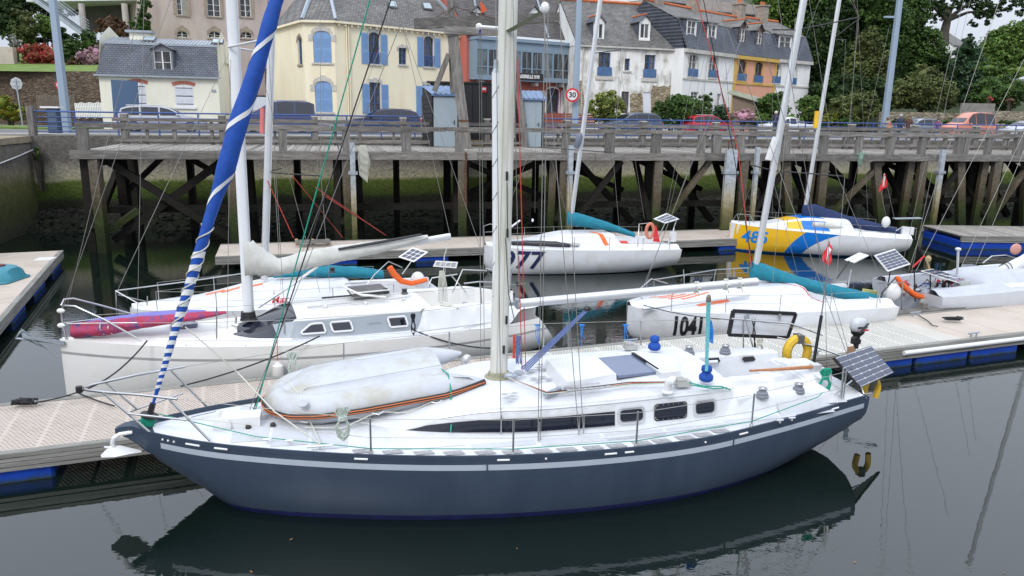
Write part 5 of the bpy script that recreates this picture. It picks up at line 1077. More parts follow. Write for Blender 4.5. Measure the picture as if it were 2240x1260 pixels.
# pulpit, anchor roller
pl = lambda x, y, t: onplane(x, y, B2, t)
tb(T2, [pl(300, 740, .6), pl(230, 700, .4), pl(165, 670, .15), pl(140, 668, 0), pl(133, 678, -.05), pl(136, 705, 0), pl(146, 745, .08)], .022)
tb(T2, [pl(300, 690, -.6), pl(220, 668, -.4), pl(160, 653, -.15), pl(140, 655, -.05), pl(134, 668, 0)], .022); tb(T2, [pl(140, 707, .1), pl(260, 692, -.5)], .016); tb(T2, [pl(146, 708, .1), pl(300, 706, .6)], .014)
for x, y, t in ((133, 680, .1), (134, 712, .1)): b = MB(); b.blob(pl(x, y, t), .09, .05, .055, n=10, k=6); b.build('fender_pad', M['cream'], T2, smooth=True)
b = MB(); b.loft([[pl(48, 733, w) + Vector((0, 0, h_)) for w, h_ in ((-.1, .0), (.1, .0), (.1, -.06), (-.1, -.06))], [pl(140, 748, w)+Vector((0, 0, h_)) for w, h_ in ((-.16, .02), (.16, .02), (.16, -.08), (-.16, -.08))]]); b.build('anchor_roller', M['galv'], T2)
b = MB(); b.loft([[pl(46, 718, .0), pl(50, 722, .05), pl(46, 730, 0)], [pl(92, 760, .1), pl(74, 738, .12), pl(60, 745, -.08)]]); b.tube([pl(46, 724, 0), pl(34, 740, 0), pl(80, 745, 0), pl(140, 752, 0)], .025, 6); b.tube([pl(78, 748, 0), pl(130, 782, .02)], .014, 6); b.build('bow_anchor', M['galv'], T2)
# stanchions, lifelines
tp = B2.stanchions([2.55, 3.75, 5.05, 6.35, 7.65, 8.95, 10.2], h=.02, wires=())
stb = []
for x, yb, yt in ((474, 742, 672), (622, 730, 664)): p_ = pl(x, yb, 1.25); q_ = pl(x, yt, 1.25); tb(T2, [p_, q_], .015, name='stanchion', n=6); stb.append((p_, q_))
p0_ = pl(300, 740, .6); line1 = [pl(200, 690, .3), stb[0][1], stb[1][1], pl(905, 640, 1.3), pl(1150, 620, 1.0)]; line2 = [pl(146, 708, .1), pl(474, 705, 1.25), pl(622, 700, 1.25), pl(905, 683, 1.3), pl(1140, 655, 1.0)]
for l_ in (line1, line2): b = MB(); b.tube(l_, .006, 4); b.build('lifeline', M['wire'], T2)
for x0, y0, x1, y1 in ((295, 742, 640, 742), (640, 741, 905, 727), (905, 727, 1115, 700)):
    for dz in (0, .05): b = MB(); b.tube([onB(x0, y0, 1.18+dz), onB(x1, y1, 1.14+dz)], .012, 5); b.build('toe_rail', M['steel'], T2)
# pushpit with frame
for pts in ([(1015, 620, .9), (1050, 616, .9), (1085, 618, .4), (1120, 630, -.2), (1125, 640, -.3)], [(985, 600, -.6), (1020, 640, -.6)], [(990, 640, -.4), (1012, 590, -.4), (1065, 592, -.5)], [(1115, 640, -.2), (1118, 600, -.2), (1062, 587, -.4)], [(930, 640, -1.2), (945, 608, -1.2), (1000, 600, -1.2)], [(1050, 616, .9), (1055, 690, 1.0)]):
    tb(T2, [pl(*p) for p in pts], .018, name='pushpit')
# mast, boom, furled main in its pale cover
m0 = pl(543, 690, 0); m1 = pl(505, 0, 0); mast(T2, m0, m0+(m1-m0)*1.7, .11, .085, M['mastw'], ax=B2.a)
b = MB(); b.lathe(m0-Vector((0, 0, .1)), [(.2, 0), (.18, .05), (.16, .2)], 12); b.build('mast_foot', M['black'], T2)
tb(T2, [pl(500, 103, .1), pl(585, 85, 1.3)], .028, 'alu', 'spreader'); tb(T2, [pl(500, 103, -.1), pl(560, 112, -1.3)], .022, 'alu', 'spreader')
e0, e1 = pl(552, 592, 0), pl(985, 517, 0); mast(T2, e0, e1, .085, .06, M['alu'], name='boom', groove=False, ax=(0, 0, 1))
cp_ = [pl(533, 566, .05), pl(556, 565, .05), pl(585, 577, .05), pl(612, 584, .05), pl(660, 571, .05), pl(730, 557, .05), pl(800, 545, .05), pl(870, 532, .05), pl(935, 518, .05)]
cover(T2, 'sail_cover', cp_, [(.40, .15), (.40, .17), (.30, .19), (.2, .19), (.22, .19), (.21, .18), (.17, .16), (.13, .12), (.05, .07)], 0, M['canvas'], seg=80, seed=3)
b = MB(); b.tube([pl(740, 545, .2), pl(830, 530, .2), pl(922, 513, .15)], [.03, .04, .03], 6); b.build('cover_zip', M['black'], T2)
tb(T2, [pl(985, 517, 0), pl(972, 560, .1), pl(968, 668, .1)], .012, 'rope', 'mainsheet'); b = MB()
for k in range(7): b.tube([pl(962+k*1.5, 592, .12), pl(959+k*3, 625, .14), pl(958+k*3.4, 660, .12)], .012, 5)
b.build('sheet_coil', M['rope'], T2)
b = MB(); b.tube([pl(564, 672, .1), pl(640, 622, .1), pl(695, 582, .1)], .04, 8); b.build('vang_strut', M['alu'], T2, smooth=True)
B2.stays([(pl(500, 103, .1)+Vector((0, 0, 0)), pl(600, 735, 1.2)) if False else (pl(586, 86, 1.3), pl(625, 735, 1.2)), (pl(560, 112, -1.3), pl(700, 640, -1.2)), (pl(140, 668, 0), pl(380, -20, 0)), (pl(148, 664, 0), pl(325, -60, 0)), (pl(985, 517, 0), pl(868, 0, 0)), (pl(1085, 640, 0), pl(840, -60, 0)), (pl(505, 130, .2), pl(497, 720, 1.2)), (pl(300, 720, .3), pl(315, 0, 0))], .006)
# pink and blue sail bag on the foredeck
bagm = mat('pink_blue_sailcloth', (.38, .03, .08), .75, var=.25, vs=3, bump=.7, bs=7, dirt=(.045, .05, .17), ds=3.0, da=1, stretch=(1.6, 1, 1))
bag = [pl(160, 722, .0), pl(230, 717, .15), pl(300, 706, .2), pl(380, 697, .2), pl(440, 690, .2), pl(495, 683, .2)]
o = cover(T2, 'sail_bag', bag, [(.16, .2), (.17, .22), (.14, .2), (.1, .17), (.09, .14), (.03, .05)], 0, bagm, seg=50, seed=5)
o2 = cover(T2, 'sail_bag_strip', [pl(190, 704, -.2), pl(300, 693, -.1), pl(400, 684, -.05), pl(450, 680, -.1)], [(.03, .12), (.08, .2), (.07, .18), (.02, .06)], 0, lm('violet_cloth', (.16, .15, .42), rough=.8, var=.1, bump=.5, bs=7), seg=30, seed=6)
for x in (220, 238): b = MB(); b.tube([pl(x, 700, .1), pl(x-2, 718, .38), pl(x+8, 732, .3)], .012, 5); b.build('bag_tie', M['rope'], T2)
c = onB(592, 640, 1.3)
# its fender on the near side
for x, y, lab in ((608, 805, 'white cylinder fender hanging low on the white cruiser above the upturned dinghy'),):
    c = pl(x, y, 1.62); f = thing('fender', lab, 'fender', tuple(c)); b = MB(); b.lathe(c-Vector((0, 0, .28)), [(.02, 0), (.11, .03), (.13, .12), (.12, .34), (.05, .4), (.03, .44)], 14); b.build('fender_body', M['cream'], f, smooth=True); b = MB(); b.tube([c+Vector((0, 0, .15)), pl(606, 738, 1.55)], .01, 5); b.build('lanyard', M['roper'], f)
coil('black rope lashed round a stanchion of the white cruiser', pl(904, 686, 1.5), M['ropek'], .5, .08, 7)
def rope(a, c, sag, m, r, lab, name='mooring_line'): b = MB(); b.tube(line(a, c, sag, 12), r, 6); return b.build(name, m, label=lab, cat='rope')
rope(pl(322, 745, 1.0), Q(1.0, .4, .62) if False else pl(180, 855, 2.0), .15, M['ropek'], .016, 'black mooring line running down from the bow of the white cruiser to the pontoon')
rope(pl(700, 735, 1.6), PZ(395, 845, .65), .1, M['ropek'], .016, 'long black mooring line slanting from the middle of the white cruiser down to the left')
rope(pl(905, 722, 1.6), pl(1090, 762, 1.75), .12, M['ropek'], .018, 'black mooring line from the quarter of the white cruiser to the mast side')
rope(PZ(250, 888, .62)+Vector((0, 0, 0)), PZ(168, 858, .6), .02, M['ropek'], .015, 'short black line on the pontoon edge at the far left')
b = MB(); c = PZ(55, 885, .6)
for k in range(9): b.tube([c+Vector((random.uniform(-.25, .25), random.uniform(-.1, .1), .02+.01*k)) for _ in range(5)], .022, 5)
b.build('rope_pile', M['ropek'], label='tangled black rope pile on the far left end of the main pontoon', cat='rope')
rope(PZ(80, 880, .62), PZ(170, 858, .9), .02, M['ropek'], .014, 'black line leading right from the tangled rope pile at the pontoon end')
for k in range(3):
    pass
b = MB(); c = PZ(2085, 700, .62)
for k in range(10): b.tube([c+Vector((random.uniform(-.3, .3), random.uniform(-.08, .08), .02+.008*k)) for _ in range(5)], .02, 5)
b.build('rope_pile', M['ropek'], label='tangled black rope pile beside the grey timber beam on the beige pontoon', cat='rope')
thrown([PZ(2010, 690, .6), PZ(2030, 702, .6), PZ(2040, 712, .6), PZ(2052, 714, .6)], .014, M['ropek'], 'loose black rope end lying on the beige deck panels')
# ---------------------------------------------------------------- small racing boats
STM = [(0, .03, 1.12, .35), (.015, .33, 1.12, .12), (.05, .62, 1.12, -.12), (.14, 1.0, 1.1, -.3), (.3, 1.36, 1.07, -.3), (.55, 1.55, 1.03, -.3), (.8, 1.56, .99, -.18), (1, 1.45, .96, .06)]
def mini(label, bow, stern, mats, mf, roof=.42, lines=(.02, .05), zb=(.05,), st=STM, n=3.2, m=1.8, rfs=(.24, .46, .66, .72), name='racing_yacht', dm=None, rake=-.12, ck=.38, dmf=None):
    X = Boat(label, 'yacht', bow, stern, st, n=n, m=m, rake=rake, name=name); X.hull(mats, mf, lines=lines, zb=zb, N=110)
    L = X.L
    def hf(S, T):
        u = S/L; r = roof*smooth(rfs[0]-.1, rfs[1], u)*(1-smooth(rfs[2], rfs[3], u))*(1-smooth(.55, 1.02, abs(T)))
        c = ck*smooth(.70, .72, u)*(1-smooth(.8, .88, abs(T)))*(1 if u < .99 else 1); rim = .1*smooth(.6, .7, u)*(smooth(.75, .95, abs(T))*(1-smooth(1.1, 1.3, abs(T))))
        return r - c + rim
    X.deck(dm or [M['white']], hf, N=120, K=44, camber=.1, inset=.02, dz=-.005, mf=dmf); return X
def rig(X, x0, y0, x1, y1, t=0, r=.075, m='alu', k=1.5, sp=(), stays=()):
    a, c = onplane(x0, y0, X, t), onplane(x1, y1, X, t); mast(X.T, a, a+(c-a)*k, r, r*.75, M[m], ax=X.a)
    for (xa, ya, xb, yb) in sp: tb(X.T, [onplane(xa, ya, X, t), onplane(xb, yb, X, t)], .018, 'black', 'spreader')
    for (xa, ya, xb, yb, *tt) in stays: X.stays([(onplane(xa, ya, X, tt[0] if tt else t), onplane(xb, yb, X, tt[1] if len(tt) > 1 else t))], .006)
def pulpit(X, pts, r=.016, nm='pulpit'):
    for l_ in pts: tb(X.T, [onplane(*q_[:2], X, q_[2]) for q_ in l_], r, name=nm, n=6)
def lifel(X, xs, sgn=1, h=.5): X.stanchions([u*X.L for u in xs], h=h, sgn=sgn, r=.012)
# boat 977
W1 = [M['white'], lm('bottom_navy', (.008, .012, .05), rough=.5), M['white']]
C9 = mini('white racing yacht with dark numerals 77 and a black sail lying on its foredeck', (-1.15, 30.0), (6.55, 31.9), W1, lambda j, S: 1 if j >= 8 else 0, zb=(.03,))
lifel(C9, (.1, .25, .42, .6, .78, .93)); lifel(C9, (.1, .25, .42, .6, .78, .93), -1)
def hullnum(X, txt, s_, z, size, m, sgn=1, sx=1.0, shear=0, bold=.01, right=None):
    def warp(w, dz):
        p = w-X.b; S = p.dot(X.a); zz = w.z; q_ = X.side(S, zz, sgn, .018+dz); return q_
    c = X.side(s_, z, sgn, .02); return letters(txt, size, m, X.T, c, X.a if sgn == 1 else -X.a, (0, 0, 1), bold=bold, warp=warp, sx=sx, shear=shear, name='hull_number')
def sx_(X, x, y, z): return X.ST(x, y, z)[0]-0
hn = lm('num_navy', (.012, .016, .07), rough=.4)
hullnum(C9, '977', 1.28, .6, 1.0, hn, bold=.02, shear=.12, sx=1.05)
rig(C9, 1250, 468, 1312, 0, sp=((1258, 328, 1340, 333), (1258, 328, 1180, 322), (1296, 117, 1358, 109)), stays=((1340, 333, 1355, 505, .6, 1.3), (1340, 333, 1380, -10, .6, .2), (1358, 109, 1344, 333), (1085, 520, 1290, 0), (1410, 480, 1330, -20), (1462, 470, 1570, 0, -.5, -.3), (1455, 480, 1545, 0, .5, .3), (1170, 465, 1173, 200), (1240, 470, 1192, 300)))
cover(C9.T, 'boom_cover', [onplane(x, y, C9, 0) for x, y in ((1242, 478), (1262, 480), (1330, 495), (1388, 514))], [(.26, .14), (.28, .17), (.17, .15), (.1, .1)], 0, M['teal'], seg=36, seed=11)
cover(C9.T, 'dropped_sail', [C9.P(1.0, .5, 1.25), C9.P(1.8, .7, 1.24), C9.P(2.7, .85, 1.2), C9.P(3.3, .95, 1.16)], [(.06, .14), (.11, .22), (.12, .2), (.07, .16)], 0, lm('black_sail', (.02, .022, .028), rough=.8, var=.2, bump=.7, bs=5), seg=30, seed=12)
b = MB(); b.blob(C9.P(3.5, .95, 1.2), .22, .14, .08, n=10, k=6, jit=.08); b.build('dropped_sail', M['canvas'], C9.T, smooth=True)
pulpit(C9, [[(1058, 495, 0), (1072, 490, .3), (1090, 493, .5), (1120, 492, .8)], [(1058, 495, 0), (1060, 535, .1)], [(1060, 508, 0), (1110, 505, .7)], [(1395, 540, 1.2), (1398, 490, 1.2), (1420, 488, .8)], [(1475, 500, .8), (1460, 535, 1.2)]])
tb(C9.T, [onplane(1100, 510, C9, .3), onplane(1138, 482, C9, .3)], .04, 'whitep', 'bowsprit')
sp_ = [onplane(*q_) for q_ in ((1430, 478, C9, .4), (1458, 466, C9, -.3), (1486, 479, C9, -.3), (1456, 488, C9, .6))]; solar(C9.T, sp_, 5, 3, gap=.03, fw=.05)
tb(C9.T, [onplane(1456, 486, C9, .3), onplane(1440, 520, C9, .3)], .02, name='panel_post'); tb(C9.T, [onplane(1480, 480, C9, -.2), onplane(1462, 535, C9, .9)], .02, name='panel_post')
b = MB(); c = onplane(1422, 505, C9, .2); b.tube([c+Vector((.16*math.cos(a), 0, .3*math.sin(a))) for a in [2*math.pi*i/14 for i in range(15)]], .07, 8); b.build('life_ring', lm('orange_pink', (.6, .2, .13), rough=.6), C9.T, smooth=True)
b = MB(); b.loft([[onplane(1434, 492, C9, .4), onplane(1436, 495, C9, .4)], [onplane(1428, 528, C9, .5), onplane(1444, 530, C9, .5)]], closed=False); b.build('red_flag', M['red'], C9.T)
b = MB(); c = onplane(1472, 518, C9, .9); b.obox(c, C9.a*.12, C9.n*.06, (0, 0, .2)); b.build('electronics_box', M['whitep'], C9.T)
for k, (x, y) in enumerate(((1340, 508), (1345, 514))): pass
C9.deckpatch(lambda T: 4.3+.5*T, lambda T: 4.5+.5*T, .1, .95, M['orange'], 'orange_bag')
b = MB(); b.blob(C9.P(5.6, .5, 1.12), .4, .3, .1, n=10, k=5, jit=.25); b.build('rope_heap', M['roper'], C9.T)
b = MB(); b.blob(onplane(1165, 482, C9, -.6), .05, .05, .07, n=8, k=6); b.build('floodlight', M['whitep'], C9.T)
# boat 485 : yellow bow, blue band
YB = [M['white'], lm('hull_yellow', (.72, .42, .012), rough=.3, var=.03), lm('hull_blue', (.0, .14, .52), rough=.3, var=.03), lm('wl_blue', (.0, .06, .2), rough=.4)]
ST4 = [(0, .04, 1.3, -.15), (.015, .2, 1.3, -.2), (.06, .52, 1.28, -.3), (.16, .95, 1.24, -.3), (.35, 1.36, 1.17, -.3), (.6, 1.5, 1.08, -.3), (.85, 1.45, 1.0, -.1), (1, 1.3, .97, .2)]
L4 = 8.1
def mf4(j, S): return 3 if j >= 8 else 0
D4 = mini('racing yacht with a yellow bow numbered 485, a blue band and a navy sail cover', (10.45, 36.4), (18.35, 35.5), YB, mf4, roof=.5, lines=(.02, .05), zb=(.08,), st=ST4, dm=[M['white']])
for sg in (1, -1): D4.skin(lambda q: .01, lambda q: 2.42+.55*q*q+.25*q, .09, .012, YB[1], sg); D4.skin(lambda q: 2.42+.55*q*q+.25*q, lambda q: 3.2+1.15*q*q+.35*q, .09, .012, YB[2], sg)
D4.deckpatch(lambda T: 2.3+.2*T, lambda T: 2.9+.3*T, -1.0, 1.0, YB[1]); D4.deckpatch(lambda T: 2.9+.3*T, lambda T: 3.9+.5*T, -1.0, 1.0, YB[2])
hullnum(D4, '485', 1.05, .72, .78, lm('num_blue', (.0, .2, .62), rough=.4), bold=.02, sx=.95, shear=.1)
lifel(D4, (.1, .3, .5, .7, .9)); lifel(D4, (.1, .3, .5, .7, .9), -1)
rig(D4, 1762, 448, 1835, 0, sp=((1822, 85, 1880, 40), (1820, 87, 1852, 87)), stays=((1850, 87, 1843, 240), (1875, 45, 1860, 270), (1880, 40, 1850, -20), (1615, 480, 1800, -20), (1850, 480, 1945, 60), (1900, 500, 1875, 0), (1690, 470, 1690, 200)))
b = MB(); p_, q_ = onplane(1787, 243, D4, .1), onplane(1783, 280, D4, .1); b.beam(p_, q_, .16, .12); b.build('radar_reflector', lm('yel', (.75, .45, .02), rough=.4), D4.T)
cover(D4.T, 'boom_cover', [onplane(x, y, D4, 0) for x, y in ((1755, 463), (1780, 466), (1850, 484), (1920, 498), (1970, 506))], [(.35, .14), (.42, .2), (.28, .2), (.2, .18), (.12, .14)], 0, M['navyc'], seg=44, seed=21)
pulpit(D4, [[(1605, 478, 0), (1612, 468, .2), (1640, 470, .5), (1650, 488, .7)], [(1605, 478, 0), (1606, 495, .0)], [(1612, 468, .2), (1620, 492, .2)], [(1960, 505, .9), (1975, 495, .9), (2005, 500, .6), (2002, 525, .6)]])
b = MB(); c = onplane(1938, 486, D4, .2); b.blob(c, .2, .16, .27, n=12, k=8); b.build('fan_cover', M['whitep'], D4.T, smooth=True)
b = MB(); b.obox(onplane(1985, 505, D4, .8), D4.a*.25, D4.n*.1, (0, 0, .17)); b.build('raft_case', M['whitep'], D4.T)
b = MB(); b.beam(onplane(1955, 478, D4, -.3), onplane(2015, 477, D4, -.3), .4, .03); b.build('solar_panel', M['galv'], D4.T)
b = MB(); b.tube([D4.P(3.6, .75, 1.42), D4.P(4.4, .82, 1.4), D4.P(5.0, .8, 1.34)], [.12, .14, .05], 10); b.build('rolled_sail', M['canvas'], D4.T, smooth=True)
for x0 in (1930,):
    tb(D4.T, [onplane(1938, 472, D4, .1), onplane(1927, 418, D4, .1)], .008, 'wire', 'flag_wire'); tb(D4.T, [onplane(1957, 480, D4, .1), onplane(1941, 408, D4, .1)], .008, 'wire', 'flag_wire')
def flag(X, pts, t, name='pennant', mats=None):
    p_ = [onplane(x, y, X, t) for x, y in pts]; b = MB(); n = 6; rows = []
    for i in range(n+1):
        a, c = p_[0].lerp(p_[3], i/n), p_[1].lerp(p_[2], i/n); rows.append([a.lerp(c, k/6)+X.n*.04*math.sin(k*1.7+i) for k in range(7)])
    b.loft(rows, closed=False, mf=lambda i, j: 1 if 1 <= i <= 4 and (2 <= j <= 3) else (1 if j == 0 and i < 3 else 0)); return b.build(name, [M['red'], M['whitep']], X.T, smooth=True)
flag(D4, [(1934, 379), (1938, 381), (1941, 408), (1922, 420)], .1)
# boat 1041
E1 = mini('white round nosed racing yacht numbered 1041 with a teal boom cover and orange deck stripes', (3.3, 21.0), (10.95, 22.85), [M['white'], lm('foot_grey', (.5, .51, .52), rough=.4)], lambda j, S: 1 if j >= 8 else 0, zb=(.12,), st=[(a_, b_, c_-.12*(1-a_), d_) for a_, b_, c_, d_ in STM])
hullnum(E1, '1041', 1.38, .56, .76, M['black'], bold=.03, sx=.56)
lifel(E1, (.12, .3, .5, .7, .9)); lifel(E1, (.12, .3, .5, .7, .9), -1)
rig(E1, 1650, 595, 1757, 0, r=.085, sp=((1690, 373, 1848, 386), (1690, 373, 1640, 360), (1745, 65, 1880, 38), (1745, 65, 1690, 65)), stays=((1848, 386, 1830, 610, .6, 1.4), (1848, 386, 1878, 40), (1880, 38, 1850, -40), (1690, 620, 1740, 40, 1.2, .3), (1405, 640, 1530, 310, 0, 0), (1530, 310, 1560, 0), (1600, 300, 1575, -20), (1940, 640, 1830, 380, .5, .3), (1830, 380, 1770, 0), (1745, 600, 1690, 390), (1400, 645, 1640, 40), (1960, 640, 2060, 200, -.6, -.4), (2060, 200, 2110, -10, -.4, -.4), (1985, 640, 2075, 200, .6, .5), (2075, 200, 2125, -10, .5, .5)))
b = MB(); b.tube([onplane(1645, 600, E1, 0), onplane(1615, 330, E1, 0), onplane(1518, -20, E1, 0)], .012, 5); b.build('halyard', M['roper'], E1.T)
b = MB(); b.tube([onplane(1650, 600, E1, .1), onplane(1602, 320, E1, 0), onplane(1535, -20, E1, 0)], .012, 5); b.build('halyard', M['ropek'], E1.T)
b = MB(); c0, c1 = onplane(1697, 300, E1, .1), onplane(1680, 350, E1, .1); b.beam(c0, c1, .17, .1, up=E1.a); b.build('radar_reflector', M['whitep'], E1.T)
b = MB(); c0, c1 = onplane(1265, 300, C9, .1), onplane(1268, 283, C9, .1)
cc0, cc1 = onplane(1261, 325, C9, .1), onplane(1270, 290, C9, .1); b.tube([cc0, cc0.lerp(cc1, .3), cc0.lerp(cc1, .8), cc1], [.05, .13, .13, .04], 8); b.build('radar_reflector', lm('slate_bag', (.13, .15, .2), rough=.7), C9.T, smooth=True)
cover(E1.T, 'boom_cover', [onplane(x, y, E1, 0) for x, y in ((1642, 590), (1665, 594), (1740, 617), (1820, 636), (1900, 652), (1924, 657))], [(.24, .12), (.25, .2), (.2, .2), (.19, .18), (.17, .17), (.15, .15)], 0, M['teal'], seg=60, seed=31)
for s0, t0, l_ in ((1.0, -.5, .8), (1.15, -.3, .85), (1.3, -.1, .85), (1.55, .1, .85), (1.55, .72, .95)): E1.deckpatch(lambda T, s0=s0: s0+.3*(T), lambda T, s0=s0, l_=l_: s0+l_+.3*T, t0, t0+.1, lm('stripe_orange', (.75, .16, .05), rough=.6), 'orange_stripe', n=3)
b = MB(); b.tube([onplane(1405, 676, E1, .75), onplane(1640, 645, E1, .9)], .045, 8); b.build('bowsprit', M['alu'], E1.T, smooth=True)
E1.deckpatch(lambda T: 5.1+.5*T, lambda T: 5.35+.5*T, .1, .85, M['orange'], 'orange_bag')
E1.deckpatch(lambda T: 4.6+.9*T, lambda T: 4.66+.9*T, .0, 1.1, M['red'], 'red_tape')
pulpit(E1, [[(1412, 660, -.3), (1390, 640, 0), (1425, 610, -.3), (1460, 620, -.5)], [(1430, 615, -.3), (1432, 648, -.3)], [(1495, 590, -1.2), (1498, 640, -1.2)], [(1566, 590, -1.2), (1560, 620, -1.2)], [(1430, 612, -.3), (1566, 590, -1.2), (1650, 585, -1.3)]])
flag(E1, [(1812, 520), (1822, 548), (1815, 582), (1798, 570)], -.2)
tb(E1.T, [onplane(1812, 580, E1, .2), onplane(1813, 518, E1, .2)], .012, name='flag_staff')
b = MB(); c = onplane(1950, 640, E1, -.3); b.blob(c, .22, .16, .3, n=12, k=8, jit=.03); b.build('raft_bag', M['whitep'], E1.T, smooth=True)
pulpit(E1, [[(1928, 680, 1.2), (1920, 620, 1.2), (1975, 618, .4), (1972, 680, .4)]], nm='pushpit')
b = MB(); b.beam(onplane(1888, 637, E1, -.9), onplane(1918, 642, E1, -.9), .1, .16); b.build('grab_bag', lm('neon', (.6, .62, .2), rough=.7), E1.T)
sp_ = [onplane(*q_) for q_ in ((1913, 558, E1, .3), (1957, 544, E1, -.3), (1992, 578, E1, -.2), (1943, 594, E1, .5))]; solar(E1.T, sp_, 4, 6, gap=.015, fw=.04)
tb(E1.T, [onplane(1948, 590, E1, .1), onplane(1940, 640, E1, .1)], .02, 'black', 'panel_post')
b = MB(); b.beam(onplane(1858, 572, E1, -.6), onplane(1890, 556, E1, -.6), .45, .03); b.build('solar_panel', M['whitep'], E1.T)
tb(E1.T, [onplane(1830, 610, E1, -.6), onplane(1858, 570, E1, -.6)], .02, 'black', 'panel_post'); tb(E1.T, [onplane(1862, 575, E1, -.6), onplane(1888, 558, E1, -.6)], .012, 'wood', 'oar')
b = MB(); b.tube([onplane(1855, 628, E1, -1.2), onplane(1862, 590, E1, -1.2)], .025, 6); b.build('paddle', M['whitep'], E1.T)
rope(onplane(1398, 664, E1, 0), onplane(1604, 700, A, -1.8), .08, M['ropek'], .012, 'black mooring line with a splice from the round nosed boat toward the black framed panel')
# mini behind the white cruiser
F1 = mini('low white racing yacht with a teal sail cover lying behind the white cruiser', (-10.2, 19.6), (-2.3, 22.9), [M['white'], M['white']], lambda j, S: 0, st=[(0, .04, 1.05, .2), (.02, .28, 1.05, 0), (.1, .7, 1.05, -.2), (.3, 1.2, 1.03, -.3), (.6, 1.42, 1, -.3), (1, 1.35, .95, .1)])
lifel(F1, (.08, .25, .42, .6, .8)); lifel(F1, (.08, .25, .42, .6, .8), -1)
rig(F1, 577, 612, 595, 0, r=.085, sp=((580, 377, 702, 385), (583, 377, 615, 368)), stays=((702, 385, 700, 0), (702, 385, 722, 640, .3, 1.2), (255, 640, 560, -10), (615, 640, 600, 380, 1.2, .2), (640, 610, 870, 0), (700, 330, 690, 385)))
b = MB(); c0, c1 = onplane(574, 236, F1, .4), onplane(573, 292, F1, .4); b.tube([c0, c1], .06, 8); b.build('radar_reflector', lm('pinkr', (.6, .15, .14), rough=.6), F1.T, smooth=True)
cover(F1.T, 'boom_cover', [onplane(x, y, F1, 0) for x, y in ((598, 604), (660, 596), (720, 594), (790, 596), (838, 600))], [(.05, .08), (.13, .15), (.18, .18), (.17, .18), (.12, .14)], 0, M['teal'], seg=44, seed=41)
pulpit(F1, [[(253, 636, 0), (255, 690, 0)], [(253, 636, 0), (310, 668, .5)], [(253, 636, 0), (400, 617, -.7), (540, 597, -1.2)], [(258, 645, 0), (320, 660, .6)], [(322, 648, .6), (322, 668, .6)], [(790, 640, 1), (820, 600, 1), (850, 572, .6), (880, 585, .4)]])
b = MB(); c = onplane(727, 596, F1, .5); b.lathe(c, [(.1, 0), (.06, .05), (.08, .14), (.01, .15)], 10); b.build('winch', M['black'], F1.T)
for s_, t_ in ((1.9, -.3), (2.3, -.1), (2.9, .1)): F1.deckpatch(lambda T, s_=s_: s_, lambda T, s_=s_: s_+.5, t_, t_+.2, M['stripe_orange'], 'orange_stripe', n=3)
letters('Max', .26, M['red'], F1.T, onplane(612, 656, F1, 1.0), F1.a, (0, 0, 1), shear=.2, bold=.004)
b = MB(); b.tube([onplane(x, y, F1, -.2) for x, y in ((852, 584), (862, 600), (878, 615), (900, 620), (934, 612))], [.09, .1, .09, .08, .07], 8); b.build('rescue_sling', M['orange'], F1.T, smooth=True)
b = MB(); b.blob(onplane(914, 612, F1, -.4), .22, .18, .26, n=12, k=8); b.build('raft_case', M['whitep'], F1.T, smooth=True)
for qs_, nx, ny in ((((871, 562), (902, 541), (937, 551), (905, 573)), 4, 3), (((947, 583), (953, 570), (1002, 573), (998, 587)), 4, 1)):
    sp_ = [onplane(x, y, F1, .3*(k > 1)-.3) for k, (x, y) in enumerate(qs_)]; solar(F1.T, [sp_[0], sp_[3], sp_[2], sp_[1]] if False else sp_, nx if False else 3, 3 if ny == 3 else 4, gap=.02, fw=.04)
tb(F1.T, [onplane(900, 572, F1, 0), onplane(880, 600, F1, 0)], .02, name='panel_post'); tb(F1.T, [onplane(975, 588, F1, .2), onplane(970, 640, F1, .2)], .02, name='panel_post')
# grey boat far right (stern to the left)
G1 = mini('pale grey racing yacht with a cluttered stern, an orange sling and two solar panels', (20.6, 26.7), (12.8, 24.1), [lm('hull_lgrey', (.5, .52, .56), rough=.35, var=.04), M['white']], lambda j, S: 0, st=STM, dm=[lm('deck_lgrey', (.42, .44, .48), rough=.6, var=.08)], roof=.28)
pg = lambda x, y, t=0: onplane(x, y, G1, t)
gcp = [pg(2098, 668, -.3), pg(2108, 640, -.3), pg(2150, 618, -.2), pg(2195, 594, 0), pg(2250, 566, 0), pg(2310, 536, 0)]; cover(G1.T, 'boom_cover', gcp, [(.06, .1), (.14, .16), (.2, .2), (.24, .22), (.26, .22), (.22, .2)], 0, lm('gcan2', (.56, .56, .56), rough=.9, var=.12, vs=4, bump=1, bs=4), seg=50, seed=51)
for k in range(1, 5):
    for e in (0, .12): c = gcp[k]+(gcp[k+1]-gcp[k])*e; b = MB(); d_ = (gcp[k+1]-gcp[k]).normalized(); y_ = Vector((-d_.y, d_.x, 0)); b.tube([c+y_*.24*math.cos(q)+Vector((0, 0, .27*math.sin(q))) for q in [2*math.pi*i/12 for i in range(13)]], .012, 5); b.build('cover_tie', M['ropek'], G1.T)
G1.deckpatch(lambda T: 2.2, lambda T: 4.6, .3, .95, lm('deck_pale', (.56, .57, .6), rough=.7), 'deck_panel'); G1.deckpatch(lambda T: .5, lambda T: 5.2, -1.25, -.95, M['deck_pale'], 'side_deck')
b = MB(); sl_ = [pg(1962, 607, -.9), pg(1975, 625, -.9), pg(2000, 645, -.8), pg(2035, 656, -.7), pg(2076, 658, -.6)]; b.tube(sl_, [.07, .09, .09, .085, .08], 9); b.build('rescue_sling', M['orange'], G1.T, smooth=True)
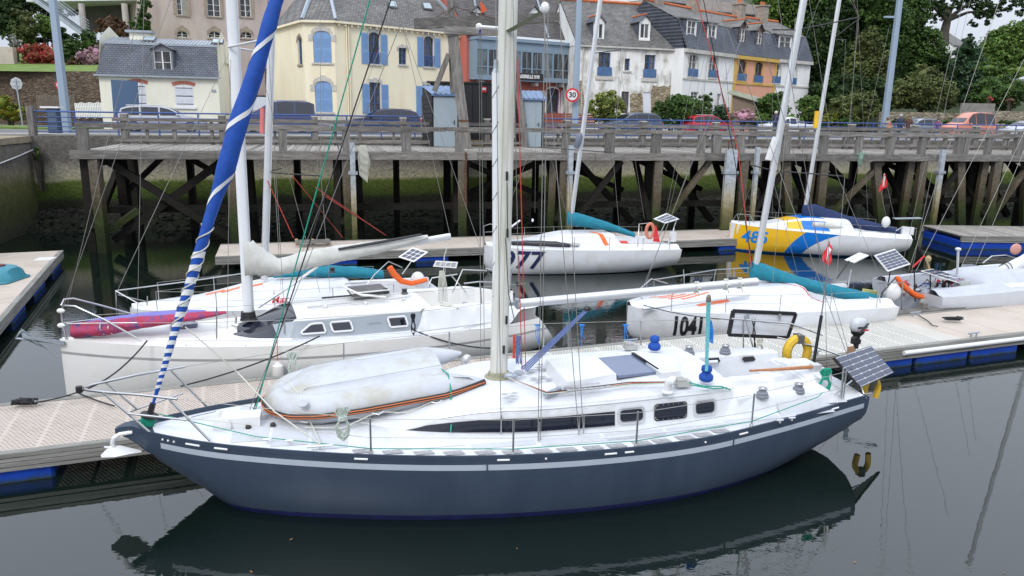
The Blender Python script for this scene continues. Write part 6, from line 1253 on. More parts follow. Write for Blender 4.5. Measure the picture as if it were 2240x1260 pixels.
sp_ = [pg(*q_) for q_ in ((2015, 592, -1), (2040, 588, .3), (2132, 615, .6), (2105, 620, -.8))]; solar(G1.T, sp_, 2, 6, gap=.02, fw=.05)
for a_ in ([(1960, 606, -.9), (1930, 640, -.9), (1925, 670, -.9)], [(2000, 590, -.6), (2002, 660, -.8)], [(2120, 618, -.5), (2118, 650, -.6), (2108, 664, -.7)], [(2003, 590, .8), (2100, 612, .8), (2120, 640, .8)], [(2035, 600, -.5), (2035, 640, -.5)], [(2075, 610, -.5), (2075, 650, -.5)], [(1975, 590, -.8), (2020, 596, -.7), (2060, 606, -.7)]): tb(G1.T, [pg(*p) for p in a_], .022, 'black', 'stern_frame', 6)
for i in range(46):
    x, y = random.uniform(1975, 2105), random.uniform(612, 655); b = MB(); c = pg(x, y, random.uniform(-.6, .7)); 
    if i % 2: b.blob(c, random.uniform(.05, .12), .08, random.uniform(.04, .1), n=8, k=5, jit=.15)
    else: b.tube([c+Vector((random.uniform(-.2, .2), random.uniform(-.1, .1), random.uniform(-.12, .12))) for _ in range(6)], .014, 5)
    b.build('deck_gear', [M['red'], M['whitep'], M['black'], M['ropeb'], M['rope'], M['black'], lm('maroon', (.15, .03, .03), rough=.8)][i % 7], G1.T)
for x, y in ((2023, 660), (2110, 628)): b = MB(); b.obox(pg(x, y, -.8), G1.a*.2, G1.n*.03, (0, 0, .2)); b.build('locker_hatch', lm('hatchg', (.42, .44, .42), rough=.5), G1.T)
b = MB(); b.blob(pg(1952, 640, -.9), .26, .2, .3, n=12, k=8, jit=.05); b.build('raft_bag', M['whitep'], G1.T, smooth=True)
b = MB(); c = pg(2040, 648, -.2); b.obox(c, G1.a*.1, G1.n*.1, (0, 0, .02)); b.build('deck_pad', M['whitep'], G1.T)
b = MB(); b.tube([pg(2094, 600, .2), pg(2096, 548, .2)], .04, 8); b.blob(pg(2096, 545, .2), .1, .1, .06, n=10, k=5); b.build('wind_post', M['alu'], G1.T)
b = MB(); b.poly([pg(2104, 578, .8), pg(2125, 577, .8), pg(2165, 590, .5), pg(2148, 612, .2), pg(2100, 600, .5)]); b.build('companion_hatch', lm('hd', (.13, .14, .16), rough=.4, var=.3), G1.T)
b = MB(); b.blob(pg(2222, 545, .4), .2, .05, .2, n=12, k=6); b.build('salmon_paddle', lm('salmon', (.5, .25, .2), rough=.7), G1.T, smooth=True)
b = MB(); b.tube([pg(2150, 575, .4), pg(2170, 560, .4), pg(2200, 558, .4), pg(2240, 570, .4)], .02, 6); b.build('grab_hoop', M['steel'], G1.T)
b = MB(); b.tube([pg(2026, 568, 0), pg(2034, 590, 0)], .03, 6); b.blob(pg(2030, 566, 0), .1, .06, .1, n=8, k=5, jit=.2); b.build('rope_hank', lm('straw', (.45, .36, .2), rough=.9, var=.3), G1.T)
G1.stays([(pg(1985, 600, -.5), pg(2055, 380, -.4)), (pg(2055, 380, -.4), pg(2190, -10, -.3)), (pg(2000, 600, .5), pg(2240, 130, .4)), (pg(2095, 600, .5), pg(2240, 290, .5)), (pg(2130, 590, .6), pg(2240, 330, .6))], .008)
tb(G1.T, [pg(1996, 585, -.5), pg(2022, 560, -.5)], .025, 'red', 'red_rope')
mast(G1.T, pg(2290, 600), pg(2330, 0), .08, .06, M['alu'], ax=G1.a)
# teal upturned dinghy on the left pontoon
td = thing('dinghy', 'turquoise plastic dinghy upside down on the far left pontoon', 'dinghy', tuple(PZ(10, 610, .6))); rings = []
c = PZ(-30, 612, .56)
for i, (x, w, h) in enumerate(((-2.2, .5, .3), (-1.6, .72, .5), (0, .78, .55), (.75, .7, .5), (.95, .6, .42), (1.08, .5, .1))):
    ring = []
    for j in range(13):
        a = math.pi*j/12; ring.append(c+Vector((x, -.0, 0))+Vector((0, w*math.cos(a)*(1 if j in (0, 12) else .92), h*math.sin(a)**.5)))
    rings.append(ring)
tm_ = mat('turquoise_plastic', (.03, .2, .26), .45, var=.15, vs=2); b = MB(); b.loft(rings, closed=False); b.poly(rings[-1]); b.build('dinghy_hull', tm_, td, smooth=True, auto=40)
b = MB(); pts = [c+Vector((x, s_*w, .03)) for s_ in (1, -1) for x, w in (((-2.2, .52), (-1.6, .78), (0, .85), (.75, .76), (1.05, .6)) if s_ == 1 else ((1.05, .6), (.75, .76), (0, .85), (-1.6, .78), (-2.2, .52)))]; b.tube(pts, .05, 6); b.build('gunwale', tm_, td, smooth=True)
b = MB(); c = PZ(99, 566, .56); b.obox(c, (.3, .05, 0), (-.05, .3, 0), (0, 0, .01)); b.build('notice_plate', M['whitep'], label='small white plate on the deck of the far left pontoon', cat='plate')
b = MB(); b.lathe(PZ(4, 592, .9), [(.02, 0), (.12, .02), (.12, .2), (.02, .22)], 10); b.build('bollard', lm('maroon', (.12, .02, .02), rough=.6), label='dark red mooring post behind the turquoise dinghy', cat='bollard')
# pallet and red sling on the back pontoon
pt = thing('pallet', 'weathered wooden pallet standing on the back pontoon', 'pallet', tuple(PZ(680, 530, .6)))
for k in range(5): b = MB(); p_, q_ = PZ(648, 526+k*1.5, .75), PZ(722, 524+k*1.5, .75); b.beam(p_, q_, .12, .03); b.build('slat', M['timber'], pt)
for x in (650, 685, 718): b = MB(); p_, q_ = PZ(x, 532, .64), PZ(x-2, 525, .64); b.beam(p_, q_, .12, .12); b.build('bearer', lm('newboard', (.36, .25, .14), rough=.8), pt)
for k, (x0, y0, x1, y1) in enumerate(((585, 395, 642, 520), (640, 385, 750, 520), (705, 425, 845, 515), (690, 410, 840, 512))):
    rope(onplane(x0, y0, F1, .2), PZ(x1, y1, .7) if k else onplane(x1, y1, F1, -.5), .0, M['roper'], .014, ('first', 'second', 'third', 'fourth')[k]+' thin red line from the left slanting down toward the back pontoon')
# ================================================================ THE SHORE
def hillz(x, y):
    d = (y-(70+.55*(x+25)*(1 if x < 35 else 0)+(33 if x >= 35 else 0)))*.86
    r = max(0, d); z = QZ-.02+.42*min(r, 60)+.12*max(0, r-60)
    if x < 0: z = QZ-.02+(z-QZ)*smooth(-6, 0, x)
    if x > 40: z = QZ-.02+.30*max(0, y-84)*(1-.72*smooth(62, 84, x))+.0
    return min(z, 40)+.5*math.sin(x*.3)*math.sin(y*.27)*(1 if r > 2 else 0)
earth = mat('wooded_ground', (.035, .05, .02), .95, var=.4, vs=.4, bump=.6, bs=3)
vs, fs = [], []; nx_, ny_ = 90, 50
for j in range(ny_+1):
    for i in range(nx_+1):
        x = -140+i*4.6; y = 62+j*4.2; vs.append((x, y, hillz(x, y)-.05))
for j in range(ny_):
    for i in range(nx_): k = j*(nx_+1)+i; fs.append((k, k+1, k+nx_+2, k+nx_+1))
MB().add(vs, fs).build('hillside', earth, kind='structure', smooth=True)
# ---------------------------------------------------------------- foliage
def foliage(name, blobs, n, size, m, parent=None, label=None, cat=None, group=None, kind=None, flat=.55, ncl=None, core=True):
    """leaf sized quads in clumps through the volume of a few ellipsoids"""
    V, F, mi = [], [], []
    tot = sum(b_[3]*b_[4]*b_[5] for b_ in blobs)**1.0; vs_all = []
    for (cx, cy, cz, rx, ry, rz) in blobs:
        k = max(30, int(n*1.35*(rx*ry*rz)/tot)); nc = ncl or max(8, int(k/55))
        d = rng.normal(size=(nc, 3)); d /= np.linalg.norm(d, axis=1)[:, None]; rad = rng.uniform(.45, 1.0, nc)**.5
        cc = d*rad[:, None]*np.array([rx, ry, rz])*.92+np.array([cx, cy, cz]); cr = rng.uniform(.16, .34, nc)*min(rx, rz)*1.0
        idx = rng.integers(0, nc, k); off = rng.normal(size=(k, 3)); off /= np.linalg.norm(off, axis=1)[:, None]; off *= (rng.uniform(.3, 1, k)**.5)[:, None]
        p = cc[idx]+off*cr[idx][:, None]*np.array([1.15, 1.15, .75])
        nrm = off*.8+rng.normal(size=(k, 3))*.5+np.array([0, 0, flat]); nrm /= np.linalg.norm(nrm, axis=1)[:, None]
        a = np.cross(nrm, rng.normal(size=(k, 3))); a /= np.linalg.norm(a, axis=1)[:, None]; c = np.cross(nrm, a)
        s = size*rng.uniform(.5, 1.25, k)[:, None]
        q = np.stack([p-a*s, p-c*s*.55, p+a*s*.9, p+c*s*.55], axis=1); vs_all.append(q.reshape(-1, 3))
    VV = np.concatenate(vs_all); nq = len(VV)//4
    if core:
        cv, cf = [], []
        for (cx, cy, cz, rx, ry, rz) in blobs:
            b0 = MB(); b0.blob((cx, cy, cz), rx*.5, ry*.5, rz*.52, n=9, k=6, jit=.1); k0 = len(cv); cv += b0.v; cf += [tuple(i+k0+len(VV) for i in f) for f in b0.f]
        VV = np.concatenate([VV, np.array(cv)])
    if parent is not None:
        inv = np.array(MW[parent.name].inverted()); VV = VV@inv[:3, :3].T+inv[:3, 3]
    me = bpy.data.meshes.new(name); me.vertices.add(len(VV)); me.vertices.foreach_set('co', VV.ravel().astype(np.float32))
    li = list(range(nq*4)); ls = list(range(0, nq*4, 4)); lt = [4]*nq
    if core:
        for f in cf: ls.append(len(li)); lt.append(len(f)); li += list(f)
    me.loops.add(len(li)); me.loops.foreach_set('vertex_index', li); me.polygons.add(len(ls)); me.polygons.foreach_set('loop_start', ls); me.polygons.foreach_set('loop_total', lt)
    me.materials.append(m); me.update(calc_edges=True); me.validate()
    o = bpy.data.objects.new(name, me); finish(o, parent, label, cat, group, kind); MW[o.name] = MW[parent.name] if parent is not None else Matrix.Identity(4); return o
LF = dict(dark=leafmat('leaf_dark', [(.012, .028, .008), (.028, .058, .014), (.05, .09, .022)]), mid=leafmat('leaf_mid', [(.022, .05, .011), (.05, .10, .02), (.085, .15, .032)]),
          light=leafmat('leaf_light', [(.05, .10, .02), (.10, .18, .035), (.17, .25, .06)]), olive=leafmat('leaf_olive', [(.05, .07, .018), (.10, .125, .035), (.15, .17, .06)]),
          blue=leafmat('leaf_bluegreen', [(.02, .05, .022), (.045, .09, .04), (.08, .14, .07)]), varieg=leafmat('leaf_variegated', [(.06, .11, .02), (.16, .2, .04), (.38, .38, .10)]),
          red=leafmat('flower_red', [(.05, .10, .02), (.35, .03, .03), (.5, .06, .08), (.10, .14, .04)]), pink=leafmat('flower_pink', [(.07, .11, .04), (.45, .22, .30), (.5, .3, .36), (.1, .14, .06)]),
          brown=leafmat('leaf_brown', [(.06, .035, .02), (.14, .06, .035), (.10, .08, .03)]), yellow=leafmat('flower_yellow', [(.05, .10, .015), (.10, .16, .02), (.5, .4, .03)]), white=leafmat('flower_white', [(.06, .12, .03), (.7, .7, .65), (.05, .1, .02)]))
bark = mat('bark', (.07, .06, .045), .9, var=.3, vs=6, bump=.8, bs=12)
def pxblob(x0, x1, y0, y1, Y, dy=None, z=None):
    c = PY((x0+x1)/2, (y0+y1)/2, Y); k = Y/FPX; rx = (x1-x0)/2*k; return (c.x, c.y, c.z, rx, dy or rx*.8, (y1-y0)/2*k)
def bush(label, rects, Y, n, size, leaf, group=None, cat='bush', name='bush', trunk=False, dy=None, ncl=None):
    bl = [pxblob(*r, Y+(random.uniform(-.6, .6) if len(rects) > 1 else 0), dy) for r in rects]; zb = min(b_[2]-b_[5] for b_ in bl)
    t = thing(name, label, cat, (bl[0][0], bl[0][1], zb), group=group); foliage('crown' if trunk else 'foliage', bl, n, size, LF[leaf], t, ncl=ncl)
    c = bl[0]; b = MB()
    for k in range(3 if trunk else 4):
        a = 2*math.pi*k/3; b.tube([(c[0]+.1*math.cos(a), c[1], zb-1.5), (c[0]+.2*math.cos(a), c[1]+.1*math.sin(a), c[2]-c[5]*.4), (c[0]+c[3]*.5*math.cos(a), c[1]+.4*math.sin(a), c[2]+c[5]*.3)], [.12*(2 if trunk else .6), .1, .04], 6)
    b.build('trunk' if trunk else 'stem', bark, t); return t
# ---------------------------------------------------------------- houses
def slate(name, c, c2, sx=.26, sy=.15):
    m = bpy.data.materials.new(name); m.use_nodes = True; t = m.node_tree; b = t.nodes['Principled BSDF']; b.inputs['Roughness'].default_value = .65
    tc = t.nodes.new('ShaderNodeTexCoord'); sp = t.nodes.new('ShaderNodeSeparateXYZ'); t.links.new(tc.outputs['Object'], sp.inputs[0]); cb = t.nodes.new('ShaderNodeCombineXYZ')
    t.links.new(sp.outputs[0], cb.inputs[0]); t.links.new(sp.outputs[2], cb.inputs[1]); br = t.nodes.new('ShaderNodeTexBrick'); t.links.new(cb.outputs[0], br.inputs['Vector'])
    br.inputs['Color1'].default_value = (*c, 1); br.inputs['Color2'].default_value = (*c2, 1); br.inputs['Mortar'].default_value = (c[0]*.35, c[1]*.35, c[2]*.35, 1)
    br.inputs['Scale'].default_value = 1; br.inputs['Brick Width'].default_value = sx; br.inputs['Row Height'].default_value = sy; br.inputs['Mortar Size'].default_value = .018; br.inputs['Bias'].default_value = -.2
    n = t.nodes.new('ShaderNodeTexNoise'); n.inputs['Scale'].default_value = .9; n.inputs['Detail'].default_value = 8; n.inputs['Roughness'].default_value = .7; t.links.new(tc.outputs['Object'], n.inputs[0])
    mr = t.nodes.new('ShaderNodeMapRange'); mr.inputs[1].default_value = .3; mr.inputs[2].default_value = .7; mr.inputs[3].default_value = .6; mr.inputs[4].default_value = 1.45; t.links.new(n.outputs[0], mr.inputs[0])
    mx = t.nodes.new('ShaderNodeVectorMath'); mx.operation = 'SCALE'; t.links.new(br.outputs['Color'], mx.inputs[0]); t.links.new(mr.outputs[0], mx.inputs['Scale']); t.links.new(mx.outputs[0], b.inputs['Base Color'])
    bm = t.nodes.new('ShaderNodeBump'); bm.inputs['Strength'].default_value = .6; bm.inputs['Distance'].default_value = .03; t.links.new(br.outputs['Fac'], bm.inputs['Height']); bm.invert = True; t.links.new(bm.outputs[0], b.inputs['Normal']); return m
SL1 = slate('slate_blue', (.075, .085, .11), (.10, .11, .135)); SL2 = slate('slate_old', (.12, .115, .11), (.20, .19, .175), .24, .13); SL3 = slate('slate_dark', (.07, .062, .06), (.11, .10, .095))
STUC = dict(stretch=(1, 1, .35))
cremew = mat('render_cream', (.76, .74, .62), .9, var=.06, vs=1, bump=.15, bs=30, **STUC); yellw = mat('render_yellow', (.78, .71, .53), .9, var=.05, vs=.7, bump=.15, bs=30, dirt=(.68, .58, .40), ds=.8, da=.6, **STUC)
redw = mat('render_salmon', (.44, .13, .10), .9, var=.08, vs=.8, bump=.15, bs=30, **STUC); scarw = mat('render_scarred', (.74, .73, .70), .95, var=.12, vs=1.2, bump=.6, bs=6, dirt=(.36, .34, .30), ds=1.5, da=.95, stretch=(1, 1, .5))
whw = mat('render_white', (.76, .76, .75), .9, var=.05, vs=1, bump=.15, bs=30, dirt=(.5, .5, .47), ds=1, da=.6, **STUC); orw = mat('render_orange', (.64, .33, .21), .9, var=.06, vs=1, **STUC); ochre = mat('trim_ochre', (.55, .36, .09), .85, var=.1)
beigew = mat('render_beige', (.50, .42, .38), .95, var=.09, vs=.6, bump=.2, bs=20, dirt=(.34, .25, .22), ds=.5, da=.7, **STUC); stonew = mat('trim_stone', (.48, .46, .42), .9, var=.2, vs=4, bump=.4, bs=12); stoneb = mat('trim_brownstone', (.32, .26, .20), .9, var=.25, vs=4, bump=.5, bs=12)
shutb = mat('shutter_blue', (.17, .30, .52), .6, var=.08, vs=4); bluef = mat('frame_blue', (.05, .11, .3), .5, var=.1); bayb = mat('bay_blue_grey', (.19, .26, .33), .5, var=.06); whf = mat('frame_white', (.75, .75, .74), .5, var=.03); rub = mat_z('rubble_base', [(0, (.3, .24, .16)), (12, (.34, .28, .19))], brick=(2.5, 2.5, 4), vs=4)
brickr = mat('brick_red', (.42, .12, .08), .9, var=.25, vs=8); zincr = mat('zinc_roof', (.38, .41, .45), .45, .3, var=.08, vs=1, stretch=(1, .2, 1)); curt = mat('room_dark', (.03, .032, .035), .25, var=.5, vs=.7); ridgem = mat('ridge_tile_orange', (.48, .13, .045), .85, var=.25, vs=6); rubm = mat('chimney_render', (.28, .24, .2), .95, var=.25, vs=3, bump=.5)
class Fac:
    def __init__(s, x0, Y0, x1, Y1, T=None):
        s.p0, s.p1 = COL(x0, Y0), COL(x1, Y1); s.d = (s.p1-s.p0).normalized(); s.n = Vector((s.d.y, -s.d.x, 0)); s.W = (s.p1-s.p0).length; s.T = T
    def ang(s): return math.atan2(s.d.y, s.d.x)
    def P(s, u, z, out=0): return s.p0+s.d*u+s.n*out+Vector((0, 0, z))
    def uv(s, x, y, out=0): w = PPL(x, y, s.p0+s.n*out, s.n); return (w-s.p0).dot(s.d), w.z
    def rect(s, x0, y0, x1, y1, out=0):
        a, c = s.uv(x0, (y0+y0)/2, out), s.uv(x1, y1, out); a2, c2 = s.uv(x0, y1, out), s.uv(x1, y0, out)
        return a[0], c[0], min((a2[1]+c[1])/2, 99), (a[1]+c2[1])/2
    def slab(s, u0, u1, z0, z1, o0, o1, name, m, parent=None):
        b = MB(); b.obox(s.P((u0+u1)/2, (z0+z1)/2, (o0+o1)/2), s.d*(u1-u0)/2, s.n*(o1-o0)/2, (0, 0, (z1-z0)/2)); return b.build(name, m, parent or s.T)
    def wall(s, z0, z1, ops, m, depth=.28, name='wall', base=None):
        us = sorted({0, s.W}|{v for o in ops for v in o[:2]}); zs = sorted({z0, z1}|{v for o in ops for v in o[2:4]}); b = MB()
        for i in range(len(us)-1):
            for j in range(len(zs)-1):
                cu, cz = (us[i]+us[i+1])/2, (zs[j]+zs[j+1])/2
                if us[i] < -1e-6 or us[i+1] > s.W+1e-6 or any(o[0] < cu < o[1] and o[2] < cz < o[3] for o in ops): continue
                b.quad(s.P(us[i], zs[j]), s.P(us[i+1], zs[j]), s.P(us[i+1], zs[j+1]), s.P(us[i], zs[j+1]))
        for u0, u1, a, c in [o[:4] for o in ops]:
            for p, q in (((u0, a), (u1, a)), ((u1, a), (u1, c)), ((u1, c), (u0, c)), ((u0, c), (u0, a))): b.quad(s.P(*p), s.P(*q), s.P(*q, -depth), s.P(*p, -depth))
        return b.build(name, m, s.T)
    def window(s, r, fm, nx=2, ny=3, depth=.2, arch=0, wm=None, glass=None):
        u0, u1, z0, z1 = r; b = MB(); t = .055; f = lambda a, c, e, g, w=.05: b.obox(s.P((a+c)/2, (e+g)/2, -depth+.03), s.d*(c-a)/2, s.n*.03, (0, 0, (g-e)/2))
        f(u0, u0+t, z0, z1); f(u1-t, u1, z0, z1); f(u0+t, u1-t, z0, z0+t); f(u0+t, u1-t, z1-t, z1)
        for k in range(1, nx): c = u0+(u1-u0)*k/nx; w = t*.75 if (nx == 2 or k*2 == nx) else t*.4; f(c-w, c+w, z0+t, z1-t)
        for k in range(1, ny): c = z0+(z1-z0)*k/ny; f(u0+t, u1-t, c-t*.3, c+t*.3)
        o = b.build('window', fm, s.T); b = MB(); b.quad(s.P(u0, z0, -depth), s.P(u1, z0, -depth), s.P(u1, z1, -depth), s.P(u0, z1, -depth)); b.build('pane', glass or M['wglass'], o)
        if arch: s.arch(r, arch, wm, depth)
        return o
    def arch(s, r, h, wm, depth=.28, out=.0):
        u0, u1, z0, z1 = r; b = MB(); n = 8; c = (u0+u1)/2
        for sg in (0, 1):
            pts = [(u0 if sg == 0 else u1, z1)]
            for k in range(n+1): a = k/n; uu = (u0+(c-u0)*a) if sg == 0 else (u1+(c-u1)*a); pts.append((uu, z1-h*(1-math.sin(math.acos(1-a)))))
            fr = [s.P(*p, out+.002) for p in pts]; bk = [s.P(*p, -depth) for p in pts]; k = len(pts)
            if sg: fr.reverse(); bk.reverse()
            b.add(fr+bk, [tuple(range(k))]+[(i, (i+1) % k, (i+1) % k+k, i+k) for i in range(k)])
        b.build('arch_spandrel', wm, s.T)
    def surround(s, r, m, w=.22, out=.035, arch=0, sill=True, ears=True, key=True, jamb=False):
        u0, u1, z0, z1 = r; b = MB(); n = 8; c = (u0+u1)/2
        for k in range(n):                                     # arch stones
            def at(t): uu = u0-w*.4+(u1-u0+w*.8)*t; return uu, z1+.02-arch*(1-math.sin(math.acos(abs(2*t-1))))+0
            (a0, b0), (a1, b1) = at(k/n), at((k+1)/n); hh = w*(1.35 if k in (3, 4) and key else 1.0)
            v = [s.P(a0, b0, -.05), s.P(a1, b1, -.05), s.P(a1, b1+hh, -.05), s.P(a0, b0+hh, -.05)]; v2 = [p+s.n*(.05+out+(.0 if k % 2 else .008)) for p in v]
            b.add(v+v2, [(4, 5, 6, 7), (0, 4, 7, 3), (1, 2, 6, 5), (2, 3, 7, 6), (0, 1, 5, 4)])
        if ears:
            for q in (u0-w*1.1, u1+w*.05): b.obox(s.P(q+w*.52, z1-arch-w*.3, out/2), s.d*w*.52, s.n*(out/2+.004), (0, 0, w*.75))
        if jamb:
            for q in (u0-w*.5, u1+w*.5): b.obox(s.P(q, (z0+z1-arch)/2, out/2), s.d*w*.42, s.n*(out/2+.001), (0, 0, (z1-arch-z0)/2))
        b.build('stone_surround', m, s.T)
        if sill: s.slab(u0-w*.5, u1+w*.5, z0-.14, z0, -.1, .1, 'sill', m)
    def shutter(s, u0, u1, z0, z1, m, arch=0, out=.05, leaves=1, name='shutter'):
        for k in range(leaves):
            a, c = u0+(u1-u0)*k/leaves+.008, u0+(u1-u0)*(k+1)/leaves-.008; n = 6; top = []
            for q in range(n+1):
                uu = a+(c-a)*q/n; t = (uu-u0)/(u1-u0); top.append((uu, z1-(arch*(1-math.sin(math.acos(min(1, abs(2*t-1))))) if arch else 0)))
            pts = [(a, z0), (c, z0)]+top[::-1]; fr = [s.P(*p, out) for p in pts]; bk = [s.P(*p, out-.04) for p in pts]; kk = len(pts); b = MB()
            b.add(fr+bk, [tuple(range(kk))]+[(i, i+kk, (i+1) % kk+kk, (i+1) % kk) for i in range(kk)])
            z = z0+.12
            while z < z1-arch-.12:
                if not (z0+(z1-z0)*.42 < z < z0+(z1-z0)*.48): b.obox(s.P((a+c)/2, z, out+.006), s.d*((c-a)/2-.07), s.n*.008, (0, 0, .022))
                z += .085
            b.build(name, m, s.T)
def house(label, x, Y, name='house', ang=0, cat='house', group=None): p = COL(x, Y); return thing(name, label, cat, (p.x, p.y, QZ), ang, group)
def poly_slab(T, pts, name, m, th=.12):
    pts = [Vector(p) for p in pts]; n = (pts[1]-pts[0]).cross(pts[2]-pts[0]).normalized(); n = n if n.z > 0 else -n; k = len(pts); b = MB()
    if (pts[1]-pts[0]).cross(pts[2]-pts[0]).z < 0: pts = pts[::-1]
    b.add(pts+[p-n*th for p in pts], [tuple(range(k)), tuple(reversed(range(k, 2*k)))]+[(i, i+k, (i+1) % k+k, (i+1) % k) for i in range(k)]); return b.build(name, m, T)
def body(F, z1, D, m, z0=QZ):
    b = MB(); a, c, d_, e = F.P(0, 0, 0), F.P(F.W, 0, 0), F.P(F.W, 0, -D), F.P(0, 0, -D)
    for p, q in ((c, d_), (d_, e), (e, a)): b.quad(p+Vector((0, 0, z0)), q+Vector((0, 0, z0)), q+Vector((0, 0, z1)), p+Vector((0, 0, z1)))
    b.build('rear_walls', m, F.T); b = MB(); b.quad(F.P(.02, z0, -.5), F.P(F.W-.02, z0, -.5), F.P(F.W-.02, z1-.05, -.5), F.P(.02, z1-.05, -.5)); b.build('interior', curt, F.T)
def gable_roof(F, ze, zr, D, m, ov=.25, side=.0, ridge=True, th=.14):
    poly_slab(F.T, [F.P(-side, ze-.05, ov), F.P(F.W+side, ze-.05, ov), F.P(F.W+side, zr, -D/2), F.P(-side, zr, -D/2)], 'roof', m, th); poly_slab(F.T, [F.P(-side, ze, -D-ov), F.P(F.W+side, ze, -D-ov), F.P(F.W+side, zr, -D/2), F.P(-side, zr, -D/2)], 'roof', m, th)
    if ridge: b = MB(); b.tube([F.P(-side, zr+.05, -D/2), F.P(F.W+side, zr+.05, -D/2)], .15, 6); b.build('ridge_tiles', ridgem, F.T)
    b = MB()
    for u in (0, F.W): b = MB(); b.poly([F.P(u, ze-.1, 0), F.P(u, ze-.1, -D), F.P(u, zr-.1, -D/2)]); b.build('gable', whw, F.T)
def dormer(F, r, back, m_side, fm, ridge_m=None, flat=False, nx=2, ny=3, setb=.05, roofm=None, pitch=.45):
    u0, u1, z0, z1 = r; t = .12; F.slab(u0-t, u0, z0-.1, z1+.05, -setb-.1, -setb, 'dormer_front', fm); F.slab(u1, u1+t, z0-.1, z1+.05, -setb-.1, -setb, 'dormer_front', fm); F.slab(u0-t, u1+t, z1, z1+.16, -setb-.1, -setb, 'dormer_front', fm); F.slab(u0-t, u1+t, z0-.2, z0, -setb-.14, -setb+.04, 'dormer_front', fm)
    b = MB()
    for q in (u0-t, u1+t): b.quad(F.P(q, z0-.3, -setb-.02), F.P(q, z1+.16, -setb-.02), F.P(q, z1+.16, -back), F.P(q, z0-.3, -back))
    b.build('dormer_cheek', m_side, F.T); w = (u1-u0)/2+t+.15; c = (u0+u1)/2; zt = z1+.16; hh = w*2*pitch
    if flat: poly_slab(F.T, [F.P(c-w, zt, -setb+.15), F.P(c+w, zt, -setb+.15), F.P(c+w, zt+.6, -back), F.P(c-w, zt+.6, -back)], 'dormer_roof', roofm or m_side, .1)
    else:
        for sg in (-1, 1): poly_slab(F.T, [F.P(c+sg*w, zt-.03, -setb+.18), F.P(c, zt+hh, -setb+.18), F.P(c, zt+hh, -back), F.P(c+sg*w, zt-.03, -back)], 'dormer_roof', roofm or m_side, .07)
        b = MB(); b.poly([F.P(c-w+.12, zt, -setb), F.P(c+w-.12, zt, -setb), F.P(c, zt+hh-.06, -setb)]); b.build('dormer_gable', fm, F.T)
        if ridge_m: b = MB(); b.tube([F.P(c, zt+hh+.02, -setb+.18), F.P(c, zt+hh+.02, -back)], .09, 6); b.build('dormer_ridge', ridge_m, F.T)
    F.window((u0, u1, z0, z1), whf, nx, ny, depth=setb+.12)
# --- the small white house with mansard
F = Fac(222, 54.5, 481, 56.5); F.T = house('small cream house with slate mansard roof and red brick lintels, at the left', 350, 56, ang=F.ang()); ze = F.uv(340, 165)[1]
r1, r2 = F.rect(297, 183, 322, 232), F.rect(382, 187, 425, 233)
F.wall(QZ, ze, [r1, r2], cremew)
for r in (r1, r2):
    u0, u1, z0, z1 = r
    if r is r1: u0 -= .4
    F.shutter(u0, u1, z0, z1, lm('shutter_white', (.66, .67, .72), rough=.6, var=.03), out=.0, leaves=2); F.slab(u0-.15, u1+.15, z0-.16, z0, -.1, .12, 'sill', whf)
    for zz in (.12, .5, .88): F.slab(u0+.05, u1-.05, z0+(z1-z0)*zz-.02, z0+(z1-z0)*zz+.02, .012, .03, 'hinge_strap', M['black'])
    n = 9
    for k in range(n):
        a = -1+2*(k+.5)/n; c = (u0+u1)/2+a*(u1-u0+.35)/2; b = MB(); b.obox(F.P(c, z1+.2-.13*a*a, .015), F.d*((u1-u0+.35)/2/n-.012)+Vector((0, 0, -.02*a)), F.n*.03, Vector((0, 0, .11))+F.d*.03*a); b.build('brick', brickr, F.T)
zt = F.uv(340, 98)[1]; sb = 1.3; D = 9
poly_slab(F.T, [F.P(-.15, ze-.05, .2), F.P(F.W+.1, ze-.05, .2), F.P(F.W-.1, zt+.15, -sb), F.P(.35, zt+.15, -sb)], 'mansard_slope', SL1)
zr = zt+.75; n = 30
b = MB()
for i in range(n):
    u0 = .3+(F.W-.4)*i/n; u1 = .3+(F.W-.4)*(i+1)/n; b.quad(F.P(u0, zt+.15, -sb+.08), F.P(u1, zt+.15, -sb+.08), F.P(u1, zr, -sb-3.4), F.P(u0, zr, -sb-3.4)); b.obox(F.P(u0, (zt+zr)/2+.1, -sb-1.65), F.d*.018, (F.P(0, zr, -3.4)-F.P(0, zt+.15, .08))/2, (0, 0, .045))
b.build('zinc_roof', zincr, F.T); F.slab(-.25, F.W+.2, ze-.14, ze-.02, 0, .3, 'gutter', M['galv']); F.slab(.2, F.W, zt+.05, zt+.2, -sb, -sb+.12, 'flashing', M['galv'])
rs = F.P(F.W, 0, 0); b = MB(); pr = [F.P(F.W, QZ, 0), F.P(F.W, QZ, -D), F.P(F.W, zt+.9, -D+1), F.P(F.W, zt+1.5, -4.5), F.P(F.W+.02, zt+.5, -sb), F.P(F.W, ze, -.0)]; b.poly(pr); b.poly([p-F.d*(F.W) for p in pr][::-1]); b.build('side_wall', cremew, F.T)
F.slab(F.W-.25, F.W+.14, zt-.8, zt+.9, -9, -5.5, 'parapet', cremew)
r = F.rect(331, 111, 378, 161); dormer(F, (r[0]+.1, r[1]-.05, r[2], r[3]), 2.0, lm('lead_cheek', (.15, .16, .18), rough=.6), lm('lead_cheek', (.15, .16, .18)), nx=2, ny=2, roofm=M['lead_cheek'], pitch=.22)
